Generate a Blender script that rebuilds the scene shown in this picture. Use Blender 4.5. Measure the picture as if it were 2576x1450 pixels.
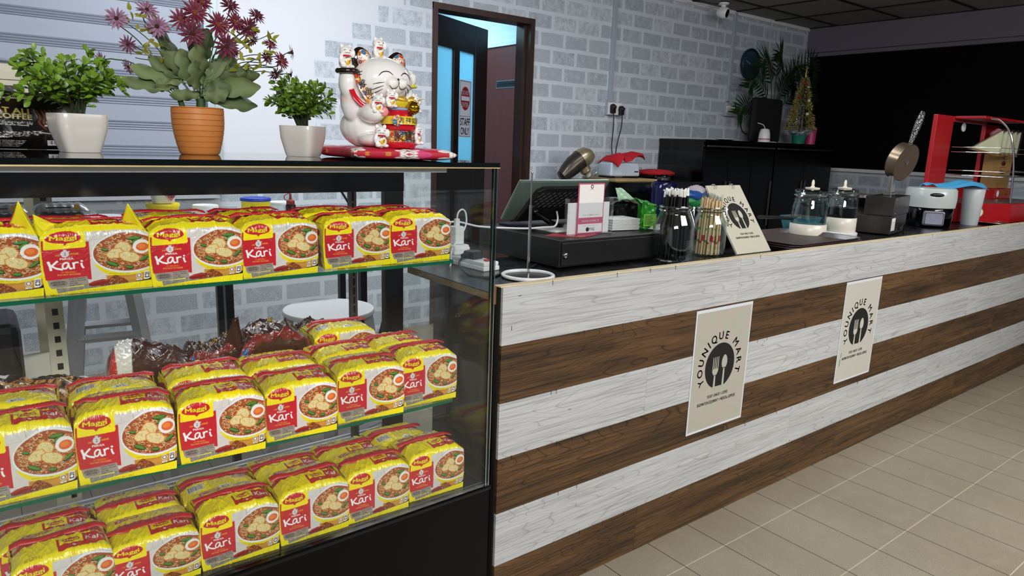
import bpy, bmesh, math, random
import numpy as np
from mathutils import Vector, Matrix, Quaternion
from mathutils.bvhtree import BVHTree
from math import sin, cos, pi, radians as R, sqrt, tan, atan2

for o in list(bpy.data.objects): bpy.data.objects.remove(o)
SC = bpy.context.scene
COL = SC.collection

# ------------------------------------------------------------------ camera, light, exposure
YAW, PITCH, ROLL, FPX = R(37.945), R(11.902), R(-1.9993), 1740.0
def cam_rows():
    cy, sy, cp, sp = cos(YAW), sin(YAW), cos(PITCH), sin(PITCH)
    f = Vector((sy*cp, cy*cp, -sp)); r = Vector((cy, -sy, 0)); d = f.cross(r)
    cr, sr = cos(ROLL), sin(ROLL)
    return cr*r + sr*d, -sr*r + cr*d, f
_r, _d, _f = cam_rows()
cam = bpy.data.objects.new('camera', bpy.data.cameras.new('camera'))
COL.objects.link(cam)
cam.matrix_world = Matrix(((_r.x, -_d.x, -_f.x, 0), (_r.y, -_d.y, -_f.y, 0), (_r.z, -_d.z, -_f.z, 1.25), (0, 0, 0, 1)))
cam.data.sensor_width = 36; cam.data.lens = FPX/2576*36; cam.data.clip_start = .02
SC.camera = cam
SC.view_settings.view_transform = 'Standard'; SC.view_settings.look = 'None'
SC.view_settings.exposure = 0.0; SC.view_settings.gamma = 1; SC.view_settings.use_curve_mapping = False

W = bpy.data.worlds.new('world'); SC.world = W; W.use_nodes = True
W.node_tree.nodes['Background'].inputs[0].default_value = (.75, .85, 1, 1)
W.node_tree.nodes['Background'].inputs[1].default_value = .10

def area(name, loc, rot, sx, sy, power, col, spread=180):
    l = bpy.data.lights.new(name, 'AREA'); l.shape = 'RECTANGLE'; l.size = sx; l.size_y = sy
    l.energy = power; l.color = col; l.spread = R(spread)
    o = bpy.data.objects.new(name, l); o.location = loc; o.rotation_euler = rot; COL.objects.link(o); return o
# ceiling tubes of the shop: one over the customers' side, one over the staff side near the door wall
area('ceiling_light_front', (-.6, -1.7, 2.35), (R(52), 0, R(-18)), 1.8, .9, 150, (1, .995, .985))
area('ceiling_light_counter', (3.0, -1.3, 2.40), (R(44), 0, 0), 2.4, .6, 62, (1, .98, .95), 120)
area('ceiling_light_rear', (1.3, 2.75, 2.40), (R(16), R(-4), 0), 1.5, .3, 34, (.93, .96, 1))
area('ceiling_light_staff', (3.2, 2.2, 2.40), (R(8), 0, 0), 1.2, .3, 13, (.93, .96, 1))
area('upward_fill_light', (4.3, .8, 1.95), (R(180), 0, 0), 1.6, .5, 20, (1, .97, .92))  # added fill aimed upward to brighten the ceiling, not a shop fixture
area('case_lamp', (.35, 1.32, 1.185), (R(12), 0, R(1)), 1.1, .04, .7, (1, .97, .9))
area('stationery_room_light', (2.7, 5.2, 2.42), (0, 0, 0), 1.0, 1.0, 33, (.42, .80, 1))
SC.cycles.transparent_max_bounces = 48; SC.cycles.max_bounces = 10; SC.cycles.glossy_bounces = 5; SC.cycles.sample_clamp_indirect = 6
SC.cycles.caustics_reflective = False; SC.cycles.caustics_refractive = False

# ------------------------------------------------------------------ materials
def s2l(c):
    if isinstance(c, str):
        c = c.lstrip('#'); c = [int(c[i:i+2], 16)/255 for i in (0, 2, 4)]
    return tuple(x/12.92 if x <= .04045 else ((x+.055)/1.055)**2.4 for x in c)
class N:
    """small node-graph helper"""
    def __init__(s, name):
        s.m = bpy.data.materials.new(name); s.m.use_nodes = True; s.t = s.m.node_tree; s.t.nodes.clear()
        s.out = s.t.nodes.new('ShaderNodeOutputMaterial')
    def n(s, typ, ins=None, **kw):
        nd = s.t.nodes.new('ShaderNode'+typ)
        for k, v in kw.items(): setattr(nd, k, v)
        for k, v in (ins or {}).items():
            sock = nd.inputs[k]
            if isinstance(v, bpy.types.NodeSocket): s.t.links.new(v, sock)
            elif isinstance(v, bpy.types.Node): s.t.links.new(v.outputs[0], sock)
            else:
                if hasattr(sock.default_value, '__len__') and len(sock.default_value) == 4 and len(v) == 3: v = (*v, 1)
                sock.default_value = v
        return nd
    def math(s, op, a, b=0, c=0, clamp=False):
        nd = s.n('Math', {0: a, 1: b, 2: c}, operation=op); nd.use_clamp = clamp; return nd.outputs[0]
    def mix(s, f, a, b, mode='MIX'):
        nd = s.n('MixRGB', {0: f, 1: a, 2: b}, blend_type=mode); return nd.outputs[0]
    def noise(s, vec, scale=5, detail=3, rough=.5, dist=0):
        nd = s.n('TexNoise', {'Scale': scale, 'Detail': detail, 'Roughness': rough, 'Distortion': dist})
        if vec is not None: s.t.links.new(vec, nd.inputs['Vector'])
        return nd.outputs[0]
    def ramp(s, f, stops):
        nd = s.n('ValToRGB', {0: f}); cr = nd.color_ramp
        while len(cr.elements) < len(stops): cr.elements.new(.5)
        for e, (p, c) in zip(cr.elements, stops):
            e.position = p; e.color = (*c, 1) if hasattr(c, '__len__') else (c, c, c, 1)
        return nd.outputs[0]
    def obj(s): return s.n('TexCoord').outputs['Object']
    def scale(s, vec, sc, loc=(0, 0, 0)):
        return s.n('Mapping', {'Vector': vec, 'Scale': sc, 'Location': loc}).outputs[0]
    def bump(s, h, strength=.3, dist=.002):
        return s.n('Bump', {'Height': h, 'Strength': strength, 'Distance': dist}).outputs[0]
    def bsdf(s, col, rough=.5, metal=0, bump=None, **kw):
        ins = {'Base Color': col, 'Roughness': rough, 'Metallic': metal}
        ins.update(kw); nd = s.n('BsdfPrincipled', ins)
        if bump is not None: s.t.links.new(bump, nd.inputs['Normal'])
        s.t.links.new(nd.outputs[0], s.out.inputs[0]); return s.m
def mat(name, col, rough=.5, metal=0, var=.12, vs=30, bump=0, **kw):
    """principled with slight procedural colour variation"""
    g = N(name); c = s2l(col); o = g.obj(); n = g.noise(o, vs, 3)
    a = tuple(x*(1-var) for x in c); b = tuple(min(1, x*(1+var)) for x in c)
    colr = g.mix(n, a, b); bp = g.bump(g.noise(o, vs*4, 3), bump, .001) if bump else None
    ra = g.math('MULTIPLY_ADD', n, .1, max(rough-.05, 0))
    return g.bsdf(colr, ra, metal, bp, **kw)
def glass_mat(name, tint=(.93, 1, .97), refl=1.0, edge=None, ior=1.45, rough=0.0):
    """clear pane: transparent + mirror reflection by fresnel (thin sheet, no refraction)"""
    g = N(name); bf = g.n('NewGeometry').outputs['Backfacing']; fr = g.n('Fresnel', {'IOR': g.math('MULTIPLY_ADD', bf, 1/ior-ior, ior)}).outputs[0]
    if refl != 1: fr = g.math('MULTIPLY', fr, refl, clamp=True)
    sm = g.noise(g.obj(), 3, 2)
    tr = g.n('BsdfTransparent', {'Color': g.mix(sm, tuple(x*.985 for x in tint), tint)}); gl = g.n('BsdfGlossy', {'Color': (1, 1, 1, 1), 'Roughness': rough})
    mx = g.n('MixShader', {0: fr, 1: tr.outputs[0], 2: gl.outputs[0]})
    g.t.links.new(mx.outputs[0], g.out.inputs[0]); return g.m
def vcol_mat(name, rough=.35, wr=0, ws=60, coat=0, spec=.5, transl=0, attr='col'):
    g = N(name); a = g.n('Attribute', attribute_name=attr).outputs[0]; o = g.obj()
    bp = None
    if wr: bp = g.bump(g.noise(g.scale(o, (1, 1, 1)), ws, 4, .6, .6), wr, .004)
    v = g.noise(o, 40, 2); a2 = g.mix(.06, a, g.mix(1, a, v, 'MULTIPLY'))
    return g.bsdf(a2, rough, 0, bp, **{'Coat Weight': coat, 'Coat Roughness': .12, 'Specular IOR Level': spec})
M = {}
M['black_gloss'] = mat('black_gloss_laminate', '#030304', .12)
M['black_satin'] = mat('black_satin_laminate', '#060607', .45)
M['black_matte'] = mat('black_matte', '#060606', .8)
M['black_frame'] = mat('black_frame_paint', '#08080a', .3)
M['black_plastic'] = mat('black_plastic', '#101012', .35)
M['white_plastic'] = mat('white_plastic', '#eceef0', .3, var=.03)
M['white_paint'] = mat('white_paint', '#e8eaee', .4, var=.04)
M['white_ceramic'] = mat('white_ceramic', '#fbf6f0', .12, var=.02, **{'Coat Weight': .6, 'Coat Roughness': .04})
M['chrome'] = mat('chrome', '#d5d8dc', .12, 1)
M['steel'] = mat('brushed_steel', '#a9a7a6', .3, 1, var=.15)
M['dark_steel'] = mat('dark_steel', '#5f5a58', .38, .55, var=.2, vs=12)
M['alu'] = mat('aluminium', '#c2c6d0', .38, .3, var=.08)
M['gold'] = mat('gold', '#d9a520', .14, 1)
M['gold_paint'] = mat('gold_paint', '#e8c050', .4, .6)
M['cream_paint'] = mat('cream_painted_steel', '#d9d5bf', .45, var=.05)
M['red'] = mat('red_paint', '#b3101b', .35)
M['red_cloth'] = mat('red_cloth', '#c01224', .9, bump=.6, vs=60)
M['blue_cloth'] = mat('blue_cloth', '#3fa0d4', .95, bump=.7, vs=60)
M['red_gloss'] = mat('red_glaze', '#d01828', .14, **{'Coat Weight': .5})
M['navy'] = mat('navy_enamel', '#10123c', .15)
M['yellow'] = mat('yellow_plastic', '#efd81c', .35)
M['blue_lid'] = mat('blue_plastic', '#2541b0', .35)
M['rubber'] = mat('black_rubber', '#0a0a0a', .6)
M['glass_green_edge'] = mat('green_glass_edge', '#0f6b4b', .15, **{'Transmission Weight': .3})
M['glass_dark_edge'] = mat('dark_glass_edge', '#031a12', .1)
M['pane'] = glass_mat('case_glass', (.985, 1, .992), 1.0)
M['pane_top'] = glass_mat('top_glass', (.25, .3, .28), 1.6)
M['clear'] = glass_mat('clear_glass', (.93, .97, .96), 1.5)
M['acrylic'] = glass_mat('clear_acrylic', (.97, .98, .99), 1.3)
M['film'] = glass_mat('clear_film', (.93, .95, .95), 1.6, rough=.12)
M['card'] = mat('cardboard', '#a9814e', .85, var=.1)
M['paper'] = mat('white_paper', '#f2f1ee', .8, var=.02)
M['plywood'] = mat('plywood_edge', '#b99d70', .7, var=.3, vs=90)
M['raw_wood'] = mat('raw_wood_end', '#a7743a', .7, var=.3, vs=60)
M['terracotta'] = mat('terracotta_plastic', '#cf8240', .45, var=.06)
M['pot_white'] = mat('glossy_white_pot', '#ddd8d0', .22, var=.04, vs=6)
M['stem'] = mat('plant_stem', '#2c4a1c', .6)
M['darkstem'] = mat('dark_stem', '#2b3419', .6)
M['ink'] = mat('black_ink', '#101010', .6)
M['inkred'] = mat('red_ink', '#8a1a20', .5)
M['inkwhite'] = mat('white_ink', '#ffffff', .5, var=.01)

# ------------------------------------------------------------------ mesh helpers
class MB:
    def __init__(s): s.v = []; s.f = []; s.m = []; s.mi = 0
    def add(s, vs, fs, mi=None):
        b = len(s.v); s.v += [tuple(v) for v in vs]
        for f in fs: s.f.append([b+i for i in f]); s.m.append(s.mi if mi is None else mi)
        return s
    def box(s, a, b, mi=None, mx=None):
        (x0, y0, z0), (x1, y1, z1) = a, b
        vs = [Vector(p) for p in ((x0,y0,z0),(x1,y0,z0),(x1,y1,z0),(x0,y1,z0),(x0,y0,z1),(x1,y0,z1),(x1,y1,z1),(x0,y1,z1))]
        if mx is not None: vs = [mx @ v for v in vs]
        return s.add(vs, [(0,3,2,1),(4,5,6,7),(0,1,5,4),(1,2,6,5),(2,3,7,6),(3,0,4,7)], mi)
    def prism(s, pts, z0, z1, mi=None, mx=None, taper=1.0):
        n = len(pts); cx = sum(p[0] for p in pts)/n; cy = sum(p[1] for p in pts)/n
        vs = [Vector((p[0], p[1], z0)) for p in pts]+[Vector((cx+(p[0]-cx)*taper, cy+(p[1]-cy)*taper, z1)) for p in pts]
        if mx is not None: vs = [mx @ v for v in vs]
        return s.add(vs, [tuple(range(n))[::-1], tuple(range(n, 2*n))]+[(i, (i+1) % n, n+(i+1) % n, n+i) for i in range(n)], mi)
    def lathe(s, prof, n=32, c=(0, 0, 0), mi=None, mx=None, sq=0, capb=True, capt=True):
        """prof: list of (r, z); sq>0 squares the section (superellipse)"""
        vs = []
        for r, z in prof:
            for i in range(n):
                a = 2*pi*i/n; ca, sa = cos(a), sin(a); k = 1.0
                if sq: k = 1/((abs(ca)**(2+sq)+abs(sa)**(2+sq))**(1/(2+sq)))
                v = Vector((c[0]+r*k*ca, c[1]+r*k*sa, c[2]+z))
                vs.append(v)
        if mx is not None: vs = [mx @ v for v in vs]
        fs = [(j*n+i, j*n+(i+1) % n, (j+1)*n+(i+1) % n, (j+1)*n+i) for j in range(len(prof)-1) for i in range(n)]
        if capb: fs.append(tuple(range(n))[::-1])
        if capt: fs.append(tuple((len(prof)-1)*n+i for i in range(n)))
        return s.add(vs, fs, mi)
    def cyl(s, p, q, r, n=12, mi=None, r2=None):
        return s.tube([p, q], r, n, mi, rr=[r, r if r2 is None else r2])
    def tube(s, pts, r, n=8, mi=None, rr=None, closed=False, cap=True, flat=1.0):
        pts = [Vector(p) for p in pts]; m = len(pts); vs = []; up = None
        for i, p in enumerate(pts):
            a = pts[(i-1) % m] if closed or i > 0 else p; b = pts[(i+1) % m] if closed or i < m-1 else p
            t = (b-a)
            if t.length < 1e-9: t = Vector((0, 0, 1))
            t.normalize()
            if up is None: up = Vector((0, 0, 1)) if abs(t.z) < .9 else Vector((1, 0, 0))
            x = up.cross(t)
            if x.length < 1e-6: x = Vector((1, .3, 0)).cross(t)
            x.normalize(); y = t.cross(x); up = y
            rad = rr[i] if rr else r
            for k in range(n):
                w = 2*pi*k/n; vs.append(p+x*cos(w)*rad+y*sin(w)*rad*flat)
        fs = [(j*n+i, j*n+(i+1) % n, ((j+1) % m)*n+(i+1) % n, ((j+1) % m)*n+i) for j in range(m if closed else m-1) for i in range(n)]
        if cap and not closed: fs += [tuple(range(n))[::-1], tuple((m-1)*n+i for i in range(n))]
        return s.add(vs, fs, mi)
    def ell(s, c, r, n=20, m=12, mi=None, mx=None):
        if not hasattr(r, '__len__'): r = (r, r, r)
        vs = [Vector((0, 0, 1))]+[Vector((sin(pi*j/m)*cos(2*pi*i/n), sin(pi*j/m)*sin(2*pi*i/n), cos(pi*j/m))) for j in range(1, m) for i in range(n)]+[Vector((0, 0, -1))]
        vs = [Vector((v.x*r[0], v.y*r[1], v.z*r[2])) for v in vs]
        if mx is not None: vs = [mx @ v for v in vs]
        vs = [v+Vector(c) for v in vs]
        fs = [(0, 1+i, 1+(i+1) % n) for i in range(n)]
        for j in range(m-2): fs += [(1+j*n+i, 1+(j+1)*n+i, 1+(j+1)*n+(i+1) % n, 1+j*n+(i+1) % n) for i in range(n)]
        l = len(vs)-1; b = 1+(m-2)*n; fs += [(l, b+(i+1) % n, b+i) for i in range(n)]
        return s.add(vs, fs, mi)
    def torus(s, c, Rr, r, n=32, m=8, mi=None, mx=None, flat=1):
        mx = mx or Matrix()
        pts = [Vector(c)+mx @ Vector((Rr*cos(2*pi*i/n), Rr*sin(2*pi*i/n), 0)) for i in range(n)]
        return s.tube(pts, r, m, mi, closed=True, flat=flat)
    def grid(s, fn, nu, nv, mi=None):
        vs = [fn(i/(nu-1), j/(nv-1)) for j in range(nv) for i in range(nu)]
        return s.add(vs, [(j*nu+i, j*nu+i+1, (j+1)*nu+i+1, (j+1)*nu+i) for j in range(nv-1) for i in range(nu-1)], mi)
    def build(s, name, mats, parent=None, smooth=False, bevel=0, solid=0, sub=0, loc=None, rot=None, ang=40):
        me = bpy.data.meshes.new(name); me.from_pydata(s.v, [], s.f)
        if not isinstance(mats, (list, tuple)): mats = [mats]
        for k in mats: me.materials.append(M[k] if isinstance(k, str) else k)
        me.polygons.foreach_set('material_index', [min(i, len(mats)-1) for i in s.m])
        if smooth:
            me.polygons.foreach_set('use_smooth', [True]*len(me.polygons))
            me.update()
            try: me.set_sharp_from_angle(angle=R(ang))
            except Exception: pass
        o = bpy.data.objects.new(name, me); COL.objects.link(o)
        if parent is not None: o.parent = parent
        if loc: o.location = loc
        if rot: o.rotation_euler = rot
        if solid: md = o.modifiers.new('solid', 'SOLIDIFY'); md.thickness = solid; md.offset = 0
        if bevel: md = o.modifiers.new('bevel', 'BEVEL'); md.width = bevel; md.segments = 2; md.limit_method = 'ANGLE'
        if sub: md = o.modifiers.new('sub', 'SUBSURF'); md.levels = sub; md.render_levels = sub
        return o
def tag(o, label=None, cat=None, group=None, kind=None):
    if label: o['label'] = label
    if cat: o['category'] = cat
    if group: o['group'] = group
    if kind: o['kind'] = kind
    return o
def thing(name, label, cat, loc=(0, 0, 0), rz=0, group=None, rot=None):
    o = bpy.data.objects.new(name, None); o.empty_display_size = .05; COL.objects.link(o)
    o.location = loc; o.rotation_euler = rot or (0, 0, rz); return tag(o, label, cat, group)
def struct(name, mb, mats, **kw): return tag(mb.build(name, mats, **kw), kind='structure')
def copy_tree(o, parent=None):
    c = o.copy(); COL.objects.link(c); c.parent = parent
    for ch in [x for x in bpy.data.objects if x.parent == o]: copy_tree(ch, c)
    return c
def bez(p, n=12):
    """catmull-rom through points"""
    p = [Vector(a) for a in p]; q = [p[0]*2-p[1]]+p+[p[-1]*2-p[-2]]; out = []
    for i in range(1, len(q)-2):
        for k in range(n):
            t = k/n; a, b, c, d = q[i-1], q[i], q[i+1], q[i+2]
            out.append(.5*((2*b)+(c-a)*t+(2*a-5*b+4*c-d)*t*t+(3*b-a-3*c+d)*t**3))
    out.append(p[-1]); return out

# ------------------------------------------------------------------ lettering
_tc = {}
def glyphs(s, bold=False, slant=0, cjk=False):
    key = (s, bold, slant)
    if key in _tc: return _tc[key]
    cu = bpy.data.curves.new('t', 'FONT'); cu.body = s; cu.size = 1; cu.resolution_u = 3
    cu.shear = slant
    ob = bpy.data.objects.new('t', cu); COL.objects.link(ob)
    bpy.context.view_layer.update()
    me = bpy.data.meshes.new_from_object(ob.evaluated_get(bpy.context.evaluated_depsgraph_get()))
    V = np.array([v.co[:2] for v in me.vertices]).reshape(-1, 2); me.calc_loop_triangles()
    T = np.array([t.vertices[:] for t in me.loop_triangles]).reshape(-1, 3)
    bpy.data.objects.remove(ob); bpy.data.meshes.remove(me); bpy.data.curves.remove(cu)
    if len(V):
        V = V-[V[:, 0].min(), 0]
        if bold: n_ = len(V); V = np.concatenate([V+d_ for d_ in ((0, .0), (.034, 0), (.017, .016), (.017, -.016))]); T = np.concatenate([T+n_*k_ for k_ in range(4)])
    _tc[key] = (V, T); return V, T
def text_mesh(mb, s, mx, h, width=None, align='c', mi=None, bold=False, slant=0, fn=None):
    """flat letters: h = cap height, placed in the local XY plane of mx (x right, y up)"""
    V, T = glyphs(s, bold, slant)
    if not len(V): return
    k = h/.69; kx = k if width is None else width/V[:, 0].max(); w = V[:, 0].max()*kx
    ox = {'c': -w/2, 'l': 0, 'r': -w}[align]
    vs = []
    for x, y in V:
        p = Vector((x*kx+ox, y*k, 0)); vs.append(fn(p) if fn else mx @ p)
    mb.add(vs, [tuple(t) for t in T], mi)

class Canvas:
    """colour raster evaluated at mesh vertices; units are free, y down"""
    def __init__(s, w, h, nx, ny, bg, ss=2):
        s.w, s.h, s.nx, s.ny, s.ss = w, h, nx, ny, ss
        s.a = np.empty((ny*ss, nx*ss, 3), np.float32); s.a[:] = s2l(bg)
        s.kx = nx*ss/w; s.ky = ny*ss/h
    def poly(s, pts, col, alpha=1):
        p = np.asarray(pts, float)*[s.kx, s.ky]
        x0, y0 = np.floor(p.min(0)).astype(int); x1, y1 = np.ceil(p.max(0)).astype(int)+1
        x0 = max(x0, 0); y0 = max(y0, 0); x1 = min(x1, s.nx*s.ss); y1 = min(y1, s.ny*s.ss)
        if x0 >= x1 or y0 >= y1: return
        X, Y = np.meshgrid(np.arange(x0, x1)+.5, np.arange(y0, y1)+.5); ins = np.zeros(X.shape, bool)
        for i in range(len(p)):
            (ax, ay), (bx, by) = p[i-1], p[i]
            if ay == by: continue
            c = (ay > Y) != (by > Y); ins ^= c & (X < (bx-ax)*(Y-ay)/(by-ay)+ax)
        s.put(x0, x1, y0, y1, ins, col, alpha)
    def put(s, x0, x1, y0, y1, ins, col, alpha):
        c = np.array(s2l(col)) if not isinstance(col, np.ndarray) else col
        r = s.a[y0:y1, x0:x1]; r[ins] = r[ins]*(1-alpha)+c*alpha
    def rect(s, x, y, w, h, col, alpha=1): s.poly([(x, y), (x+w, y), (x+w, y+h), (x, y+h)], col, alpha)
    def ell(s, cx, cy, rx, ry, col, rot=0, alpha=1, n=36):
        s.poly([(cx+rx*cos(t)*cos(rot)-ry*sin(t)*sin(rot), cy+rx*cos(t)*sin(rot)+ry*sin(t)*cos(rot)) for t in np.linspace(0, 2*pi, n, endpoint=False)], col, alpha)
    def line(s, pts, w, col, alpha=1):
        for (ax, ay), (bx, by) in zip(pts, pts[1:]):
            l = math.hypot(bx-ax, by-ay) or 1; nx, ny = -(by-ay)/l*w/2, (bx-ax)/l*w/2; ex, ey = (bx-ax)/l*w*.25, (by-ay)/l*w*.25
            s.poly([(ax+nx-ex, ay+ny-ey), (bx+nx+ex, by+ny+ey), (bx-nx+ex, by-ny+ey), (ax-nx-ex, ay-ny-ey)], col, alpha)
    def text(s, t, x, y, h, col, width=None, align='c', bold=False, slant=0, rot=0):
        V, T = glyphs(t, bold, slant)
        if not len(V): return
        k = h/.69; kx = k if width is None else width/V[:, 0].max(); w = V[:, 0].max()*kx
        ox = {'c': -w/2, 'l': 0, 'r': -w}[align]
        P = np.stack([V[:, 0]*kx+ox, -V[:, 1]*k], 1); c, n = cos(rot), sin(rot)
        P = P @ np.array([[c, n], [-n, c]])+[x, y]
        for t3 in T: s.poly(P[t3], col)
    def noise(s, amt, seed=0, blk=1):
        g = np.random.default_rng(seed); H, Wd = s.a.shape[:2]
        n = g.random((H//blk+1, Wd//blk+1, 1)).repeat(blk, 0).repeat(blk, 1)[:H, :Wd]
        s.a *= 1+amt*(n-.5).astype(np.float32)
    def get(s):
        a = s.a.reshape(s.ny, s.ss, s.nx, s.ss, 3).mean((1, 3)); return a   # row 0 = top
def sheet(name, P, C, mt, parent=None, smooth=True, extra=None):
    """P (ny,nx,3) positions, C (ny,nx,3) colours -> mesh object; extra: list of further (P,C) grids"""
    vs, fs, cs, b = [], [], [], 0
    for p, c in [(P, C)]+list(extra or []):
        ny, nx = p.shape[:2]; vs.append(p.reshape(-1, 3)); cs.append(c.reshape(-1, 3))
        i = np.arange(ny*nx).reshape(ny, nx)+b
        fs.append(np.stack([i[:-1, :-1], i[1:, :-1], i[1:, 1:], i[:-1, 1:]], -1).reshape(-1, 4)); b += ny*nx
    V = np.concatenate(vs).astype(np.float32); F = np.concatenate(fs).astype(np.int32); Cc = np.concatenate(cs)
    me = bpy.data.meshes.new(name); me.vertices.add(len(V)); me.vertices.foreach_set('co', V.ravel())
    me.loops.add(F.size); me.loops.foreach_set('vertex_index', F.ravel()); me.polygons.add(len(F))
    me.polygons.foreach_set('loop_start', np.arange(0, F.size, 4, dtype=np.int32))
    me.update(calc_edges=True); me.validate()
    at = me.color_attributes.new('col', 'FLOAT_COLOR', 'POINT')
    at.data.foreach_set('color', np.concatenate([Cc, np.ones((len(Cc), 1))], 1).astype(np.float32).ravel())
    me.materials.append(mt)
    if smooth: me.polygons.foreach_set('use_smooth', np.ones(len(F), bool))
    o = bpy.data.objects.new(name, me); COL.objects.link(o)
    if parent is not None: o.parent = parent
    return o
def flat(w, h, nx, ny, mx):
    """(ny,nx,3) positions of a flat panel, row 0 at top"""
    xs = np.linspace(0, w, nx); zs = np.linspace(h, 0, ny); X, Z = np.meshgrid(xs, zs)
    P = np.stack([X, np.zeros_like(X), Z, np.ones_like(X)], -1) @ np.array(mx).T
    return P[..., :3]

# ================================================================== THE ROOM
def brick_wall_mat(name, mask=True, dark=1.0, x0=3.408, z0=2.158, swap=False):
    g = N(name); o = g.obj(); sp = g.n('SeparateXYZ', {0: o})
    a, z = (sp.outputs[1] if swap else sp.outputs[0]), sp.outputs[2]
    jit = g.math('MULTIPLY', g.math('SUBTRACT', g.noise(g.scale(o, (9, 9, 9)), 1, 2), .5), .012)
    v = g.n('CombineXYZ', {0: g.math('ADD', g.math('SUBTRACT', a, x0), jit), 1: g.math('ADD', g.math('SUBTRACT', z, z0), jit), 2: 0}).outputs[0]
    b = g.n('TexBrick', {'Vector': v, 'Color1': (0, 0, 0, 1), 'Color2': (1, 1, 1, 1), 'Mortar': (.5, .5, .5, 1), 'Scale': 1, 'Mortar Size': .014,
                         'Mortar Smooth': .05, 'Brick Width': .236, 'Row Height': .118}, offset=.5)
    rnd = b.outputs['Color']; brick = g.math('SUBTRACT', 1, b.outputs['Fac'])
    stamp = g.noise(g.scale(o, (26, 26, 18)), 1, 5, .75)          # sponge texture of the stamped paint
    fine = g.noise(g.scale(o, (160, 160, 160)), 1, 2)
    cov = g.math('ADD', stamp, g.math('MULTIPLY', g.math('SUBTRACT', rnd, .5), .35))
    cov = g.ramp(cov, [(.28, .15), (.58, 1)])
    col = g.mix(g.math('MULTIPLY', brick, cov), s2l('#ced6e0'), g.mix(rnd, s2l('#8c95a2'), s2l('#acb5c0')))
    spk = g.ramp(fine, [(.56, 0), (.66, 1)])
    col = g.mix(g.math('MULTIPLY', g.math('MULTIPLY', brick, spk), .6), col, s2l('#e6ecf0'))
    if mask:
        # above the low dado the stamped bricks run out in steps towards the shutter
        zq = g.math('MULTIPLY', g.math('CEIL', g.math('DIVIDE', g.math('SUBTRACT', z, z0), .118)), .118)
        edge = g.math('MAXIMUM', g.math('ADD', 2.2, g.math('MULTIPLY', zq, 1.45)), 1.62)
        m1 = g.math('GREATER_THAN', a, edge); m2 = g.math('LESS_THAN', z, .978); keep = g.math('MAXIMUM', m1, m2)
        col = g.mix(keep, s2l('#d4d8e0'), col)
    if dark != 1: col = g.mix(1, col, (dark, dark, dark), 'MULTIPLY')
    bp = g.bump(g.math('ADD', g.math('MULTIPLY', fine, .5), stamp), .25, .002)
    return g.bsdf(col, .75, 0, bp)
def floor_mat():
    g = N('floor_tiles'); o = g.obj(); sp = g.n('SeparateXYZ', {0: o})
    def joint(s, off, w, th):
        f = g.math('FRACT', g.math('DIVIDE', g.math('ADD', s, 100*w-off), w))
        d = g.math('SUBTRACT', .5, g.math('ABSOLUTE', g.math('SUBTRACT', f, .5)))
        return g.math('LESS_THAN', d, th/2/w)
    jx = joint(sp.outputs[0], 2.003, .1985, .0026); jy = joint(sp.outputs[1], 1.152, .3032, .0036)
    sc = g.noise(g.scale(o, (500, 500, 500)), 1, 2); blot = g.noise(g.scale(o, (2.2, 1.4, 1)), 1, 4); blot2 = g.noise(g.scale(o, (14, 14, 1)), 1, 4)
    c = g.mix(g.ramp(sc, [(.35, 0), (.65, 1)]), s2l('#857c6e'), s2l('#bbb1a0'))
    c = g.mix(g.ramp(blot, [(.4, 0), (.7, .45)]), c, s2l('#84795f'))
    c = g.mix(g.ramp(blot2, [(.5, 0), (.8, .3)]), c, s2l('#b8ae9a'))
    spot = g.n('TexVoronoi', {'Vector': g.scale(o, (5, 5, 5)), 'Scale': 1}).outputs['Distance']
    c = g.mix(g.math('LESS_THAN', spot, .03), c, s2l('#221d18'))
    c = g.mix(jy, c, s2l('#cdc2aa')); c = g.mix(jx, c, s2l('#2c261c'))
    h = g.math('SUBTRACT', 1, g.math('MAXIMUM', jx, jy))
    return g.bsdf(c, g.math('MULTIPLY_ADD', sc, .12, .3), 0, g.bump(h, .4, .002))
M['bricks'] = brick_wall_mat('stamped_brick_paint')
M['bricks_side'] = brick_wall_mat('stamped_brick_paint_side', mask=False, x0=3.35, z0=1.06, swap=True)
M['floor'] = floor_mat()
M['wall_white'] = mat('white_wall_paint', '#dfe3ea', .75, var=.03, vs=3)
M['ceil_tile'] = mat('ceiling_tile', '#8d8a84', .9, var=.12, vs=5, bump=.3)
M['ceil_bar'] = mat('ceiling_bar', '#0c0c0c', .6)
M['beam'] = mat('beam_paint', '#6c6875', .7, var=.06)
M['night'] = mat('dark_wall', '#010102', .7, **{'Specular IOR Level': .1})
M['door_wood'] = None
def wood_stain(name, c1, c2, rough=.45):
    g = N(name); o = g.obj(); n = g.noise(g.scale(o, (30, 30, 1.6)), 1, 4, .6); n2 = g.noise(g.scale(o, (240, 240, 6)), 1, 2)
    return g.bsdf(g.mix(g.ramp(n, [(.3, 0), (.7, 1)]), s2l(c1), g.mix(n2, s2l(c2), s2l(c1))), rough, 0, g.bump(n2, .15, .001))
M['door_wood'] = wood_stain('dark_door_wood', '#0e0705', '#180c08')
M['door_frame'] = wood_stain('brown_frame_wood', '#2b1812', '#4a2e20')
M['brown_door'] = wood_stain('brown_door_wood', '#561608', '#702614')

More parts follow.
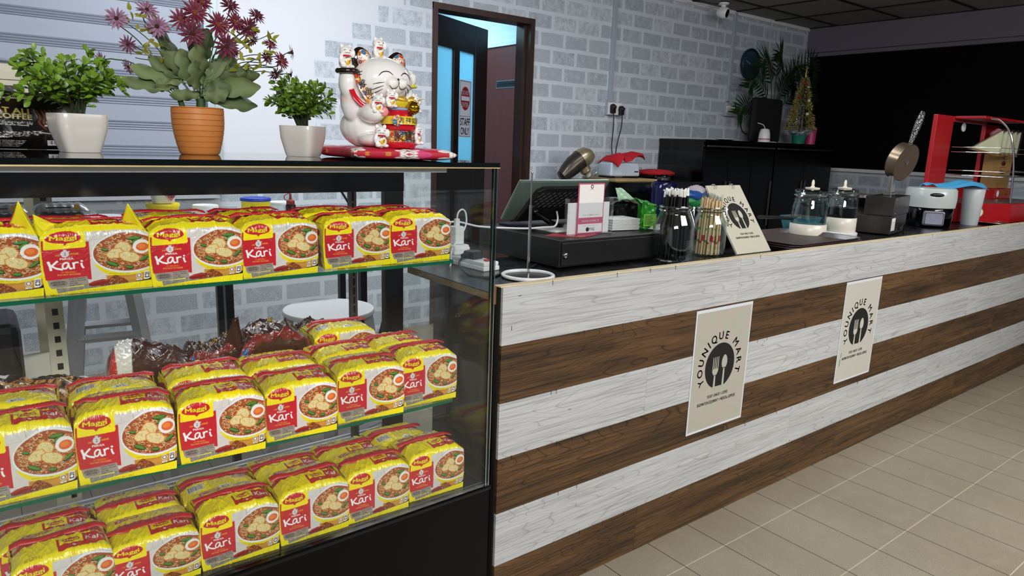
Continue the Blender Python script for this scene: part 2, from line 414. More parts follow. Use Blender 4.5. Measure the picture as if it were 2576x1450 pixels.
fl = MB(); fl.box((-2.6, -2.2, -.05), (7.0, 6.8, 0)); struct('floor', fl, 'floor')
wb = MB(); wb.box((-2.6, 4, 0), (2.405, 4.12, 2.46)); wb.box((3.235, 4, 0), (6.97, 4.12, 2.46)); wb.box((2.405, 4, 2.1), (3.235, 4.12, 2.46))
struct('wall_back', wb, 'bricks')
wr = MB(); wr.box((6.85, -2.2, 1.10), (6.97, 4.0, 2.22)); wr2 = MB(); wr2.box((6.83, -2.2, 0), (6.97, 3.999, 1.10))
struct('wall_right', wr, 'night'); struct('wall_right_low', wr2, 'bricks_side')
tb = MB(); tb.box((6.76, -2.2, 2.225), (6.97, 3.998, 2.459)); tb.box((6.80, -2.2, 2.19), (6.97, 3.997, 2.2249)); struct('trim_1', tb, 'beam')
tl = MB(); tl.box((6.79, -2.2, 1.08), (6.86, 3.998, 1.11)); struct('trim_2', tl, 'white_paint')
tc = MB(); tc.box((3.3, 3.985, 2.43), (6.76, 3.999, 2.46)); struct('trim_3', tc, 'white_paint')
ce = MB(); ce.box((-2.6, -2.2, 2.461), (7.0, 4.12, 2.5)); struct('ceiling', ce, 'ceil_tile')
cb = MB()
for i in range(-14, 2):
    x = 6.147+.61*i; cb.box((x-.012, -2.2, 2.453), (x+.012, 4.0, 2.4615))
for j in range(-9, 2):
    y = 3.105+.605*j
    if y < 4: cb.box((-2.6, y-.012, 2.4535), (6.76, y+.012, 2.462))
struct('trim_4', cb, 'ceil_bar')
# corner walls not in the picture but closing the room on the left
wl = MB(); wl.box((-2.72, -2.2, 0), (-2.6, 4.12, 2.46)); struct('wall_left', wl, 'wall_white')

# the room behind the door
br = MB(); br.box((1.3, 6.5, 0), (3.62, 6.6, 2.46)); br.box((1.2, 4.12, 0), (1.3, 6.6, 2.46)); br.box((3.5, 4.12, 0), (3.62, 6.5, 2.46))
struct('wall_stationery_room', br, 'wall_white')
bc = MB(); bc.box((1.2, 4.12, 2.46), (3.62, 6.6, 2.5)); struct('ceiling_stationery_room', bc, 'wall_white')

# door_1: frame and leaf standing half open
d1 = thing('door_1', None, None, (2.405, 4.0, 0)); tag(d1, kind='structure')
m = MB(); m.box((0, -.012, 0), (.035, .13, 2.1)); m.box((.795, -.012, 0), (.83, .13, 2.1)); m.box((0, -.0125, 2.062), (.83, .13, 2.1)); m.box((.775, .04, 0), (.80, .13, 2.065))
m.build('door_frame', 'door_frame', d1)
LW, LH = .76, 2.055
leaf_ang = atan2(.33, .68)
lf = MB(); T = .04
xs = (0, .075, .265, .36, .55, LW)     # stiles and glass openings
lf.box((0, -T/2, 0), (xs[1]+.0, T/2, LH)); lf.box((xs[2]+.02, -T/2, .35), (xs[3], T/2, 1.86)); lf.box((xs[4]+.03, -T/2, 0), (LW, T/2, LH))
lf.box((xs[1], -T/2+.0005, 1.86), (xs[4]+.03, T/2-.0005, LH-.0005)); lf.box((xs[1], -T/2+.0005, 0.0005), (xs[4]+.03, T/2-.0005, 1.10))
leaf = lf.build('door_leaf', 'door_wood', d1, bevel=.003); leaf.location = (.037, .10, .003); leaf.rotation_euler = (0, 0, leaf_ang)
g = N('frosted_glass'); n = g.noise(g.scale(g.obj(), (200, 200, 200)), 1, 2)
tr = g.n('BsdfTranslucent', {'Color': (.55, .88, 1, 1)}); gl = g.n('BsdfGlossy', {'Roughness': .25, 'Color': g.mix(n, (.5, .6, .65), (.6, .7, .75))}); df = g.n('BsdfDiffuse', {'Color': (.45, .75, .85, 1)})
mx1 = g.n('MixShader', {0: .25, 1: tr.outputs[0], 2: df.outputs[0]}); mx2 = g.n('MixShader', {0: .06, 1: mx1.outputs[0], 2: gl.outputs[0]})
g.t.links.new(mx2.outputs[0], g.out.inputs[0]); M['frosted'] = g.m
for a, b in ((xs[1], xs[2]+.02), (xs[3], xs[4]+.03)):
    q = MB(); q.box((a-.005, -.003, 1.095), (b+.005, .003, 1.865)); q.build('pane', 'frosted', leaf)
# sticker on the right pane
sg = MB(); SW, SH = .165, .40; sx = (xs[3]+xs[4]+.03)/2; mxs = Matrix.Translation((sx, -.0045, 1.27)) @ Matrix.Rotation(R(90), 4, 'X')
def plate(mb, x0, y0, x1, y1, z, mi, mx): mb.box((x0, y0, z), (x1, y1, z+.0006), mi, mx)
plate(sg, -SW/2, 0, SW/2, SH, 0, 0, mxs)
for (x0, y0, x1, y1) in ((-SW/2+.006, .006, SW/2-.006, .009), (-SW/2+.006, SH-.009, SW/2-.006, SH-.006), (-SW/2+.006, .006, -SW/2+.009, SH-.006), (SW/2-.009, .006, SW/2-.006, SH-.006), (-SW/2+.006, .147, SW/2-.006, .150)):
    plate(sg, x0, y0, x1, y1, .0006, 1, mxs)
cc = [(.064*cos(2*pi*i/40), .273+.082*sin(2*pi*i/40)) for i in range(40)]
sg.prism(cc, .0006, .0011, 2, mxs); plate(sg, -.056, .258, .056, .288, .0012, 0, mxs)
for t, y, h, w, mi in (('DO NOT', .298, .03, .098, 0), ('ENTER', .213, .032, .085, 0), ('STAFF', .085, .05, .135, 1), ('ONLY', .02, .05, .12, 1)):
    text_mesh(sg, t, mxs @ Matrix.Translation((0, y, .0021)), h, w, mi=mi, bold=True)
M['sign_grey'] = mat('sticker_white', '#c9ccda', .4, var=.02)
tag(sg.build('sticker', ['sign_grey', 'ink', 'inkred'], leaf), 'white DO NOT ENTER, STAFF ONLY sticker')
# door_2: brown door with name plate on the side wall of the room behind
d2 = thing('door_2', None, None, (3.5, 4.13, 0)); tag(d2, kind='structure')
q = MB(); q.box((-.03, 0, 0), (0.0, 1.15, 2.0)); q.build('door_leaf', 'brown_door', d2)
q = MB(); q.box((-.045, -.005, 2.0), (0.0, 1.24, 2.03)); q.box((-.035, -.005, 2.03), (0, 1.24, 2.075)); q.box((-.04, 1.15, 0), (0, 1.24, 2.0)); q.build('architrave', 'white_paint', d2)
q = MB(); mxp = Matrix.Translation((-.0305, .455, 1.705)) @ Matrix.Rotation(R(-90), 4, 'Z') @ Matrix.Rotation(R(90), 4, 'X')
M['plate_blue'] = mat('name_plate_navy', '#060a12', .4); M['plate_letters'] = mat('name_plate_letters', '#6c6a66', .4)
q.box((-.165, -.03, 0), (.165, .03, .004), 2, mxp); q.box((-.158, -.024, .0041), (.158, .024, .006), 0, mxp)
text_mesh(q, 'STATIONERY ROOM', mxp @ Matrix.Translation((0, -.010, .0068)), .019, .27, mi=1, bold=True)
q.build('name_plate', ['plate_blue', 'plate_letters', 'steel'], d2)

# roller shutter
M['shutter'] = mat('shutter_grey_steel', '#98a0b0', .45, .15, var=.04, vs=4)
sh = thing('roller_shutter', 'light grey corrugated roller shutter filling the wall left of the white panel', 'shutter', (-2.59, 3.96, .93))
pf = []; z = 0.0; pitch = .1205
while z < 1.52:
    pf += [(0, z), (0, z+.078), (.006, z+.080), (.002, z+.086), (.008, z+.091), (.002, z+.097), (.008, z+.103), (.003, z+.109), (.009, z+.114), (.011, z+.1195)]; z += pitch
pf = [(a, b) for a, b in pf if b < 1.525]
q = MB(); n = len(pf); q.add([(0, -a, b) for a, b in pf]+[(3.64, -a, b) for a, b in pf], [(i, n+i, n+i+1, i+1) for i in range(n-1)])
q.build('curtain', 'shutter', sh, smooth=True, ang=20)
q = MB(); q.box((3.635, -.035, 0), (3.665, .035, 1.525)); q.box((3.60, -.03, 0), (3.6355, -.02, 1.525)); q.build('guide_rail', mat('guide_rail', '#a9bcc0', .4, .2), sh)
q = MB(); q.box((0, -.02, -.03), (3.64, .03, -.001)); q.build('bottom_bar', 'alu', sh)

# wall fittings ----------------------------------------------------
M['pvc'] = mat('grey_conduit', '#a8b0bb', .5, var=.04)
def conduit(x, z0, z1, label):
    q = MB(); q.box((x-.018, 3.975, z0), (x+.018, 3.999, z1)); q.box((x-.023, 3.972, z1-.25), (x+.023, 3.999, z1-.235))
    q.box((x-.023, 3.972, z0), (x+.023, 3.999, z0+.015)); tag(q.build('cable_conduit', 'pvc', bevel=.002), label, 'conduit')
conduit(4.016, 1.585, 2.445, 'grey cable conduit running down the brick wall to the plugged socket')
conduit(5.527, 1.68, 2.445, 'grey cable conduit running down the wall beside the round clock')
def socket(x, z, label, w=.16):
    t = thing('wall_socket', label, 'socket', (x, 3.999, z))
    q = MB(); q.box((-w/2, -.028, -.05), (w/2, 0, .05)); q.build('back_box', 'pvc', t, bevel=.003)
    q = MB(); q.box((-w/2+.004, -.034, -.046), (w/2-.004, -.0281, .046)); q.build('face_plate', 'white_paint', t, bevel=.003)
    for s in (-1, 1):
        for dx, dz in ((0, .018), (-.012, -.008), (.012, -.008)): q = MB(); q.box((s*w/4+dx-.003, -.0355, dz-.005), (s*w/4+dx+.003, -.0341, dz+.005)); q.build('socket_hole', 'pvc', t)
        q = MB(); q.box((s*w/4-.006, -.038, .03), (s*w/4+.006, -.0341, .042)); q.build('switch', 'white_plastic', t)
    return t
socket(4.06, 1.535, 'double wall socket with two black plugs above the red cloth')
socket(5.57, 1.60, 'double wall socket below the conduit beside the clock, nothing plugged in')
def plug(x, z, pts, label):
    t = thing('power_plug', label, 'plug', (x, 3.965, z), group=None)
    q = MB(); q.lathe([(.012, 0), (.024, .004), (.026, .016), (.018, .03), (.010, .045)], 16, mx=Matrix.Rotation(R(90), 4, 'X'), sq=1); q.box((-.02, -.03, -.045), (.02, -.0, .0)); q.build('plug_body', 'rubber', t, smooth=True, bevel=.004)
    q = MB(); q.tube(bez([Vector(p)-Vector((x, 3.965, z)) for p in pts]), .0045, 6); q.build('cable', 'rubber', t, smooth=True)
plug(4.02, 1.545, [(4.02, 3.94, 1.50), (4.02, 3.935, 1.40), (4.01, 3.93, 1.25), (4.0, 3.90, 1.14)], 'left black plug in the wall socket above the red cloth')
plug(4.115, 1.535, [(4.115, 3.94, 1.49), (4.11, 3.935, 1.40), (4.07, 3.93, 1.27), (4.02, 3.90, 1.14)], 'right black plug in the wall socket above the red cloth')
q = MB(); q.tube(bez([(5.60, 3.955, 1.68), (5.63, 3.96, 1.62), (5.72, 3.97, 1.52), (5.80, 3.98, 1.42), (5.93, 3.97, 1.39), (5.97, 3.965, 1.342)]), .004, 6)
tag(q.build('black_cable', 'rubber', smooth=True), 'thin black cable trailing down the wall from the conduit by the clock', 'cable')

# clock
t = thing('wall_clock', 'round dark teal wall clock on the grey brick wall', 'clock', (5.81, 3.999, 2.03)); mxc = Matrix.Rotation(R(90), 4, 'X')
q = MB(); q.lathe([(.125, 0), (.14, .01), (.142, .03), (.132, .038), (.124, .030), (.120, .022)], 48, mx=mxc, capt=False); q.build('rim', mat('clock_rim', '#13283a', .4), t, smooth=True)
q = MB(); q.lathe([(.124, .018), (.124, .022)], 48, mx=mxc)
q.build('dial', mat('clock_dial', '#2a4a5c', .5), t)
M['clock_marks'] = mat('clock_marks', '#5b7b8c', .5)
for i in range(12):
    a = pi*i/6; q = MB(); q.box((-.002, .094, .0225), (.002, .112, .0235), 0, mxc @ Matrix.Rotation(a, 4, 'Z')); q.build('hour_mark', 'clock_marks', t)
for nm, a, l, w in (('hour_hand', R(112), .055, .003), ('minute_hand', R(-72), .085, .0025)):
    q = MB(); q.box((-w, -.012, .025), (w, l, .027), 0, mxc @ Matrix.Rotation(-a, 4, 'Z')); q.build(nm, 'alu', t)

# ceiling camera
t = thing('security_camera', 'small white security camera under the ceiling in front of the brick wall', 'camera', (5.13, 3.83, 2.452))
q = MB(); q.lathe([(.045, 0), (.045, -.012), (.02, -.02), (.018, -.03)][::-1], 24); q.build('mount', 'white_plastic', t, smooth=True)
q = MB(); dv = Matrix.Translation((0, 0, -.075)) @ Matrix.Rotation(R(15), 4, 'Z') @ Matrix.Rotation(R(105), 4, 'X')
q.lathe([(.0, -.05), (.03, -.045), (.045, -.02), (.048, .01), (.043, .035), (.038, .04)], 28, mx=dv); q.build('housing', 'white_plastic', t, smooth=True)
q = MB(); q.lathe([(.034, .0405), (.03, .043), (.0, .0435)], 28, mx=dv, capb=True); q.build('lens', 'black_gloss', t, smooth=True)
q = MB(); q.tube(bez([(4.75, 3.9, 2.44), (4.85, 3.88, 2.43), (4.95, 3.9, 2.445), (5.05, 3.85, 2.435), (5.1, 3.84, 2.45)]), .003, 6)
tag(q.build('black_cable', 'rubber', smooth=True), 'thin black cable slung under the ceiling to the security camera', 'cable')

# ================================================================== STRIPED SERVICE COUNTER
def plank_mat(name, base, dark, light, line, kc=22, contrast=.5, rough=.5):
    g = N(name); o = g.obj(); inf = g.n('ObjectInfo').outputs['Random']
    of = g.n('CombineXYZ', {0: g.math('MULTIPLY', inf, 31), 1: 0, 2: g.math('MULTIPLY', inf, 17)}).outputs[0]
    p = g.n('VectorMath', {0: o, 1: of}, operation='ADD').outputs[0]
    big = g.noise(g.scale(p, (.9, 1, 6.5)), 1, 2, .5, .15)                     # cathedral grain field
    ring = g.math('FRACT', g.math('MULTIPLY', big, kc)); ring = g.math('ABSOLUTE', g.math('SUBTRACT', ring, .5))
    ln = g.ramp(ring, [(0, 1), (.05, .2), (.11, 0)])
    fib = g.noise(g.scale(p, (3.5, 1, 230)), 1, 3, .65, .35); fl2 = g.ramp(fib, [(.41, 1), (.49, 0)])
    tone = g.noise(g.scale(p, (1.6, 1, 20)), 1, 4, .65, .5)
    c = g.mix(g.ramp(tone, [(.3, 0), (.7, 1)]), s2l(dark), s2l(light)); c = g.mix(.35, c, s2l(base))
    c = g.mix(g.math('MULTIPLY', ln, contrast), c, s2l(line)); c = g.mix(g.math('MULTIPLY', fl2, contrast*.8), c, s2l(line))
    h = g.math('SUBTRACT', 1, g.math('MAXIMUM', ln, fl2))
    return g.bsdf(c, rough, 0, g.bump(h, .25, .0015))
M['plank_white'] = plank_mat('whitewashed_plank', '#c0c2c3', '#b2b3b4', '#cccecf', '#55534f', 30, .36)
M['plank_brown'] = plank_mat('dark_oak_plank', '#4c3520', '#2c1b0c', '#7a5833', '#120a05', 30, .78)
CX0, CY = .9875, 1.301
ctr = thing('service_counter', 'long service counter clad in white and brown horizontal planks', 'counter', (0, 0, 0))
rnd = random.Random(4)
rows = [(.001, .1505), (.1515, .3025), (.3035, .455), (.456, .6065), (.6075, .757), (.758, .905)]
CX1 = 5.6
stp = {}
for nm_, b_ in (('v', ((0, -.0006, -.006), (.0012, .001, .006))), ('h', ((0, -.0006, 0), (.009, .001, .0013)))):
    q = MB(); q.box(*b_); stp[nm_] = q.build('staple', 'ink', ctr, loc=(CX0+.03, CY, .80 if nm_ == 'v' else .70))
for i, (z0, z1) in enumerate(rows):
    x = CX0; nxt = CX0+(.55+.42*((i*5) % 3)); k = 0
    while x < CX1-.01:
        e = min(nxt, CX1); q = MB(); q.box((x+.0003, CY, z0), (e-.0003, CY+.009, z1))
        q.build('plank', 'plank_brown' if i % 2 == 0 else 'plank_white', ctr, bevel=.0006)
        x = e; nxt = e+1.22; k += 1
    for j in range(16):
        sx = CX0+rnd.random()*(CX1-CX0); up = rnd.random() < .72
        zz = z1-.003 if up else z0+rnd.random()*(z1-z0)
        c_ = stp['v' if up else 'h'].copy(); COL.objects.link(c_); c_.location = (sx, CY, zz)
q = MB(); q.box((CX0-.004, CY+.0095, 0), (CX1, CY+.022, .903)); q.build('backing_board', 'black_matte', ctr)
q = MB(); q.box((CX0-.006, CY+.001, .905), (CX1, CY+.026, .9085)); q.build('top_edging', mat('cream_edging', '#d8c9a4', .5), ctr, bevel=.001)
q = MB(); q.box((CX0-.006, CY+.0225, .86), (CX0+.02, CY+.045, .9045)); q.build('end_stud', 'raw_wood', ctr)
g = N('worktop_black'); sc = g.noise(g.scale(g.obj(), (12, 12, 12)), 1, 5, .7)
M['worktop'] = g.bsdf(g.mix(g.ramp(sc, [(.4, 0), (.8, 1)]), s2l('#0a0a0d'), s2l('#23252b')), g.math('MULTIPLY_ADD', sc, .3, .12), 0)
q = MB(); q.box((CX0-.002, CY+.0225, .8815), (CX1, 1.765, .884)); q.build('worktop', 'worktop', ctr)
g = N('plywood_layers'); sp = g.n('SeparateXYZ', {0: g.obj()}); st = g.math('FRACT', g.math('MULTIPLY', sp.outputs[2], 290))
M['ply_layers'] = g.bsdf(g.mix(g.math('GREATER_THAN', st, .55), g.mix(g.noise(g.obj(), 60, 4), s2l('#c4a878'), s2l('#8f7850')), s2l('#6b5636')), .7)
q = MB(); q.box((CX0-.002, CY+.0225, .864), (CX1, 1.766, .8815)); q.build('plywood_board', 'ply_layers', ctr)
for x in (1.06, 2.5, 4.0, 5.55):
    q = MB(); q.box((x, CY+.03, 0), (x+.03, 1.74, .863)); q.build('support_panel', 'black_satin', ctr)

# posters -----------------------------------------------------------
def utensil_logo(mb, mx, r, mi_ink, mi_bg, z=.0006):
    """disc with fork and spoon cut-outs, circular lettering and two lines of text"""
    top = [(r*sin(a), r*cos(a)) for a in np.linspace(-pi*.86, pi*.86, 56)]
    mb.prism(top[::-1], 0, z, mi_ink, mx)
    def up(dz): return mx @ Matrix.Translation((0, 0, dz))
    # spoon
    sp = [(.30*r+.19*r*sin(a)*(1-.12*cos(a)), .14*r+.30*r*cos(a)) for a in np.linspace(0, 2*pi, 28, endpoint=False)]
    mb.prism(sp, z, 2*z, mi_bg, mx); mb.prism([(.25*r, -.12*r), (.35*r, -.12*r), (.37*r, -1.0*r), (.23*r, -1.0*r)], z, 2*z, mi_bg, mx)
    # fork
    for k in range(4):
        x = (-.47+k*.115)*r; mb.prism([(x-.027*r, -.1*r), (x+.027*r, -.1*r), (x+.02*r, .42*r), (x-.02*r, .42*r)], z, 2*z, mi_bg, mx)
    mb.prism([(-.50*r, -.08*r), (-.098*r, -.08*r), (-.10*r, -.22*r), (-.17*r, -.34*r), (-.25*r, -.40*r), (-.35*r, -.40*r), (-.43*r, -.34*r), (-.50*r, -.22*r)], z, 2*z, mi_bg, mx)
    mb.prism([(-.35*r, -.38*r), (-.25*r, -.38*r), (-.23*r, -1.0*r), (-.37*r, -1.0*r)], z, 2*z, mi_bg, mx)
    s = 'YOUNIQUE MART'; R2 = 1.17*r; a0, a1 = R(-116), R(106); adv = [1, 1.15, 1.1, 1.15, .6, 1.2, 1.1, .95, .75, 1.3, 1.1, 1.05, .9]
    tot = sum(adv)-adv[0]/2-adv[-1]/2; acc = 0
    for i, chh in enumerate(s):
        a = a0+(a1-a0)*acc/tot; acc += (adv[i]+adv[min(i+1, 12)])/2
        if chh != ' ': text_mesh(mb, chh, mx @ Matrix.Rotation(-a, 4, 'Z') @ Matrix.Translation((0, R2, z)), .33*r, mi=mi_ink, bold=True)
    text_mesh(mb, 'FOOD > SNACK > COFFEE', up(z) @ Matrix.Translation((.03*r, -1.36*r, 0)), .13*r, 1.40*r, mi=mi_ink, bold=True)
    text_mesh(mb, 'BADMINTON EQUIMENT > MEDICAL SUPPLIES', up(z) @ Matrix.Translation((0, -1.62*r, 0)), .13*r, 2.62*r, mi=mi_ink, bold=True)
def poster_mat(name, a, b, c):
    g = N(name); n = g.noise(g.obj(), 18, 3); n2 = g.noise(g.scale(g.obj(), (30, 30, 30)), 1, 2)
    return g.bsdf(g.mix(g.ramp(n, [(.42, 0), (.62, 1)]), g.mix(n2, s2l(a), s2l(b)), s2l(c)), .45)
M['poster_bg'] = poster_mat('poster_cream', '#b9b0a5', '#b4aba1', '#afb0a0')
M['poster_bg2'] = poster_mat('poster_grey_cream', '#c6c4ba', '#c0beb3', '#c3c1b6')
M['poster_rim'] = mat('poster_white_border', '#d8dce4', .35, var=.02)
def poster(x0, x1, z0, z1, bg, r, cz, label):
    t = thing('poster', label, 'poster', ((x0+x1)/2, CY-.002, 0))
    w = x1-x0; mx = Matrix.Rotation(R(90), 4, 'X')
    q = MB(); q.box((-w/2, 0, z0), (w/2, .0012, z1)); q.build('sheet', 'poster_rim', t)
    q = MB(); q.box((-w/2+.006, -.0005, z0+.008), (w/2-.006, -.0001, z1-.010)); q.build('print', bg, t)
    q = MB(); utensil_logo(q, Matrix.Translation((-.004, -.0006, cz)) @ mx, r, 0, 1, .0003); q.build('logo', ['ink', bg], t)
poster(1.748, 2.048, .335, .753, 'poster_bg', .078, .552, 'cream fork and spoon poster nearer the glass case, taped on the striped counter')
poster(2.682, 2.978, .334, .755, 'poster_bg2', .079, .556, 'greyer fork and spoon poster farther along the striped counter, with a green pen mark')
t = [o for o in bpy.data.objects if o.name == 'poster.001'][0]
q = MB(); q.box((-.125, -.0012, .405), (-.122, -.0008, .435)); q.box((-.12, -.0012, .44), (-.118, -.0008, .462)); q.build('pen_mark', mat('green_pen', '#2b6b63', .6), t)

# ================================================================== GLASS DISPLAY CASE
CA = R(1.077); CASE = thing('display_case', 'long glass display case with black base and two glass shelves of noodle packs', 'display case', (.946, 1.278, 0), CA)
CW, CD, ZB, ZT = 1.30, .47, .41, 1.203     # local x runs 0 .. -CW, y 0 .. CD
def cw(u, v, z=0):
    return (.946+u*cos(CA)-v*sin(CA), 1.278+u*sin(CA)+v*cos(CA), z)
q = MB(); q.box((-CW, 0, .05), (0, CD, ZB-.012)); q.box((-CW+.03, .03, 0), (-.03, CD-.03, .05)); q.build('base_cabinet', mat('base_black', '#020203', .35, **{'Specular IOR Level': .2}), CASE)
q = MB(); q.box((-CW, -.004, ZB-.012), (0.004, .022, ZB+.001)); q.build('front_ledge', 'black_gloss', CASE, bevel=.004)
g = N('case_floor_laminate'); sc = g.noise(g.scale(g.obj(), (300, 300, 300)), 1, 2)
M['case_floor'] = g.bsdf(g.mix(sc, s2l('#3f4046'), s2l('#67696f')), .35)
M['case_floor_dark'] = mat('case_floor_black', '#15161a', .25)
q = MB(); q.box((-CW, .022, ZB-.012), (0, .29, ZB)); q.build('case_floor', 'case_floor_dark', CASE)
q = MB(); q.box((-CW, .29, ZB-.012), (0, CD, ZB)); q.build('case_floor_rear', 'case_floor', CASE)
q = MB()
for v in (.405, .425, .445): q.box((-CW+.01, v, ZB), (-.07, v+.006, ZB+.014))
q.build('sliding_track', 'alu', CASE, bevel=.001)
q = MB(); q.box((-CW, .006, ZB+.001), (-.0065, .012, ZT-.0105)); q.build('front_pane', 'pane', CASE)
q = MB(); q.box((-.006, .0125, ZB+.001), (0, CD-.03, ZT-.0105)); q.build('side_pane', 'pane', CASE)
q = MB(); q.box((-.009, .0055, ZB+.001), (-.0005, .0125, ZT-.0105)); q.build('pane_edge', 'glass_dark_edge', CASE)
q = MB(); q.tube([(-.0095, .003, ZB+.002), (-.0095, .003, ZT-.011)], .0011, 6); q.tube([(.0005, .004, ZB+.002), (.0005, .004, ZT-.011)], .0011, 6); q.build('corner_trim', 'chrome', CASE)
q = MB(); q.box((-CW, 0, ZT-.010), (.004, CD+.02, ZT)); ob = q.build('glass_top', ['top_black', 'glass_dark_edge'] if 0 else 'black_glass_top' if 'black_glass_top' in M else 'black_gloss', CASE)
g = N('black_glass_top'); nn = g.noise(g.obj(), 5, 2)
M['black_glass_top'] = g.bsdf(g.mix(nn, s2l('#030806'), s2l('#050b09')), .02, 0, None, **{'Specular IOR Level': .8}); ob.data.materials[0] = M['black_glass_top']
q = MB(); q.box((-CW, -.001, ZT-.0125), (.004, .005, ZT-.0101)); q.build('top_edge_glint', mat('gilt_edge_glint', '#e8cf92', .3, .5), CASE)  # gold-coloured strip stands in for the reflection along the pane edge
q = MB(); q.box((-CW, CD-.045, 1.108), (-.0, CD-.035, ZT-.011)); q.build('rear_fascia', 'black_gloss', CASE)
q = MB(); q.box((-.058, CD-.045, ZB), (0, CD-.02, ZT-.011)); q.build('rear_upright', 'black_frame', CASE, bevel=.003)
q = MB(); q.box((-CW, CD-.045, ZB), (-CW+.05, CD-.02, ZT-.011)); q.build('rear_upright', 'black_frame', CASE, bevel=.003)
S1, S2 = .987, .657
for z, u1 in ((S1, -.113), (S2, -.108)):
    q = MB(); q.box((-CW+.02, .012, z-.006), (u1, .30, z)); s = q.build('glass_shelf', 'pane', CASE)
    q = MB(); q.box((-CW+.02, .010, z-.0065), (u1, .0125, z+.0002)); q.box((u1, .012, z-.0065), (u1+.002, .30, z+.0002)); q.build('shelf_edge', 'glass_green_edge', s)
for u in (-.16, -.985):
    q = MB(); v = .41
    q.box((u-.010, v, ZB), (u-.0035, v+.012, 1.11)); q.box((u+.0035, v, ZB), (u+.010, v+.012, 1.11)); q.box((u-.010, v+.009, ZB), (u+.010, v+.012, 1.11))
    z = ZB+.02
    while z < 1.1: q.box((u-.0036, v, z), (u+.0036, v+.0045, z+.006)); z += .025
    q.box((u-.02, v-.012, ZB), (u+.02, v+.02, ZB+.008)); st = q.build('slotted_standard', 'dark_steel', CASE)
    for z in (S1, S2):
        q = MB(); q.prism([(.06, z-.0065), (v, z-.0065), (v, z-.05), (v-.05, z-.03), (.06, z-.016)], u-.0015, u+.0015, 0, Matrix(((0, 0, 1, 0), (1, 0, 0, 0), (0, 1, 0, 0), (0, 0, 0, 1))))
        q.build('shelf_bracket', 'white_paint', CASE)
q = MB(); q.box((-1.2, .03, 1.180), (-.12, .06, ZT-.0105)); q.build('lamp_strip', 'white_plastic', CASE)

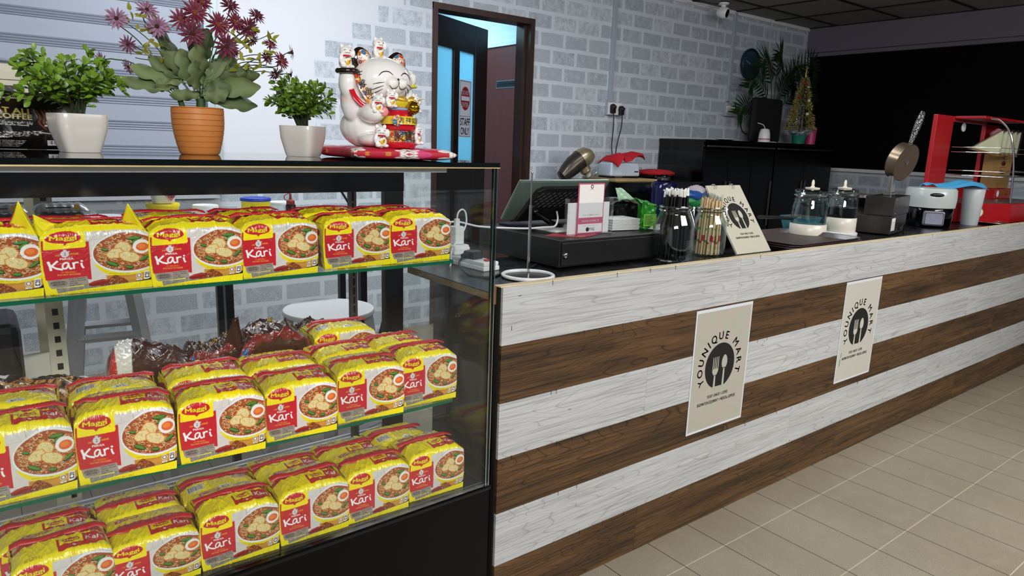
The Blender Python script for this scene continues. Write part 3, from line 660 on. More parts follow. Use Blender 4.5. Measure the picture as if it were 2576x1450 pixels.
# ================================================================== NOODLE PACKS
def front_art(nx, ny, seed=0):
    c = Canvas(1530, 1020, nx, 176, '#fbe80a'); rg = random.Random(11)
    X = lambda pts: [(x-100, y-380) for x, y in pts]
    # photographed white wood background
    c.poly(X([(640, 486), (1700, 466), (1700, 1275), (700, 1300), (640, 1300)]), '#ddd6d2')
    for k in range(60):
        y = 480+rg.random()*620; x = 700+rg.random()*900; c.line(X([(x, y), (x+60+rg.random()*120, y-4)]), 2.5, '#c3b8b2', .5)
    c.line(X([(985, 480), (992, 560)]), 5, '#6d625c'); c.line(X([(1150, 478), (1156, 520)]), 4, '#8d827c'); c.line(X([(700, 575), (1300, 560)]), 3, '#a89c96')
    c.poly(X([(255, 1290), (1650, 1255), (1650, 1310), (265, 1368)]), '#8f8a84')
    for k in range(26):
        x = 270+rg.random()*500; y = 1300+rg.random()*45; c.line(X([(x, y+14), (x+16, y-10)]), 5, rg.choice(['#4c4844', '#c9c5bf', '#6d6964']))
    # bowl body
    c.poly(X([(800, 950), (880, 1060), (980, 1130), (1120, 1180), (1700, 1200), (1700, 1060), (1200, 1000)]), '#f0dc10')
    c.poly(X([(950, 1140), (1100, 1150), (1300, 1160), (1700, 1110), (1700, 1262), (1200, 1280), (960, 1250)]), '#c98a2c')
    c.poly(X([(1200, 1190), (1700, 1150), (1700, 1200), (1250, 1250)]), '#dba04a', .5)
    # rim and soup
    c.ell(1300-100, 800-380, 525, 322, '#eef0f2'); c.ell(1300-100, 795-380, 505, 296, '#a8522a')
    def inside(x, y): return ((x-1200)/500)**2+((y-415)/288)**2 < 1
    for k in range(430):
        a = rg.random()*6.3; q_ = sqrt(rg.random()); x = 1200+q_*490*cos(a); y = 415+q_*280*sin(a); r = 9+rg.random()*24; s = rg.random()*6.3; ln = 2+rg.random()*3.2
        pts = [(x+r*cos(s+ln*t/7), y+r*.75*sin(s+ln*t/7)) for t in range(8)]
        if all(inside(*p) for p in pts):
            c.line([(px, py+6) for px, py in pts], 14, '#6a2410', .85)
            c.line(pts, 10, rg.choice(['#e6b06a', '#dd9450', '#eec490', '#cf7c3c', '#c25a2c', '#e8a878', '#f0d0a0']))
    for x, y, w, h, a in ((1395, 578, 125, 34, -.06), (1410, 630, 90, 34, -.5), (1050, 965, 105, 38, .42), (1520, 905, 100, 30, -.55), (1290, 1035, 70, 34, .15), (960, 735, 60, 26, .3)):
        c.ell(x-100, y-380, w*.9, h, '#24401c', a); c.ell(x-104, y-386, w*.8, h*.6, '#5a8a34', a)
    for pts in ([(1060, 760), (1120, 660), (1190, 615), (1300, 640), (1350, 720), (1310, 790), (1180, 800)], [(975, 790), (1060, 725), (1190, 720), (1240, 800), (1180, 880), (1010, 880), (970, 840)], [(1150, 800), (1230, 770), (1390, 810), (1460, 880), (1430, 945), (1330, 965), (1200, 920), (1145, 860)]):
        P_ = X(pts); cx = sum(p[0] for p in P_)/len(P_); cy = sum(p[1] for p in P_)/len(P_)
        c.poly([(x, y+8) for x, y in P_], '#8a4a18', .7); c.poly(P_, '#d9913c'); P2 = [(cx+(x-cx)*.88, cy+(y-cy)*.88) for x, y in P_]; c.poly(P2, '#e9d498')
        for k in range(26):
            x = cx+(rg.random()-.5)*190; y = cy+(rg.random()-.5)*120; c.ell(x, y, 4, 5, rg.choice(['#6a5a20', '#7c6a2c', '#4a5a20']), alpha=.8)
    c.ell(1490-100, 715-380, 132, 112, '#f4efe8', -.15); c.ell(1500-100, 722-380, 96, 66, '#e0682a', -.12); c.ell(1485-100, 712-380, 60, 38, '#ee8440', -.1)
    for x, w in ((1110, 300),): c.text('SERVING SUGGESTION', x-100+30, 1128-380, 11, '#3a2a10', w, rot=.09)
    # curry powder, chilli
    for k in range(420):
        t = rg.random(); x = 860+t*400; hgt = 150*max(0, 1-abs((x-1080)/200))**.8; y = 1290-rg.random()*hgt-(x-1080)*.05
        c.ell(x-100, y-380, 9, 7, rg.choice(['#8a3c18', '#6a2a10', '#a04c22', '#7a3214']))
    c.poly(X([(690, 1250), (780, 1215), (900, 1195), (1010, 1215), (980, 1265), (880, 1290), (760, 1300), (700, 1285)]), '#8c1a14'); c.line(X([(720, 1250), (850, 1220), (960, 1222)]), 12, '#c8402e')
    c.line(X([(640, 1275), (700, 1262)]), 14, '#4c6a24')
    # red panel
    c.poly(X([(118, 560), (152, 560), (152, 690), (700, 672), (700, 592), (752, 590), (748, 1185), (700, 1180), (680, 1140), (165, 1160), (135, 1150)]), '#c8202c')
    for k in range(14):
        y = 700+rg.random()*440; c.line(X([(140+rg.random()*80, y), (600+rg.random()*130, y-8)]), 3, '#b01824', .35)
    c.poly(X([(150, 478), (706, 476), (708, 655), (690, 678), (160, 698), (148, 688)]), '#fde80e')
    c.ell(410-100, 536-380, 242, 72, '#c8202c'); c.poly(X([(300, 590), (380, 602), (425, 642), (470, 600), (560, 585), (500, 560), (340, 560)]), '#c8202c')
    c.text('Maggi', 412-100, 562-380, 54, '#7a1018', 368, bold=True); c.text('Maggi', 409-100, 559-380, 54, '#f6e81c', 362, bold=True)
    c.ell(627-100, 592-380, 7, 7, '#c8202c')
    # stopwatch row
    c.ell(422-100, 768-380, 55, 50, '#d8d8da'); c.rect(400-100, 703-380, 46, 14, '#d8d8da'); c.rect(414-100, 710-380, 18, 14, '#d8d8da'); c.line(X([(462, 738), (484, 732)]), 14, '#d8d8da')
    c.text('2', 422-100, 788-380, 44, '#7a2028', bold=True); c.text('mi', 355-100, 796-380, 30, '#f0a828', 56, 'r', True, .2); c.text('minit', 486-100, 782-380, 32, '#f0a828', 118, 'l', True, .2)
    c.text('PERISA', 443-100, 854-380, 28, '#f4f0f0', 180, bold=True)
    # hand-drawn Kari
    K = '#fbfafa'
    for pts, w in (([(202, 878), (222, 950), (226, 1002)], 34), ([(318, 872), (272, 912), (232, 946)], 26), ([(238, 940), (300, 980), (372, 1000)], 27),
                   ([(452, 905), (420, 900), (388, 925), (380, 965), (398, 990), (432, 978), (455, 935)], 22), ([(458, 905), (462, 960), (478, 992), (500, 990)], 24),
                   ([(520, 905), (526, 955), (524, 995)], 24), ([(524, 930), (552, 905), (586, 905)], 22), ([(628, 922), (636, 965), (652, 992)], 26)):
        c.line([(p.x-100, p.y-380) for p in bez([(x, y, 0) for x, y in pts], 5)], w, K)
    c.ell(636-100, 886-380, 17, 14, K)
    c.text('MI SEGERA /', 455-100, 1058-380, 23, '#f0902c', 200, bold=True); c.text('INSTANT NOODLES', 455-100, 1094-380, 25, '#f0a050', 305, bold=True)
    c.poly(X([(158, 1160), (690, 1130), (702, 1262), (200, 1292), (170, 1250)]), '#a3978c'); c.ell(300-100, 1215-380, 118, 52, '#8d8177')
    c.text('KEBAIKAN', 295-100, 1205-380, 24, '#241c18', 188, bold=True, rot=-.05); c.text('SEBENAR', 300-100, 1240-380, 24, '#241c18', 165, bold=True, rot=-.05)
    for i, s_ in enumerate(('12 Jenis Rempah', 'Sebenar Dimasak', 'Sehingga', 'Pecah Minyak')): c.text(s_, 445-100, 1170-380+i*31, 18, '#241c18', (218, 222, 110, 165)[i], 'l', True, rot=-.05)
    # marks bottom right
    c.ell(1425-100, 1182-380, 46, 42, '#f0ece4'); c.ell(1425-100, 1182-380, 38, 34, '#8a6230'); c.ell(1425-100, 1182-380, 22, 22, '#f0ece4'); c.rect(1385-100, 1234-380, 82, 26, '#e9e2d4')
    c.rect(1502-100, 1120-380, 88, 130, '#f4f4f2'); c.rect(1512-100, 1135-380, 68, 90, '#3a3a40'); c.ell(1546-100, 1192-380, 22, 20, '#f4f4f2'); c.text('120', 1546-100, 1165-380, 20, '#f4f4f2', 50, bold=True)
    c.text('HALAL', 1425-100, 1252-380, 12, '#3a3020', 60)
    c.poly(X([(1390, 1268), (1560, 1250), (1650, 1200), (1700, 1200), (1700, 1300), (1300, 1300)]), '#1d1812')
    c.poly(X([(100, 1300), (260, 1366), (700, 1325), (1200, 1292), (1700, 1262), (1700, 1420), (100, 1420)]), '#fbe80a')
    c.line(X([(180, 1352), (700, 1345)]), 3, '#6a6408', .4)
    for i, s_ in enumerate(('MI SEGERA PERISA KARI INSTANT NOODLES CURRY FLAVOUR', 'PERISA KARI BERAT BERSIH NET WEIGHT 5 x 79 g')): c.text(s_, 520-100, 1372-380+i*20, 10, '#2c2a08', 820, bold=True, rot=-.03)
    # side strip left
    c.poly(X([(100, 560), (118, 560), (140, 1180), (100, 1250)]), '#f0e60c')
    # creases printed nowhere; date stamp on the yellow band
    c.text('01.09.2024   A', 250-100, 422-380, 17, '#15140c', 200, rot=.03, bold=True); c.text('BAIK SEBELUM 31 05', 265-100, 446-380, 15, '#15140c', 230, rot=.03, bold=True)
    return c.get()[14:174]
def top_art(nx, ny, kind):
    """u across, v from the rear edge (row 0) to the front edge"""
    c = Canvas(1530, 1150, nx, ny, '#fbe70e'); rg = random.Random(kind)
    if kind == 1:       # upside: ingredients panel and barcode at the rear
        for k in range(22): c.line([(560+rg.random()*30, 640+k*17), (1120-rg.random()*60, 640+k*17)], 5, '#4c4a10', .75)
        c.rect(120, 700, 330, 250, '#e9e9e4')
        for k in range(24): c.rect(140+k*12.5, 715, rg.choice([3, 5, 8]), 200, '#1a1a1a')
        c.rect(760, 960, 260, 110, '#dcdcd8'); c.text('BYX', 890, 1050, 60, '#1c1c1c', bold=True); c.rect(1100, 620, 300, 150, '#b9ab9c')
    else:
        c.rect(900, 60, 360, 150, '#dcdad6')
        for k in range(22): c.rect(930+rg.random()*300, 75+rg.random()*110, 26, 8, '#1a1a1a')
        c.poly([(160, 120), (600, 90), (610, 250), (170, 280)], '#c4202c'); c.text('Kari', 300, 230, 70, '#f4f0f0', bold=True); c.ell(490, 170, 90, 45, '#f0e312'); c.text('Maggi', 490, 185, 30, '#a81820', bold=True)
        c.poly([(700, 740), (745, 740), (745, 930), (1120, 915), (1120, 670), (1500, 640), (1480, 960), (1300, 1040), (715, 1080)], '#c8202c')
        c.poly([(760, 720), (1105, 700), (1105, 900), (765, 915)], '#f0e312'); c.ell(935, 812, 140, 66, '#c8202c'); c.text('Maggi', 935, 836, 54, '#f4e41c', 230, bold=True)
        c.text('Kari', 1300, 890, 130, '#fafafa', 280, bold=True, slant=.1); c.text('MI SEGERA / INSTANT', 1290, 940, 20, '#f0a038', 220, bold=True); c.ell(970, 985, 26, 24, '#e2e2e4'); c.text('mi', 900, 1000, 24, '#f0a838'); c.text('minit', 1045, 1000, 24, '#f0a838')
        c.text('30.05.2024  A', 330, 1060, 24, '#15140c', 240, bold=True); c.text('BAIK SEBELUM 14 15', 340, 1095, 22, '#15140c', 270, bold=True)
    # red band either side of the seam
    P_ = [(0, 470), (200, 440), (760, 480), (1200, 430), (1530, 400), (1530, 640), (1250, 610), (800, 640), (300, 600), (0, 640)]
    c.poly(P_, '#c4202c')
    for k in range(60):
        x = k*26; c.line([(x, 470), (x+8, 600)], 4, '#9c1420', .35)
    return c.get()
def fold_noise(X, Y, rng, n, amp, fx, fy, ang=None):
    s = np.zeros_like(X)
    for i in range(n):
        a = (rng.random()-.5)*1.2 if ang is None else ang+(rng.random()-.5)*.5
        k = 1+rng.random()*2; p = rng.random()*6.28
        ph = (X*cos(a)*fx+Y*fy*sin(a)+.35*np.sin(Y*fy*.7+p))*k+p
        s += (1-np.abs(np.sin(ph)))**3*amp/k*(.5+rng.random())
    return s
def pack_mesh(seed, kind=0, W_=.147, H_=.104, D_=.115, nx=236, dome=.012):
    rng = np.random.default_rng(seed)
    nf, nt = 160, 120
    F = FRONT if kind != 1 else FRONT2; Tp = TOP[kind]
    C = np.concatenate([Tp, F], 0)                     # row 0 = rear edge of the top ... last = bottom of the front
    ny = nt+nf; u = np.linspace(0, 1, nx); X = np.repeat(u[None], ny, 0)
    rr = .011                                          # corner roundness in profile
    L1 = D_-rr; L2 = H_-rr; arc = rr*pi/2; tt = np.concatenate([np.linspace(0, L1+arc/2, nt), np.linspace(L1+arc/2, L1+arc+L2, nf+1)[1:]])
    y = np.where(tt < L1, D_-tt, np.where(tt < L1+arc, rr-rr*np.sin(np.clip((tt-L1)/rr, 0, pi/2)), 0))
    z = np.where(tt < L1, H_, np.where(tt < L1+arc, H_-rr+rr*np.cos(np.clip((tt-L1)/rr, 0, pi/2)), H_-rr-(tt-L1-arc)))
    nyv = np.where(tt < L1, 0, np.where(tt < L1+arc, -np.sin(np.clip((tt-L1)/rr, 0, pi/2)), -1)); nz = np.where(tt < L1, 1, np.where(tt < L1+arc, np.cos(np.clip((tt-L1)/rr, 0, pi/2)), 0))
    Y = np.repeat(y[:, None], nx, 1); Z = np.repeat(z[:, None], nx, 1)
    top = np.repeat(nz[:, None], nx, 1); fr = -np.repeat(nyv[:, None], nx, 1)
    e = np.minimum(X, 1-X)*2; fz = Z/H_
    # domed top, bellied front
    dz = top*(dome*np.clip(e*1.6, 0, 1)**.6*(np.sin(pi*np.clip((Y+.02)/(D_+.02), 0, 1)))**.7)
    bel = .0035*np.sin(pi*np.clip(fz, 0, 1))*np.clip(e*2.2, 0, 1)**.7
    tw = Y/D_
    w1 = (fold_noise(X*6, tw*6, rng, 5, .0021, 1.3, 2.0)+fold_noise(X*13, tw*9, rng, 4, .0011, 1.2, 1.3))*top
    w2 = fold_noise(X*9, fz*5, rng, 5, .0016, 1.6, 1.2, .3)*fr*np.clip((fz-.72)*4, 0, 1)
    w3 = fold_noise(X*3, fz*5, rng, 4, .0008, 1.0, 1.4)*fr*np.clip(e*3, 0, 1)
    w4 = fold_noise(X*16, fz*2, rng, 3, .0010, 1.8, .5, 0)*fr*np.clip(.14-fz, 0, .14)*7
    d = w1+w2+w3+w4
    pinch = .004*(1-np.clip((fz-.05)/.15, 0, 1))*0+.005*top*np.clip(Y/D_, 0, 1)
    xs = (X-.5)*W_*(1-pinch*2/W_); xs += (X-.5)*.006*np.sin(pi*fz)*fr
    yy = Y-fr*(bel+d); zz = Z+dz+top*d
    zz -= top*.006*(1-np.clip(e*5, 0, 1))            # ends of the top drop
    P = np.stack([xs, yy, zz], -1)
    # side gussets, back and bottom in plain film colours
    ex = []
    for sd in (0, -1):
        edge = P[:, sd]; m = 26; fr_rows = edge[nt-8:]; k = len(fr_rows)
        t = np.linspace(0, 1, m)[None, :, None]
        back = fr_rows.copy(); back[:, 1] = D_-.004; back[:, 2] = np.minimum(fr_rows[:, 2], H_-.006)
        G = fr_rows[:, None]*(1-t)+back[:, None]*t
        zz2 = (G[..., 2]/H_); sgn = 1 if sd == 0 else -1
        G[..., 0] += sgn*(.010*np.sin(pi*t[..., 0])**1.3*np.clip(1.15-zz2, 0, 1)*(zz2 > 0)-fold_noise(t[..., 0]*5+0*zz2, zz2*7, rng, 4, .002, 1, 2))*np.clip(t[..., 0]*8, 0, 1)
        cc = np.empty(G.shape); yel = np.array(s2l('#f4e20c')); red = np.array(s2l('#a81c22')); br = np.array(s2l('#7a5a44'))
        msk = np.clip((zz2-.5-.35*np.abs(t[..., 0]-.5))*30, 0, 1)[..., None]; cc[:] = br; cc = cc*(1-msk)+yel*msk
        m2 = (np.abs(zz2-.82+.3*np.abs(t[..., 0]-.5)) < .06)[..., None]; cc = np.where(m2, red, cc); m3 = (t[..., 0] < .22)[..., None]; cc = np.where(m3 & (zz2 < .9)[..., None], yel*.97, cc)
        if sd == 0: G = G[:, ::-1]; cc = cc[:, ::-1]
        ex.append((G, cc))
    r0 = P[0]; k = 40; t = np.linspace(0, 1, k)[:, None, None]; bot = r0.copy(); bot[:, 2] = 0.0; bot[:, 1] = D_-.004
    G = bot[None]*(1-t)+r0[None]*t; G[..., 1] += .004*np.sin(pi*t[..., 0]); cc = np.repeat(C[-1][None]*0+np.array(s2l('#f4e20c')), k, 0); cc[12:28] = s2l('#c4202c'); ex.append((G[:, ::1], cc))
    f0 = P[-1]; t = np.linspace(0, 1, 6)[:, None, None]; G = f0[None]*(1-t)+bot[None]*t; G[..., 2] = np.where(t[..., 0] > 0, .0006, G[..., 2]); ex.append((G, np.repeat(C[-1][None], 6, 0)))
    return P, C, ex
FRONT = front_art(236, 160)
FRONT2 = FRONT
TOP = {0: top_art(236, 120, 0), 1: top_art(236, 120, 1)}
M['film_print'] = vcol_mat('printed_noodle_film', .22, .55, 48, coat=.4)
M['seam_red'] = mat('crimped_red_seam', '#c01c28', .3, bump=.5, vs=90)
M['film_yellow'] = mat('yellow_film', '#ecdf10', .25, bump=.5, vs=40)
M['film_red'] = mat('red_film', '#c01c26', .28, bump=.5, vs=40)
def seam(seed, W_, D_, z, parent, flop=1, mt='seam_red'):
    rg = random.Random(seed); n = 72
    def fn(u, v):
        x = (u-.5)*W_*.99; e = min(u, 1-u)
        zz = z+.0012-.006*(1-min(1, e*9))+.0003*sin(u*150)+.0022*sin(u*9+seed)*v+.003*sin(pi*v)
        y = D_*.5+flop*(v*.019)+.002*sin(u*14+seed); return (x, y, zz)
    q = MB(); q.grid(fn, n, 4); return q.build('seam', mt, parent, smooth=True, solid=.0006, ang=60)
def flap(parent, side, W_, D_, H_, hgt, lean, y0=.03):
    """pulled-up film corner: yellow outside, red inside"""
    s = side
    a = Vector((s*W_/2*.98, .002, H_-.012)); b = Vector((s*W_/2*.97, D_*.62, H_-.004)); c = Vector((s*(W_/2+lean), y0, H_+hgt)); d = Vector((s*(W_/2-.032), y0+.015, H_+.008))
    q = MB()
    def tri(p0, p1, p2, mi, bulge):
        def fn(u, v):
            p = p0*(1-u)+p1*u; p = p*(1-v)+p2*v; return p+Vector((s*bulge*sin(pi*u)*(1-v), 0, .002*sin(9*u+5*v)))
        q.grid(fn, 10, 10, mi)
    tri(a, b, c, 0, .006); tri(a, d, c+Vector((0, .001, -.001)), 0, .002); tri(d, b, c+Vector((0, .002, -.001)), 1, 0)
    return q.build('corner_flap', ['film_yellow', 'film_red'], parent, smooth=True, solid=.0005)
protos = {}
def pack_proto(key, seed, kind=0, W_=.147, H_=.104, D_=.115, dome=.012, mt='film_print', sm='seam_red'):
    P, C, ex = pack_mesh(seed, kind, W_, H_, D_, dome=dome)
    t = thing('noodle_pack', 'x', 'noodle pack', (0, 0, -5))
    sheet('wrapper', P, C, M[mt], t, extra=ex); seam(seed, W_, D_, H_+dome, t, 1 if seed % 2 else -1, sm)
    protos[key] = t; return t
for k, (sd, kd) in {'a': (1, 0), 'b': (2, 0), 'c': (3, 0), 'r': (5, 1)}.items(): pack_proto(k, sd, kd)
used = set()
def pack(key, u, v, z, label, group, rz=0, rx=0, sx=1, sz=1, flaps=(), ry=0):
    pr = protos[key]
    if key in used: t = copy_tree(pr)
    else: t = pr; used.add(key)
    # u,v = middle of the front face on the case floor plan
    t.location = cw(u, v, z); t.rotation_euler = (rx, ry, CA+rz); t.scale = (sx, 1, sz)
    tag(t, label, 'noodle pack', group); PK.append((t, key, flaps)); return t
PK = []
g1, g2, g3 = 'curry noodle packs on the top glass shelf', 'curry noodle packs on the middle glass shelf', 'curry noodle packs on the case floor'
e = .0004
A_ = 'yellow-red noodle pack '
pack('a', -.949, .030, S1+e, A_+'leftmost in front on the top shelf, with a tall red corner', g1, flaps=[(1, .046, -.018)], sz=.97)
pack('b', -.797, .026, S1+e, A_+'on the top shelf with both upper corners pulled up into points', g1, R(-1), flaps=[(-1, .026, .004), (1, .040, -.022)], sx=1.03, sz=.96)
pack('c', -.648, .012, S1+e, A_+'on the top shelf, fourth from the right end, under the blue-lidded tub', g1, R(-2), sz=.95)
pack('a', -.500, .014, S1+e, A_+'on the top shelf, third from the right end', g1, R(1), sx=.97, sz=.95)
pack('b', -.332, .033, S1+e, A_+'on the top shelf, second from the right end', g1, R(-1.5), sz=.91, sx=.98)
pack('c', -.186, .028, S1+e, A_+'at the right end of the top glass shelf', g1, R(-1), sz=.92)
pack('r', -.82, .150, S1+e, A_+'behind the two-pointed pack on the top shelf', g1, R(2), sz=.88)
pack('r', -.66, .140, S1+e, A_+'in the rear row on the top shelf, below the yellow tubs', g1, R(-4), sz=.93)
pack('a', -.50, .142, S1+e, A_+'in the rear row on the top shelf, below the red sauce bottle', g1, R(3), sz=.92)
pack('c', -.33, .155, S1+e, A_+'in the rear row on the top shelf, second from its right end', g1, R(-2), sz=.90)
pack('b', -.19, .150, S1+e, A_+'in the rear row on the top shelf, at its right end', g1, R(-1), sz=.90)
# middle shelf
pack('a', -.932, .020, S2+e, A_+'leftmost in front on the middle shelf', g2, R(-3), sz=1.12)
pack('b', -.781, .010, S2+e, A_+'in front on the middle shelf, fifth from the right end', g2, R(-8), sz=1.15)
pack('c', -.625, .000, S2+e, A_+'in front on the middle shelf, fourth from the right end', g2, R(-6), sz=1.08)
pack('a', -.472, .006, S2+e, A_+'in front on the middle shelf, third from the right end', g2, R(-6), sz=1.02, sx=.95)
pack('b', -.316, .012, S2+e, A_+'in front on the middle shelf, second from the right end', g2, R(-6), sz=1.06)
pack('c', -.166, .022, S2+e, A_+'in front at the right end of the middle shelf', g2, R(-5), sz=1.06, sx=.96)
pack('r', -.935, .145, S2+e, A_+'showing its barcode behind the leftmost pack of the middle shelf', g2, R(-4), sz=1.08)
pack('r', -.775, .138, S2+e, A_+'in the second row, middle shelf, barcode up, below the brown packs', g2, R(-5), sz=1.05)
pack('a', -.612, .130, S2+e, A_+'in the second row of the middle shelf, fourth from the right', g2, R(-4), sz=1.08)
pack('b', -.462, .128, S2+e, A_+'in the second row of the middle shelf, third from the right', g2, R(-3), sz=1.04)
pack('c', -.305, .135, S2+e, A_+'in the second row of the middle shelf, second from the right', g2, R(-3), sz=1.02)
pack('a', -.165, .145, S2+e, A_+'in the second row of the middle shelf, at the right end', g2, R(-5), sz=1.0, sx=.95)
pack('r', -.252, .270, S2+e+.0, A_+'tallest at the back of the middle shelf, below the stool', g2, R(-4), sz=1.16, sx=1.05)
# case floor
pack('a', -.888, .045, ZB+e, A_+'leftmost in front on the case floor', g3, R(-2), sz=1.06)
pack('b', -.745, .040, ZB+e, A_+'in front on the case floor, fifth from the right end', g3, R(-3), sz=.92)
pack('c', -.593, .035, ZB+e, A_+'in front on the case floor, fourth from the right end', g3, R(-3), sz=1.04)
pack('a', -.440, .031, ZB+e, A_+'in front on the case floor, third from the right end', g3, R(-3), sz=1.06)
pack('b', -.291, .028, ZB+e, A_+'in front on the case floor, second from the right end', g3, R(-3), sz=1.08)
pack('c', -.133, .034, ZB+e, A_+'in front at the right end of the case floor', g3, R(-3), sz=1.04)
pack('a', -.90, .165, ZB+e, A_+'leftmost in the second row of the case floor', g3, R(-2), sz=.87)
pack('b', -.745, .162, ZB+e, A_+'in the second row of the case floor, fifth from the right', g3, R(-2), sz=.87)
pack('r', -.592, .158, ZB+e, A_+'in the second row of the case floor, fourth from the right', g3, R(-3), sz=.87)
pack('c', -.440, .155, ZB+e, A_+'in the second row of the case floor, third from the right', g3, R(-3), sz=.87)
pack('a', -.290, .150, ZB+e, A_+'in the second row of the case floor, second from the right', g3, R(-3), sz=.87)
pack('r', -.145, .162, ZB+e, A_+'in the second row of the case floor, at the right end', g3, R(-3), sz=.87)
for t, key, fl_ in PK:
    for sd, hg, ln in fl_: flap(t, sd, .147, .115, .104, hg, ln)

# dark brown fried-noodle packs and the white one behind them -------------
def bag_art(nx, ny, kind):
    c = Canvas(1000, 700, nx, ny, '#3c120e'); rg = random.Random(kind)
    if kind == 0:
        c.poly([(0, 0), (1000, 0), (1000, 120), (0, 160)], '#4a1a14'); c.text('Mi goreng', 560, 360, 70, '#e0b030', 420, bold=True, slant=.15)
        c.text('ORIGINAL - PERISA ASLI', 480, 440, 38, '#f0ece6', 560, bold=True); c.text('PRE', 900, 330, 40, '#f0ece6'); c.poly([(0, 560), (1000, 520), (1000, 600), (0, 640)], '#7a1a18'); c.text('MI SEGERA', 180, 470, 26, '#eee8e0')
        for x in (60, 140): c.ell(x, 610, 40, 22, '#2c5a9c')
    elif kind == 1:
        c.poly([(0, 0), (330, 0), (250, 700), (0, 700)], '#dcdad6'); c.poly([(0, 300), (90, 260), (130, 700), (0, 700)], '#b81c22'); c.ell(250, 60, 50, 30, '#3858b0'); c.ell(290, 90, 40, 20, '#d05020')
        for k in range(14): x = 360+rg.random()*600; c.line([(x, 40), (x+40, 600)], 8, '#54201a', .5)
    else:
        c.a[:] = s2l('#cfd0d2'); c.ell(600, 470, 360, 300, '#2a1a12'); c.poly([(520, 0), (1000, 0), (1000, 120), (760, 190), (560, 90)], '#5a2024'); c.poly([(760, 130), (1000, 60), (1000, 250), (860, 240)], '#d8d6d8')
        for k in range(300):
            x = 360+rg.random()*520; y = 300+rg.random()*360; r = 12+rg.random()*16; s = rg.random()*6
            if ((x-620)/300)**2+((y-500)/230)**2 < 1: c.line([(x+r*cos(s+t*.6), y+r*.7*sin(s+t*.6)) for t in range(6)], 8, rg.choice(['#c08a48', '#d8a860', '#a06a30', '#b87a3c']))
        c.poly([(930, 250), (1000, 230), (1000, 420), (940, 380)], '#1c5a38')
    return c.get()
def soft_bag(label, u, v, z, rz, kind, w=.20, d=.13, h=.10, mt=None, seed=1, group=None, loc=None):
    nx, ny = 150, 110; C = bag_art(nx, ny, kind); rng = np.random.default_rng(seed)
    X, V = np.meshgrid(np.linspace(-1, 1, nx), np.linspace(1, -1, ny))     # row 0 = rear
    sup = (np.clip(1-np.abs(X)**5, 0, 1)*np.clip(1-np.abs(V)**4, 0, 1))**.45
    fold = fold_noise(X*2.2, V*2.2, rng, 6, .012, 1.2, 1.4)+fold_noise(X*5, V*5, rng, 4, .003, 1.1, 1.3)
    Z = h*sup*(.85+.15*np.sin(X*2+seed))+fold*np.clip(sup*1.4, 0, 1); Y = V*d/2*(1-.12*X**2); Xx = X*w/2
    front = np.clip((-V-.45)/.55, 0, 1); Y = np.where(V < -.45, -d/2*.93-.01*front, Y); 
    t = thing('noodle_bag', label, 'noodle pack', loc or cw(u, v, z), CA+rz, group)
    P = np.stack([Xx, Y, np.maximum(Z, .0008)], -1); B = P.copy(); B[..., 2] = 0.0003
    sheet('wrapper', P, C, M[mt or 'film_brown'], t, extra=[(B[:, ::-1], C*0+.02)])
    return t
M['film_brown'] = vcol_mat('brown_noodle_film', .16, .9, 45, coat=.6)
M['film_white'] = vcol_mat('white_noodle_film', .2, .5, 45, coat=.5)
gb = 'dark brown fried-noodle packs behind the middle shelf row'
t = soft_bag('crumpled dark brown noodle pack with a torn white end, leftmost of the brown packs', -.665, .335, S2+e, R(-6), 1, .20, .12, .150, seed=3, group=gb)
t = soft_bag('shiny dark brown noodle pack with an upright pointed flap', -.545, .355, S2+e, R(-4), 0, .135, .10, .160, seed=5, group=gb)
q = MB()
def fn(u, v): return (.035+.026*(u-.5)*(1-v*.8)*2+.012*v, -.05+.004*sin(5*u+3*v), .10+.085*v)
q.grid(fn, 8, 10); q.build('pointed_flap', mat('brown_film_plain', '#3a120f', .25, bump=.6), t, smooth=True, solid=.0008)
t = soft_bag('shiny dark brown noodle pack lettered ORIGINAL PERISA ASLI', -.415, .34, S2+e, R(-3), 0, .20, .12, .148, seed=8, group=gb)
t = soft_bag('dark brown noodle pack behind the tallest yellow pack, below the stool', -.245, .43, S2+e, R(0), 0, .18, .08, .112, seed=9, group=gb)
t = soft_bag('white noodle pack printed with fried noodles, at the left on the middle shelf', -.905, .32, S2+e, R(-4), 2, .27, .13, .135, mt='film_white', seed=4)

# ================================================================== PLANTS ON THE GLASS TOP
TOPZ = ZT+.0004
def leaf_pts(mb, base, dirv, up, L, Wd, mi=0, cup=.15, n=5, round_=.62, round2=.8):
    d = Vector(dirv).normalized(); x = d.cross(Vector(up))
    if x.length < 1e-3: x = d.cross(Vector((1, 0, 0)))
    x.normalize(); nrm = x.cross(d).normalized(); vs = []; m = []
    for i in range(n+1):
        t = i/n; w = Wd*(sin(pi*min(1, t**round_))**round2 if 0 < t < 1 else .04)
        c = Vector(base)+d*(L*t)-nrm*(cup*L*t*t); vs += [c-x*w/2+nrm*cup*w*.6, c, c+x*w/2+nrm*cup*w*.6]
    fs = []
    for i in range(n): a = 3*i; fs += [(a, a+1, a+4, a+3), (a+1, a+2, a+5, a+4)]
    mb.add(vs, fs, mi)
def leaf_mat(name, a, b, edge=None, rough=.35):
    g = N(name); geo = g.n('NewGeometry').outputs['Random Per Island']; n = g.noise(g.scale(g.obj(), (60, 60, 60)), 1, 3)
    c = g.mix(geo, s2l(a), s2l(b)); c = g.mix(g.math('MULTIPLY', n, .4), c, s2l(edge or b))
    pr = g.n('BsdfPrincipled', {'Base Color': c, 'Roughness': rough}); tl = g.n('BsdfTranslucent', {'Color': c}); mx = g.n('MixShader', {0: .18, 1: pr.outputs[0], 2: tl.outputs[0]})
    g.t.links.new(mx.outputs[0], g.out.inputs[0]); return g.m
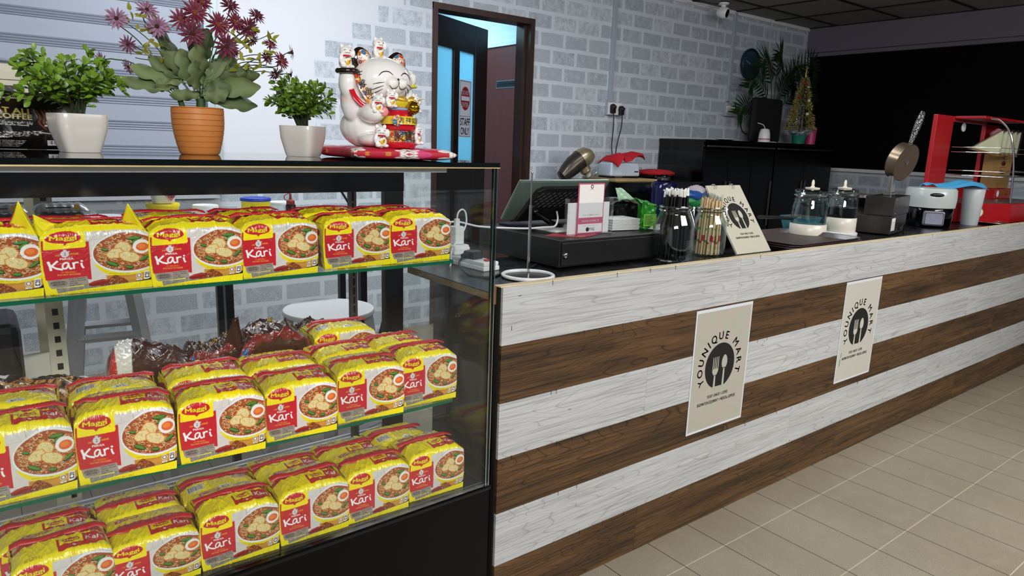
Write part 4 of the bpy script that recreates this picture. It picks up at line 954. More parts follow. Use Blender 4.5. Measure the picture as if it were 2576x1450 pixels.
M['leaf_box'] = leaf_mat('boxwood_leaf', '#16420f', '#7fae2c', '#a8cc48')
M['leaf_sage'] = leaf_mat(rough=.6, *('sage_green_leaf', '#3d5030', '#7c8c58', '#98a470'))
M['leaf_small'] = leaf_mat('small_olive_leaf', '#6c7c20', '#b4b848', '#8a3a20')
def bush(seed, loc, rot, label, spread, height, bias, potspec, nb=30, lean=0):
    rg = random.Random(seed); t = thing('potted_plant', label, 'potted plant', loc, rot)
    rb, rt, ph = potspec
    q = MB(); pr = [(rb*.96, 0), (rb, .003), (rb*1.06, ph*.15), (rt*.96, ph*.6), (rt, ph*.97), (rt*.985, ph), (rt*.93, ph*.985), (rt*.9, ph*.86)]
    q.lathe(pr, 48, sq=4, capt=True); q.build('pot', 'pot_white', t, smooth=True, ang=50)
    st, lf = MB(), MB(); base = Vector((0, 0, ph*.85))
    for i in range(nb):
        a = rg.random()*2*pi; el = .12+.9*rg.random()**.8
        tip = Vector((cos(a)*spread*cos(el)*(.75+.35*rg.random())+bias, sin(a)*spread*.75*cos(el), ph+height*(.22+.78*sin(el))*(.8+.3*rg.random())))
        b0 = base+Vector((rg.uniform(-.008, .008), rg.uniform(-.008, .008), 0)); mid = b0.lerp(tip, .45)+Vector((-cos(a)*.01, 0, height*.13))
        pts = bez([b0, mid, tip], 5); st.tube(pts, .0011, 5, rr=[.0018-.0011*k/(len(pts)-1) for k in range(len(pts))])
        for k in range(3, len(pts)):
            if k < 4 and rg.random() < .4: continue
            p = pts[k]; dv = (pts[k]-pts[k-1]).normalized(); s1 = dv.cross(Vector((0, 0, 1)))
            if s1.length < .01: s1 = Vector((1, 0, 0))
            s1.normalize(); s1 = Quaternion(dv, rg.random()*pi) @ s1
            for sg in (-1, 1):
                L = .0135+.007*rg.random(); leaf_pts(lf, p, dv*.6+s1*sg+Vector((0, 0, .25)), Vector((rg.uniform(-.5, .5), rg.uniform(-1.4, -.2), 1)), L, L*.54, cup=.2, n=6, round_=1.5, round2=.6)
                if rg.random() < .32:
                    tw = p+(dv*.3+s1*sg).normalized()*.014; st.cyl(p, tw, .0006, 4)
                    for u in (-.8, .8): leaf_pts(lf, tw, dv*.8+s1*sg*.6+Quaternion(dv, 1.5) @ s1*u, Vector((rg.uniform(-.5, .5), -1.1, 1)), L*.9, L*.50, cup=.2, n=6, round_=1.5, round2=.6)
        dv = (pts[-1]-pts[-2]).normalized()
        for k in range(3): leaf_pts(lf, pts[-1], dv+Vector((rg.uniform(-.8, .8), rg.uniform(-.8, .8), rg.uniform(-.3, .6))), (0, -.9, 1), .017, .009, cup=.2, n=6, round_=1.5, round2=.6)
    st.build('stems', 'darkstem', t, smooth=True); lf.build('foliage', 'leaf_box', t, smooth=True); return t
bush(3, (.168, 1.575, TOPZ), R(12), 'bushy small-leaved artificial plant in a white pot, left of the flowers', .098, .112, -.012, (.031, .044, .071), 38)
bush(8, (.592, 1.535, TOPZ), R(40), 'smaller white-potted artificial plant between the flowers and the beckoning cat', .082, .108, 0, (.031, .041, .066), 34)

# flowering plant in the ribbed terracotta pot ---------------------------
fp = thing('flower_pot', 'artificial maroon and pink daisies in a ribbed terracotta pot', 'potted plant', (.380, 1.56, TOPZ))
q = MB(); pr = [(.036, 0), (.038, .002)]
for i in range(8):
    z0 = .004+i*.011; r0 = .0385+.012*sin(min(1, (i+.2)/6.5)*pi/2); r1 = .0385+.012*sin(min(1, (i+1.2)/6.5)*pi/2)
    pr += [(r0, z0), (r1, z0+.0098), (r1-.0016, z0+.0104)]
pr += [(.0505, .0935), (.0495, .0945), (.047, .093), (.046, .082)]
q.lathe(pr, 56); q.build('pot', 'terracotta', fp, smooth=True, ang=35)
q = MB(); q.lathe([(.0465, .082), (.0, .084)], 30, capb=False, capt=False); q.cyl((.006, 0, .083), (.008, 0, .112), .009, 10); q.cyl((-.024, .004, .083), (-.032, .002, .108), .0055, 10); q.build('stem_sleeves', 'stem', fp, smooth=True)
Fl = [  # x, z (m above glass), y offset, size, colour, facing
 (-.135, .250, 0, .021, 1, (-.2, -1, .1)), (-.082, .272, .0, .021, 1, (.1, -.8, .5)), (-.068, .243, -.01, .022, 1, (-.1, -1, 0)), (-.118, .205, 0, .018, 2, (-.6, -.6, -.1)),
 (-.163, .172, 0, .018, 1, (-1, -.3, -.4)), (-.118, .165, .01, .016, 1, (-1, -.4, -.5)), (.0, .276, -.02, .026, 0, (0, -1, .2)), (-.022, .262, 0, .022, 0, (-.3, -1, .1)), (-.009, .235, -.03, .026, 3, (0, -1, 0)),
 (.046, .26, -.01, .025, 0, (.1, -1, .1)), (.056, .218, -.025, .026, 3, (.1, -1, 0)), (.083, .270, 0, .021, 0, (.2, -1, .2)), (.110, .262, .0, .023, 3, (.2, -1, 0)), (.128, .288, 0, .018, 3, (.2, -.8, .5)), (.120, .24, .01, .016, 3, (.5, -.5, -.6)),
 (.155, .233, 0, .015, 0, (.1, -.7, .6)), (.198, .222, 0, .018, 0, (1, -.4, .2)), (.173, .201, -.01, .020, 0, (.4, -.8, .3)), (.150, .207, .01, .014, 3, (.3, -.8, .2)), (.165, .176, 0, .018, 3, (.3, -.6, -.7)), (.195, .176, 0, .015, 3, (1, -.3, -.2)), (.08, .212, .01, .015, 3, (.5, -.8, .3)), (.075, .30, 0, .02, 3, (0, -.8, .5)), (.02, .30, 0, .02, 0, (0, -.8, .5))]
def petal_mat(name, a, b):
    g = N(name); ri = g.n('NewGeometry').outputs['Random Per Island']; n = g.noise(g.scale(g.obj(), (90, 90, 90)), 1, 3)
    return g.bsdf(g.mix(g.math('MULTIPLY', g.math('ADD', ri, n), .5), s2l(a), s2l(b)), .6)
pm = [petal_mat('petal_maroon', '#4c0c20', '#8c2844'), petal_mat('petal_mauve', '#6c4058', '#b080a0'), petal_mat('petal_dusky', '#5c2a44', '#946078'), petal_mat('petal_dark_maroon', '#300614', '#7c2040')]
M['disc_dark'] = mat('flower_disc', '#4a1e14', .8, var=.4, vs=200, bump=.8); M['disc_orange'] = mat('flower_disc_orange', '#9a4a24', .8, var=.4, vs=200, bump=.8)
proto_f = {}
for ci in range(4):
    rg = random.Random(ci); f = MB()
    for layer, (n, L, z, tilt) in enumerate(((13, 1.0, 0, .12), (12, .86, .08, .3), (9, .55, .14, .6))):
        for k in range(n):
            a = 2*pi*k/n+layer*.25+rg.uniform(-.08, .08); dv = Vector((cos(a), sin(a), tilt+rg.uniform(-.12, .12))); leaf_pts(f, Vector((cos(a)*.14, sin(a)*.14, z)), dv, (0, 0, 1), L*(.85+.2*rg.random()), .19, cup=.12, n=4, round_=1.2)
    d = MB(); d.ell((0, 0, .12), (.2, .2, .13), 12, 8); d.lathe([(.02, -.5), (.10, -.28), (.17, -.06), (.12, .02)], 10, mi=1)
    h = f.build('flower', pm[ci], fp, smooth=True); dd = d.build('flower_disc', ['disc_orange' if ci in (0,) else 'disc_dark', 'stem'], h, smooth=True); proto_f[ci] = h
usedf = set()
st = MB(); rg = random.Random(5)
for x, z, y, s, ci, nrm in Fl:
    h = proto_f[ci] if ci not in usedf else copy_tree(proto_f[ci], fp); usedf.add(ci)
    nv = Vector(nrm).normalized(); h.location = (x, y, z); h.rotation_euler = nv.to_track_quat('Z', 'Y').to_euler(); h.scale = (s, s, s)
    root = Vector((-.026, .002, .10)) if x < -.05 else Vector((.007, 0, .108))
    en = Vector((x, y, z))-nv*s*.4; st.tube(bez([root, root.lerp(en, .5)+Vector((x*.06, .012, .03)), en-nv*.015+Vector((0, 0, -.004)), en], 6), .0011, 5)
for k in range(10):
    a = rg.uniform(-.16, .19); b = Vector((.006, 0, .1)); en = Vector((a, rg.uniform(-.01, .03), .17+.1*rg.random())); st.tube(bez([b, b.lerp(en, .5)+Vector((0, .01, .03)), en], 6), .0009, 5); 
st.build('stems', 'stem', fp, smooth=True)
# lobed sage leaves
def lobed(mb, base, tip, wd, twist, cup=.25):
    base, tip = Vector(base), Vector(tip); d = tip-base; L = d.length; d.normalize(); x = d.cross(Vector((sin(twist), -1, cos(twist)*.5))).normalized(); nrm = x.cross(d)
    n = 22; ring = []
    for sgn in (-1, 1):
        row = []
        for i in range(n+1):
            t = i/n; lob = .62+.38*abs(sin(pi*(t*3.1+.1)))**.6; w = wd*.5*sin(pi*min(1, .04+t**1.25*.96))**.55*lob if 0 < i < n else wd*.03
            w *= .86; w = max(w, wd*.03) if t > .12 else wd*.03*(1+t*6)
            row.append(base+d*L*t+x*sgn*w-nrm*cup*(w*w/wd+.12*L*t*t)+nrm*.003*sin(t*14+sgn))
        ring.append(row)
    mid = [base+d*L*i/n+nrm*(-.12*L*cup*(i/n)**2-.001) for i in range(n+1)]
    vs = ring[0]+mid+ring[1]; m = n+1; fs = [(i, i+1, m+i+1, m+i) for i in range(n)]+[(m+i, m+i+1, 2*m+i+1, 2*m+i) for i in range(n)]
    mb.add(vs, fs)
lv = [((-.04, 0, .13), (-.135, -.01, .138), .040), ((-.02, 0, .14), (-.12, -.01, .165), .044), ((-.02, .01, .15), (-.065, .02, .262), .052), ((.0, .01, .17), (.035, .02, .255), .055), ((.01, 0, .12), (-.055, -.02, .115), .03),
      ((.0, -.01, .15), (-.06, -.02, .195), .05), ((.0, 0, .13), (-.03, -.02, .205), .062), ((.0, -.01, .125), (-.005, -.035, .185), .072), ((.01, 0, .14), (.0, -.03, .215), .06), ((.02, 0, .15), (.06, -.01, .19), .05), ((.01, 0, .13), (.075, -.01, .225), .035),
      ((.01, -.01, .135), (.125, -.02, .145), .06), ((.01, 0, .12), (.12, -.01, .105), .05), ((.01, 0, .13), (.105, .0, .175), .055), ((.02, 0, .14), (.135, .01, .17), .045), ((.01, -.01, .12), (.06, -.03, .14), .05), ((.005, -.01, .118), (.055, -.03, .128), .048), ((-.01, 0, .15), (-.085, .0, .185), .045), ((.03, 0, .15), (.085, .01, .2), .06), ((-.03, 0, .14), (-.08, -.01, .13), .035)]
q = MB()
for i, (b, t_, w) in enumerate(lv): lobed(q, b, t_, w, i*1.1, .25)
q.build('sage_leaf', 'leaf_sage', fp, smooth=True, solid=.0004); 
q = MB()
for k in range(90):
    side = rg.choice((-1, 1, 1)); c = Vector((side*rg.uniform(.06, .16) if side > 0 else -rg.uniform(.05, .12), rg.uniform(-.01, .02), rg.uniform(.17, .27)))
    leaf_pts(q, c, (rg.uniform(-1, 1), rg.uniform(-.6, .3), rg.uniform(-.5, 1)), (rg.uniform(-1, 1), -1, .6), .012+.008*rg.random(), .008, cup=.2)
q.build('small_leaves', 'leaf_small', fp, smooth=True)

# ================================================================== BECKONING CAT ON ITS CUSHION
CAT = thing('beckoning_cat', 'white ceramic beckoning cat with gold bell, small cats and a red drum', 'figurine', (.724, 1.44, TOPZ+.0235), R(8))
# local frame: cat faces -y, x to its left hand side as we look at it; heights in metres
def blob_mesh(name, balls, vox, parent, mt, paint=None, smooth_it=6):
    b = MB()
    for c, r, *m in balls: b.ell(c, r, 24, 16, mx=m[0] if m else None)
    me = bpy.data.meshes.new(name); me.from_pydata(b.v, [], b.f); o = bpy.data.objects.new(name, me); COL.objects.link(o)
    rm = o.modifiers.new('r', 'REMESH'); rm.mode = 'VOXEL'; rm.voxel_size = vox; sm = o.modifiers.new('s', 'SMOOTH'); sm.factor = .6; sm.iterations = smooth_it
    bpy.context.view_layer.update(); dg = bpy.context.evaluated_depsgraph_get(); me2 = bpy.data.meshes.new_from_object(o.evaluated_get(dg))
    o.modifiers.clear(); o.data = me2; me2.name = name; me2.polygons.foreach_set('use_smooth', [True]*len(me2.polygons)); me2.materials.clear(); me2.materials.append(mt); o.parent = parent
    if paint:
        V = np.empty(len(me2.vertices)*3, np.float32); me2.vertices.foreach_get('co', V); V = V.reshape(-1, 3)
        Cc = np.ones((len(V), 4), np.float32); Cc[:, :3] = paint(V); at = me2.color_attributes.new('col', 'FLOAT_COLOR', 'POINT'); at.data.foreach_set('color', Cc.ravel())
    bpy.data.meshes.remove(me); return o
M['glaze'] = vcol_mat('cat_glaze', .1, coat=.7)
hz = .150; HC = Vector((0, -.022, hz))
def cat_paint(V):
    c = np.tile(np.array(s2l('#fffcf8')), (len(V), 1)); pk = np.array(s2l('#f6c8c0'))
    f = np.clip(1-(V[:, 2])/.022, 0, 1)*.8; c = c*(1-f[:, None])+pk*f[:, None]
    d = np.abs(V[:, 2]-(hz-.047)); f = np.clip(1-d/.012, 0, 1)*.6*(V[:, 1] < .02); return c*(1-f[:, None])+pk*f[:, None]
body = blob_mesh('body', [((0, .018, .045), (.075, .068, .052)), ((0, .01, .082), (.062, .056, .050)), (HC, (.071, .058, .052)), ((0, -.05, hz-.012), (.038, .032, .026)), ((-.012, -.078, hz-.008), (.015, .010, .012)), ((.012, -.078, hz-.008), (.015, .010, .012)),
    ((-.068, -.005, .104), (.024, .026, .048)), ((-.082, -.012, .138), (.019, .021, .034)),          # raised arm on the left of the picture
    ((.066, -.014, .118), (.020, .024, .036)), ((.068, -.03, .158), (.018, .018, .019)),
    ((-.048, -.052, .075), (.026, .036, .022)), ((-.043, -.045, .016), (.028, .036, .016)), ((.046, -.05, .016), (.028, .036, .016))], .0028, CAT, M['glaze'], cat_paint)
bm_ = BVHTree.FromObject(body, bpy.context.evaluated_depsgraph_get()) if 0 else BVHTree.FromPolygons([v.co.copy() for v in body.data.vertices], [p.vertices[:] for p in body.data.polygons])
def on_body(x, z, bv=bm_, y0=-.3, d=(0, 1, 0), lift=.0006):
    h = bv.ray_cast(Vector((x, y0, z)), Vector(d)); return (h[0]+h[1]*lift) if h[0] else Vector((x, -.07, z))
q = MB()
def stroke(pts, w, mi=0):
    P_ = [on_body(x, z) for x, z in [(p.x, p.y) for p in bez([(a, b, 0) for a, b in pts], 6)]]; n = len(P_); q.tube(P_, w, 5, mi, rr=[w*(.4+.8*sin(pi*(i+.3)/(n))) for i in range(n)])
for s in (-1, 1):
    stroke([(s*.043, hz+.002), (s*.033, hz+.013), (s*.02, hz+.015), (s*.010, hz+.008)], .0011)
    for k in range(3): stroke([(s*(.030), hz-.012-.007*k+.004), (s*(.040), hz-.013-.010*k+.003), (s*.050, hz-.016-.013*k+.003)], .0007)
    stroke([(0, hz-.012), (s*.006, hz-.019), (s*.014, hz-.020), (s*.023, hz-.014)], .0008)
stroke([(0, hz-.004), (0, hz-.012)], .0008); q.ell(on_body(0, hz-.001), (.0035, .0016, .003), 10, 6, 1)
q.build('face_lines', ['ink', mat('cat_nose', '#3a1a1a', .3)], CAT, smooth=True)
# ears
M['floral'] = None
g = N('floral_glaze'); vo = g.n('TexVoronoi', {'Vector': g.scale(g.obj(), (110, 110, 110)), 'Scale': 1}); cr = g.ramp(g.math('FRACT', g.math('MULTIPLY', vo.outputs['Color'], 3.0)), [(0, s2l('#e8402c')), (.35, s2l('#f4c020')), (.55, s2l('#f8f0e0')), (.75, s2l('#e07820')), (.9, s2l('#3c8ac0'))])
dk = g.math('LESS_THAN', g.math('ABSOLUTE', g.math('SUBTRACT', vo.outputs['Distance'], .42)), .05); M['floral'] = g.bsdf(g.mix(dk, cr, s2l('#5a2010')), .15, 0, None, **{'Coat Weight': .6})
M['black_glaze'] = mat('black_glaze', '#1c0e0a', .12, **{'Coat Weight': .6})
for s in (-1, 1):
    mxe = Matrix.Translation((s*.043, -.012, hz+.034)) @ Matrix.Rotation(s*R(24), 4, 'Y'); q = MB()
    q.ell((0, 0, 0), (.026, .012, .036), 24, 14, 0, mxe); e1 = q.build('ear', 'black_glaze', CAT, smooth=True); q = MB(); q.ell((0, 0, 0), (.019, .005, .028), 20, 12, 0, Matrix.Translation((s*.043, -.0215, hz+.036)) @ Matrix.Rotation(s*R(24), 4, 'Y')); q.build('ear_inner', 'floral', e1, smooth=True)
# collar, bow, bell
q = MB(); q.torus((0, -.014, hz-.050), .054, .0065, 48, 10, mx=Matrix.Rotation(R(6), 3, 'X').to_4x4()); q.build('collar', 'red_gloss', CAT, smooth=True)
q = MB()
for k in range(7):
    a = R(-90)+(k-3)*R(26); c = Vector((.058*cos(a), -.014+.058*sin(a), hz-.052)); q.ell(c, (.0145, .0105, .010), 14, 10, mx=Matrix.Rotation(a+pi/2, 4, 'Z'))
q.build('ruffle', mat('cream_glaze', '#fbe6dc', .15, **{'Coat Weight': .5}), CAT, smooth=True)
q = MB(); q.ell((.030, -.094, hz-.060), .0155, 24, 16); q.torus((.030, -.094, hz-.060), .0158, .0016, 32, 6); q.build('bell', 'gold', CAT, smooth=True)
q = MB()
for s in (-1, 1):
    for k, (L, dz) in enumerate(((.032, .006), (.026, -.010))): leaf_pts(q, (.022, -.086, hz-.043), (s*1.0, -.2, dz*25), (0, -1, .3), L, .013, cup=.2)
leaf_pts(q, (.024, -.086, hz-.043), (1, -.1, .12), (0, -.6, 1), .048, .004, cup=.02); q.build('ribbon_bow', 'gold_paint', CAT, smooth=True, solid=.0006)
# sash along the raised arm with characters
def band(mb, pts, w, thick, mi, face=(0, -1, 0)):
    P_ = bez(pts, 6); vs = []
    for i, p in enumerate(P_):
        t_ = (P_[min(i+1, len(P_)-1)]-P_[max(i-1, 0)]).normalized(); s_ = t_.cross(Vector(face)).normalized(); n_ = s_.cross(t_)
        vs += [p-s_*w/2, p-s_*w*.25+n_*thick, p+s_*w*.25+n_*thick, p+s_*w/2]
    n = len(P_); mb.add(vs, [(4*i+k, 4*i+k+1, 4*i+k+5, 4*i+k+4) for i in range(n-1) for k in range(3)], mi)
fc = Vector((-.25, -1, .1)).normalized()
q = MB(); band(q, [(-.070, -.036, .158), (-.066, -.044, .132), (-.056, -.052, .110), (-.042, -.060, .093)], .020, -.001, 0, fc); q.build('sash', 'floral', CAT, smooth=True, solid=.002)
q = MB(); band(q, [(-.084, -.030, .124), (-.080, -.038, .108), (-.070, -.046, .094), (-.058, -.054, .086)], .011, -.001, 0, fc); q.build('sash_border', 'red_gloss', CAT, smooth=True, solid=.0025)
q = MB()
for chh, c in zip('千客萬來', ((-.070, -.0405, .149), (-.067, -.0475, .131), (-.058, -.0555, .113), (-.045, -.0635, .097))): text_mesh(q, chh, Matrix.Translation(c) @ Matrix.Rotation(R(-14), 4, 'Z') @ Matrix.Rotation(R(90), 4, 'X'), .0125)
q.build('sash_lettering', 'ink', CAT)
# bracelet
q = MB(); q.torus((-.082, -.013, .163), .021, .0058, 30, 10); q.build('bracelet', 'black_glaze', CAT, smooth=True)
q = MB(); q.torus((.068, -.026, .142), .018, .004, 30, 8); q.build('cuff', mat('yellow_glaze', '#d8d44a', .2), CAT, smooth=True)
# red drum with characters between the paws, money bag above
DR = Vector((.012, -.070, 0))
q = MB(); q.lathe([(.034, .0), (.036, .004), (.036, .010), (.031, .013), (.0305, .038), (.036, .041), (.037, .048), (.034, .051), (.030, .052)], 40, c=DR); q.build('drum', 'red_gloss', CAT, smooth=True)
q = MB(); q.lathe([(.0312, .0135), (.0312, .0375)], 40, c=DR, capb=False, capt=False); q.build('drum_band', 'floral', CAT, smooth=True)
q = MB(); q.lathe([(.037, .052), (.035, .066), (.030, .070), (.022, .088), (.012, .096), (.004, .100)], 32, c=DR); q.build('money_bag', 'red_gloss', CAT, smooth=True)
q = MB(); q.lathe([(.0385, .052), (.0375, .067), (.0355, .070)], 40, c=DR, capb=False, capt=False); q.build('drum_bib', mat('yellow_glaze_bib', '#f0c840', .2, var=.3, vs=200), CAT, smooth=True)
q = MB(); q.torus(DR+Vector((0, 0, .086)), .023, .003, 30, 8); q.build('blue_cord', mat('blue_glaze', '#7ab0e0', .2), CAT, smooth=True)
q = MB(); q.lathe([(.020, .090), (.026, .098), (.014, .108), (.0, .110)], 20, c=DR); q.build('bag_neck', mat('yellow_bag_neck', '#f0d030', .2, var=.3, vs=300), CAT, smooth=True)
q = MB()
def cyl_txt(ch, ang, z, h, r): text_mesh(q, ch, Matrix.Translation(DR+Vector((0, 0, z))) @ Matrix.Rotation(ang, 4, 'Z') @ Matrix.Translation((0, -r, 0)) @ Matrix.Rotation(R(90), 4, 'X'), h)
for ch, a in (('聚', -38), ('寶', 0), ('盆', 38)): cyl_txt(ch, R(a), .018, .0165, .0335)
for ch, a in (('吉', -30), ('祥', -6), ('如', 16), ('意', 38)): cyl_txt(ch, R(a), .056, .010, .0395)
cyl_txt('福', R(12), .073, .014, .0325); q.build('drum_lettering', 'ink', CAT)
q = MB()
for k in range(5): q.ell(DR+Vector((-.028+.0075*cos(2*pi*k/5), -.030, .060+.0075*sin(2*pi*k/5))), (.0062, .003, .0062), 12, 8)
q.build('flower_crest', 'floral', CAT, smooth=True)
q = MB(); q.ell((-.040, -.0885, .078), (.010, .003, .010), 16, 8); q.build('pink_pad', mat('pink_pad', '#f09090', .25), CAT, smooth=True)
# toes
q = MB()
for s in (-1, 1):
    for k in range(2): q.tube([(s*.046-.006+.012*k, -.0865, .018), (s*.046-.006+.012*k, -.088, .008)], .0009, 5)
q.build('toe_lines', 'ink', CAT)
# small cats
def kitten(name, loc, rz, sc, tilt=0):
    k = bpy.data.objects.new(name, None); COL.objects.link(k); k.parent = CAT; k.location = loc; k.rotation_euler = (tilt, 0, rz); k.scale = (sc, sc, sc)
    if 'kit' not in proto_f:
        o = blob_mesh('small_body', [((0, 0, .012), (.013, .012, .014)), ((0, -.002, .033), (.0125, .0115, .011)), ((-.008, -.002, .043), (.004, .003, .005)), ((.008, -.002, .043), (.004, .003, .005)), ((-.012, -.008, .018), (.005, .005, .010)), ((.012, -.008, .03), (.005, .005, .009)), ((-.008, -.011, .004), (.006, .007, .004)), ((.008, -.011, .004), (.006, .007, .004))], .0011, k, M['glaze'], lambda V: np.tile(np.array(s2l('#fffcf8')), (len(V), 1)), 4)
        z = MB(); z.torus((0, -.001, .0245), .0095, .0016, 24, 6); z.build('small_collar', 'red_gloss', o, smooth=True)
        z = MB(); z.ell((0, -.0115, .015), (.0065, .0025, .0085), 14, 8); z.build('small_bib', 'floral', o, smooth=True)
        z = MB()
        for s in (-1, 1):
            z.tube([(s*.008, -.0115, .034), (s*.0055, -.0128, .0355), (s*.003, -.0130, .034)], .0005, 4); z.tube([(s*.0005, -.0135, .0305), (s*.003, -.0132, .0295), (s*.005, -.0122, .031)], .0004, 4)
        z.build('small_face', 'ink', o)
        proto_f['kit'] = o
    else:
        o = copy_tree(proto_f['kit'], k)
kz = [((-.004, -.012, hz+.045), 0, 1.05), ((-.084, -.008, .168), R(-10), 1.1), ((-.047, -.083, .0), R(-20), 1.05), ((-.050, -.078, .074), R(-30), .9), ((.050, -.078, .008), R(25), 1.0), ((-.018, -.080, .088), R(-15), .85), ((.046, -.078, .080), R(25), .9)]
for l, rz_, sc_ in kz: kitten('small_cat', l, rz_, sc_)
# the top level of three is thing > part > sub-part, so flatten: small_cat empties become the body meshes themselves
for o in [o for o in bpy.data.objects if o.name.startswith('small_cat')]:
    for b in [x for x in bpy.data.objects if x.parent == o and x.type == 'MESH']:
        b.location, b.rotation_euler, b.scale = o.location, o.rotation_euler, o.scale; b.parent = CAT; b.name = 'small_cat_body'
    bpy.data.objects.remove(o)

# cushion: square, patterned -------------------------------------------------
def cushion_art(n):
    c = Canvas(1000, 1000, n, n, '#c01c38'); rg = random.Random(6)
    for k in range(9): x, y = rg.random()*1000, rg.random()*1000; c.ell(x, y, 70+rg.random()*60, 50+rg.random()*40, rg.choice(['#d8447c', '#e078a0', '#b01430', '#c42a4a']), rg.random()*3)
    for (x, y, r) in ((110, 120, 130), (420, 260, 90), (880, 880, 160), (130, 860, 120), (640, 640, 70), (860, 300, 120), (520, 930, 80), (300, 560, 70), (660, 60, 90)):
        for k in range(5):
            a = 2*pi*k/5+r; c.ell(x+r*.55*cos(a), y+r*.55*sin(a), r*.48, r*.34, '#b8905c', a); c.ell(x+r*.55*cos(a), y+r*.55*sin(a), r*.45, r*.31, '#f6eee8', a)
            c.line([(x, y), (x+r*.7*cos(a), y+r*.7*sin(a))], 7, '#5a3428')
        c.ell(x, y, r*.12, r*.12, '#4a2a24')
    for k in range(24): x, y = rg.random()*1000, rg.random()*1000; [c.ell(x+13*cos(a), y+13*sin(a), 9, 9, '#d89030') for a in np.arange(0, 6.2, 1.26)]
    return c.get()
n = 170; U_, V_ = np.meshgrid(np.sin(np.linspace(-1, 1, n)*pi/2), np.sin(np.linspace(1, -1, n)*pi/2)); sup = np.clip((1-U_**10)*(1-V_**10), 0, 1)**.4
pin = 1-.07*(np.abs(U_)**2*(1-np.abs(V_)**2)*0+0); CS = .122
Xc = U_*CS*(1-.10*(1-V_**2)*np.abs(U_)**3); Yc = V_*CS*(1-.10*(1-U_**2)*np.abs(V_)**3); ca_ = cushion_art(n)
bump_ = .0012*np.sin(U_*23+V_*5)*np.sin(V_*19)*(1-sup)
Pt = np.stack([Xc, Yc, .0135+.0125*sup+bump_], -1); Pb = np.stack([Xc, Yc, .0135-.013*sup], -1)[:, ::-1]
CU = thing('floral_cushion', 'thin red and pink floral cushion under the beckoning cat', 'cushion', (.748, 1.449, TOPZ), R(-4))
M['cushion'] = vcol_mat('cushion_fabric', .55); sheet('cover', Pt, ca_, M['cushion'], CU, extra=[(Pb, ca_[:, ::-1])])
CAT.location.z = TOPZ+.0262; CAT.scale = (.98, .98, .95)

# ================================================================== THINGS AT THE LEFT OF THE TOP
def coffee_art(nx, ny):
    c = Canvas(1000, 700, nx, ny, '#0c0908'); rg = random.Random(2)
    for k in range(16): c.line([(0, 40+k*13), (1000, 30+k*14)], 8, rg.choice(['#2a140e', '#3a1e14', '#1c0e0a']), .6)
    for k in range(60): t_ = k/60; c.line([(k*12, 110+40*sin(t_*5)), (k*12+6, 122+40*sin(t_*5))], 5, '#e8e4dc')
    c.text('premix', 470, 175, 32, '#f0ece4', 130, slant=.3, bold=True)
    c.text('TONGKAT ALI', 700, 265, 64, '#e6cf6a', 480, 'r', True); c.text('GINSENG COFFEE', 715, 330, 58, '#f0e0a0', 520, 'r', True); c.text('قهوة جنسنج تونكت علي', 600, 380, 26, '#f0ece4', 230, bold=True)
    c.text('Campuran Tongkat Ali Dan Ekstrak Ginseng', 690, 410, 15, '#f0ece4', 400, 'r', True)
    for x in (745, 775, 800, 830): c.line([(p.x, p.y) for p in bez([(x, 215, 0), (x+22, 300, 0), (x+12, 370, 0), (x+55, 450, 0)], 5)], 12, rg.choice(['#9c5a34', '#7a4026']))
    for k in range(420): t_ = rg.random(); x = 250+t_*520; y = 470+(1-t_)*50+rg.random()*70*(1-abs(t_-.6)); c.ell(x, y, 6, 4, rg.choice(['#d8d4cc', '#6a5a50', '#f0ece6', '#2c2018']), rg.random()*3)
    c.ell(880, 480, 130, 30, '#c8c4b8'); c.ell(880, 474, 118, 24, '#1a1210'); c.poly([(800, 350), (1000, 350), (980, 460), (920, 475), (860, 470), (815, 430)], '#e4dfd0'); c.ell(900, 352, 98, 14, '#2a1a12'); c.rect(790, 398, 90, 14, '#f0f0ee')
    c.text('BERAT BERSIH : 24g x 20 SACHET', 420, 560, 16, '#e8e4dc', 300, bold=True)
    for k in range(5): c.text('INGREDIENTS SUGAR CREAMER COFFEE', 500, 600+k*17, 9, '#d8d4cc', 330-k*20)
    c.rect(800, 585, 95, 62, '#f0f0f0')
    for k in range(20): c.rect(808+k*4.1, 590, rg.choice([1.5, 2.5]), 46, '#101010')
    c.rect(905, 590, 60, 60, '#dcdce0'); c.rect(480, 60, 60, 60, '#e8e8f0'); c.ell(505, 85, 18, 20, '#3858a0')
    return c.get()
M['coffee'] = vcol_mat('coffee_pack_print', .25, .25, 40, coat=.3)
cb_ = thing('coffee_pouch', 'black coffee pouch with gold lettering standing at the left behind the bushy plant', 'pouch', (-.085, 1.695, TOPZ), R(3))
nx, ny = 200, 140; U_, V_ = np.meshgrid(np.linspace(0, 1, nx), np.linspace(1, 0, ny)); bulge = .022*np.clip(np.sin(pi*U_), 0, 1)**.5*np.clip(np.sin(pi*np.clip(V_*.92+.06, 0, 1)), 0, 1)**.6
wr_ = fold_noise(U_*5, V_*4, np.random.default_rng(3), 4, .0015, 1, 1.2)
Pf = np.stack([U_*.262, -bulge-wr_-.002+0*U_, V_*.112*(1-.03*np.cos(U_*9))+.0005], -1); Pbk = np.stack([U_*.262, bulge*.6+.002, V_*.112*(1-.03*np.cos(U_*9))+.0005], -1)[:, ::-1]
ca_ = coffee_art(nx, ny); sheet('pouch', Pf, ca_, M['coffee'], cb_, extra=[(Pbk, ca_*0+.01)])
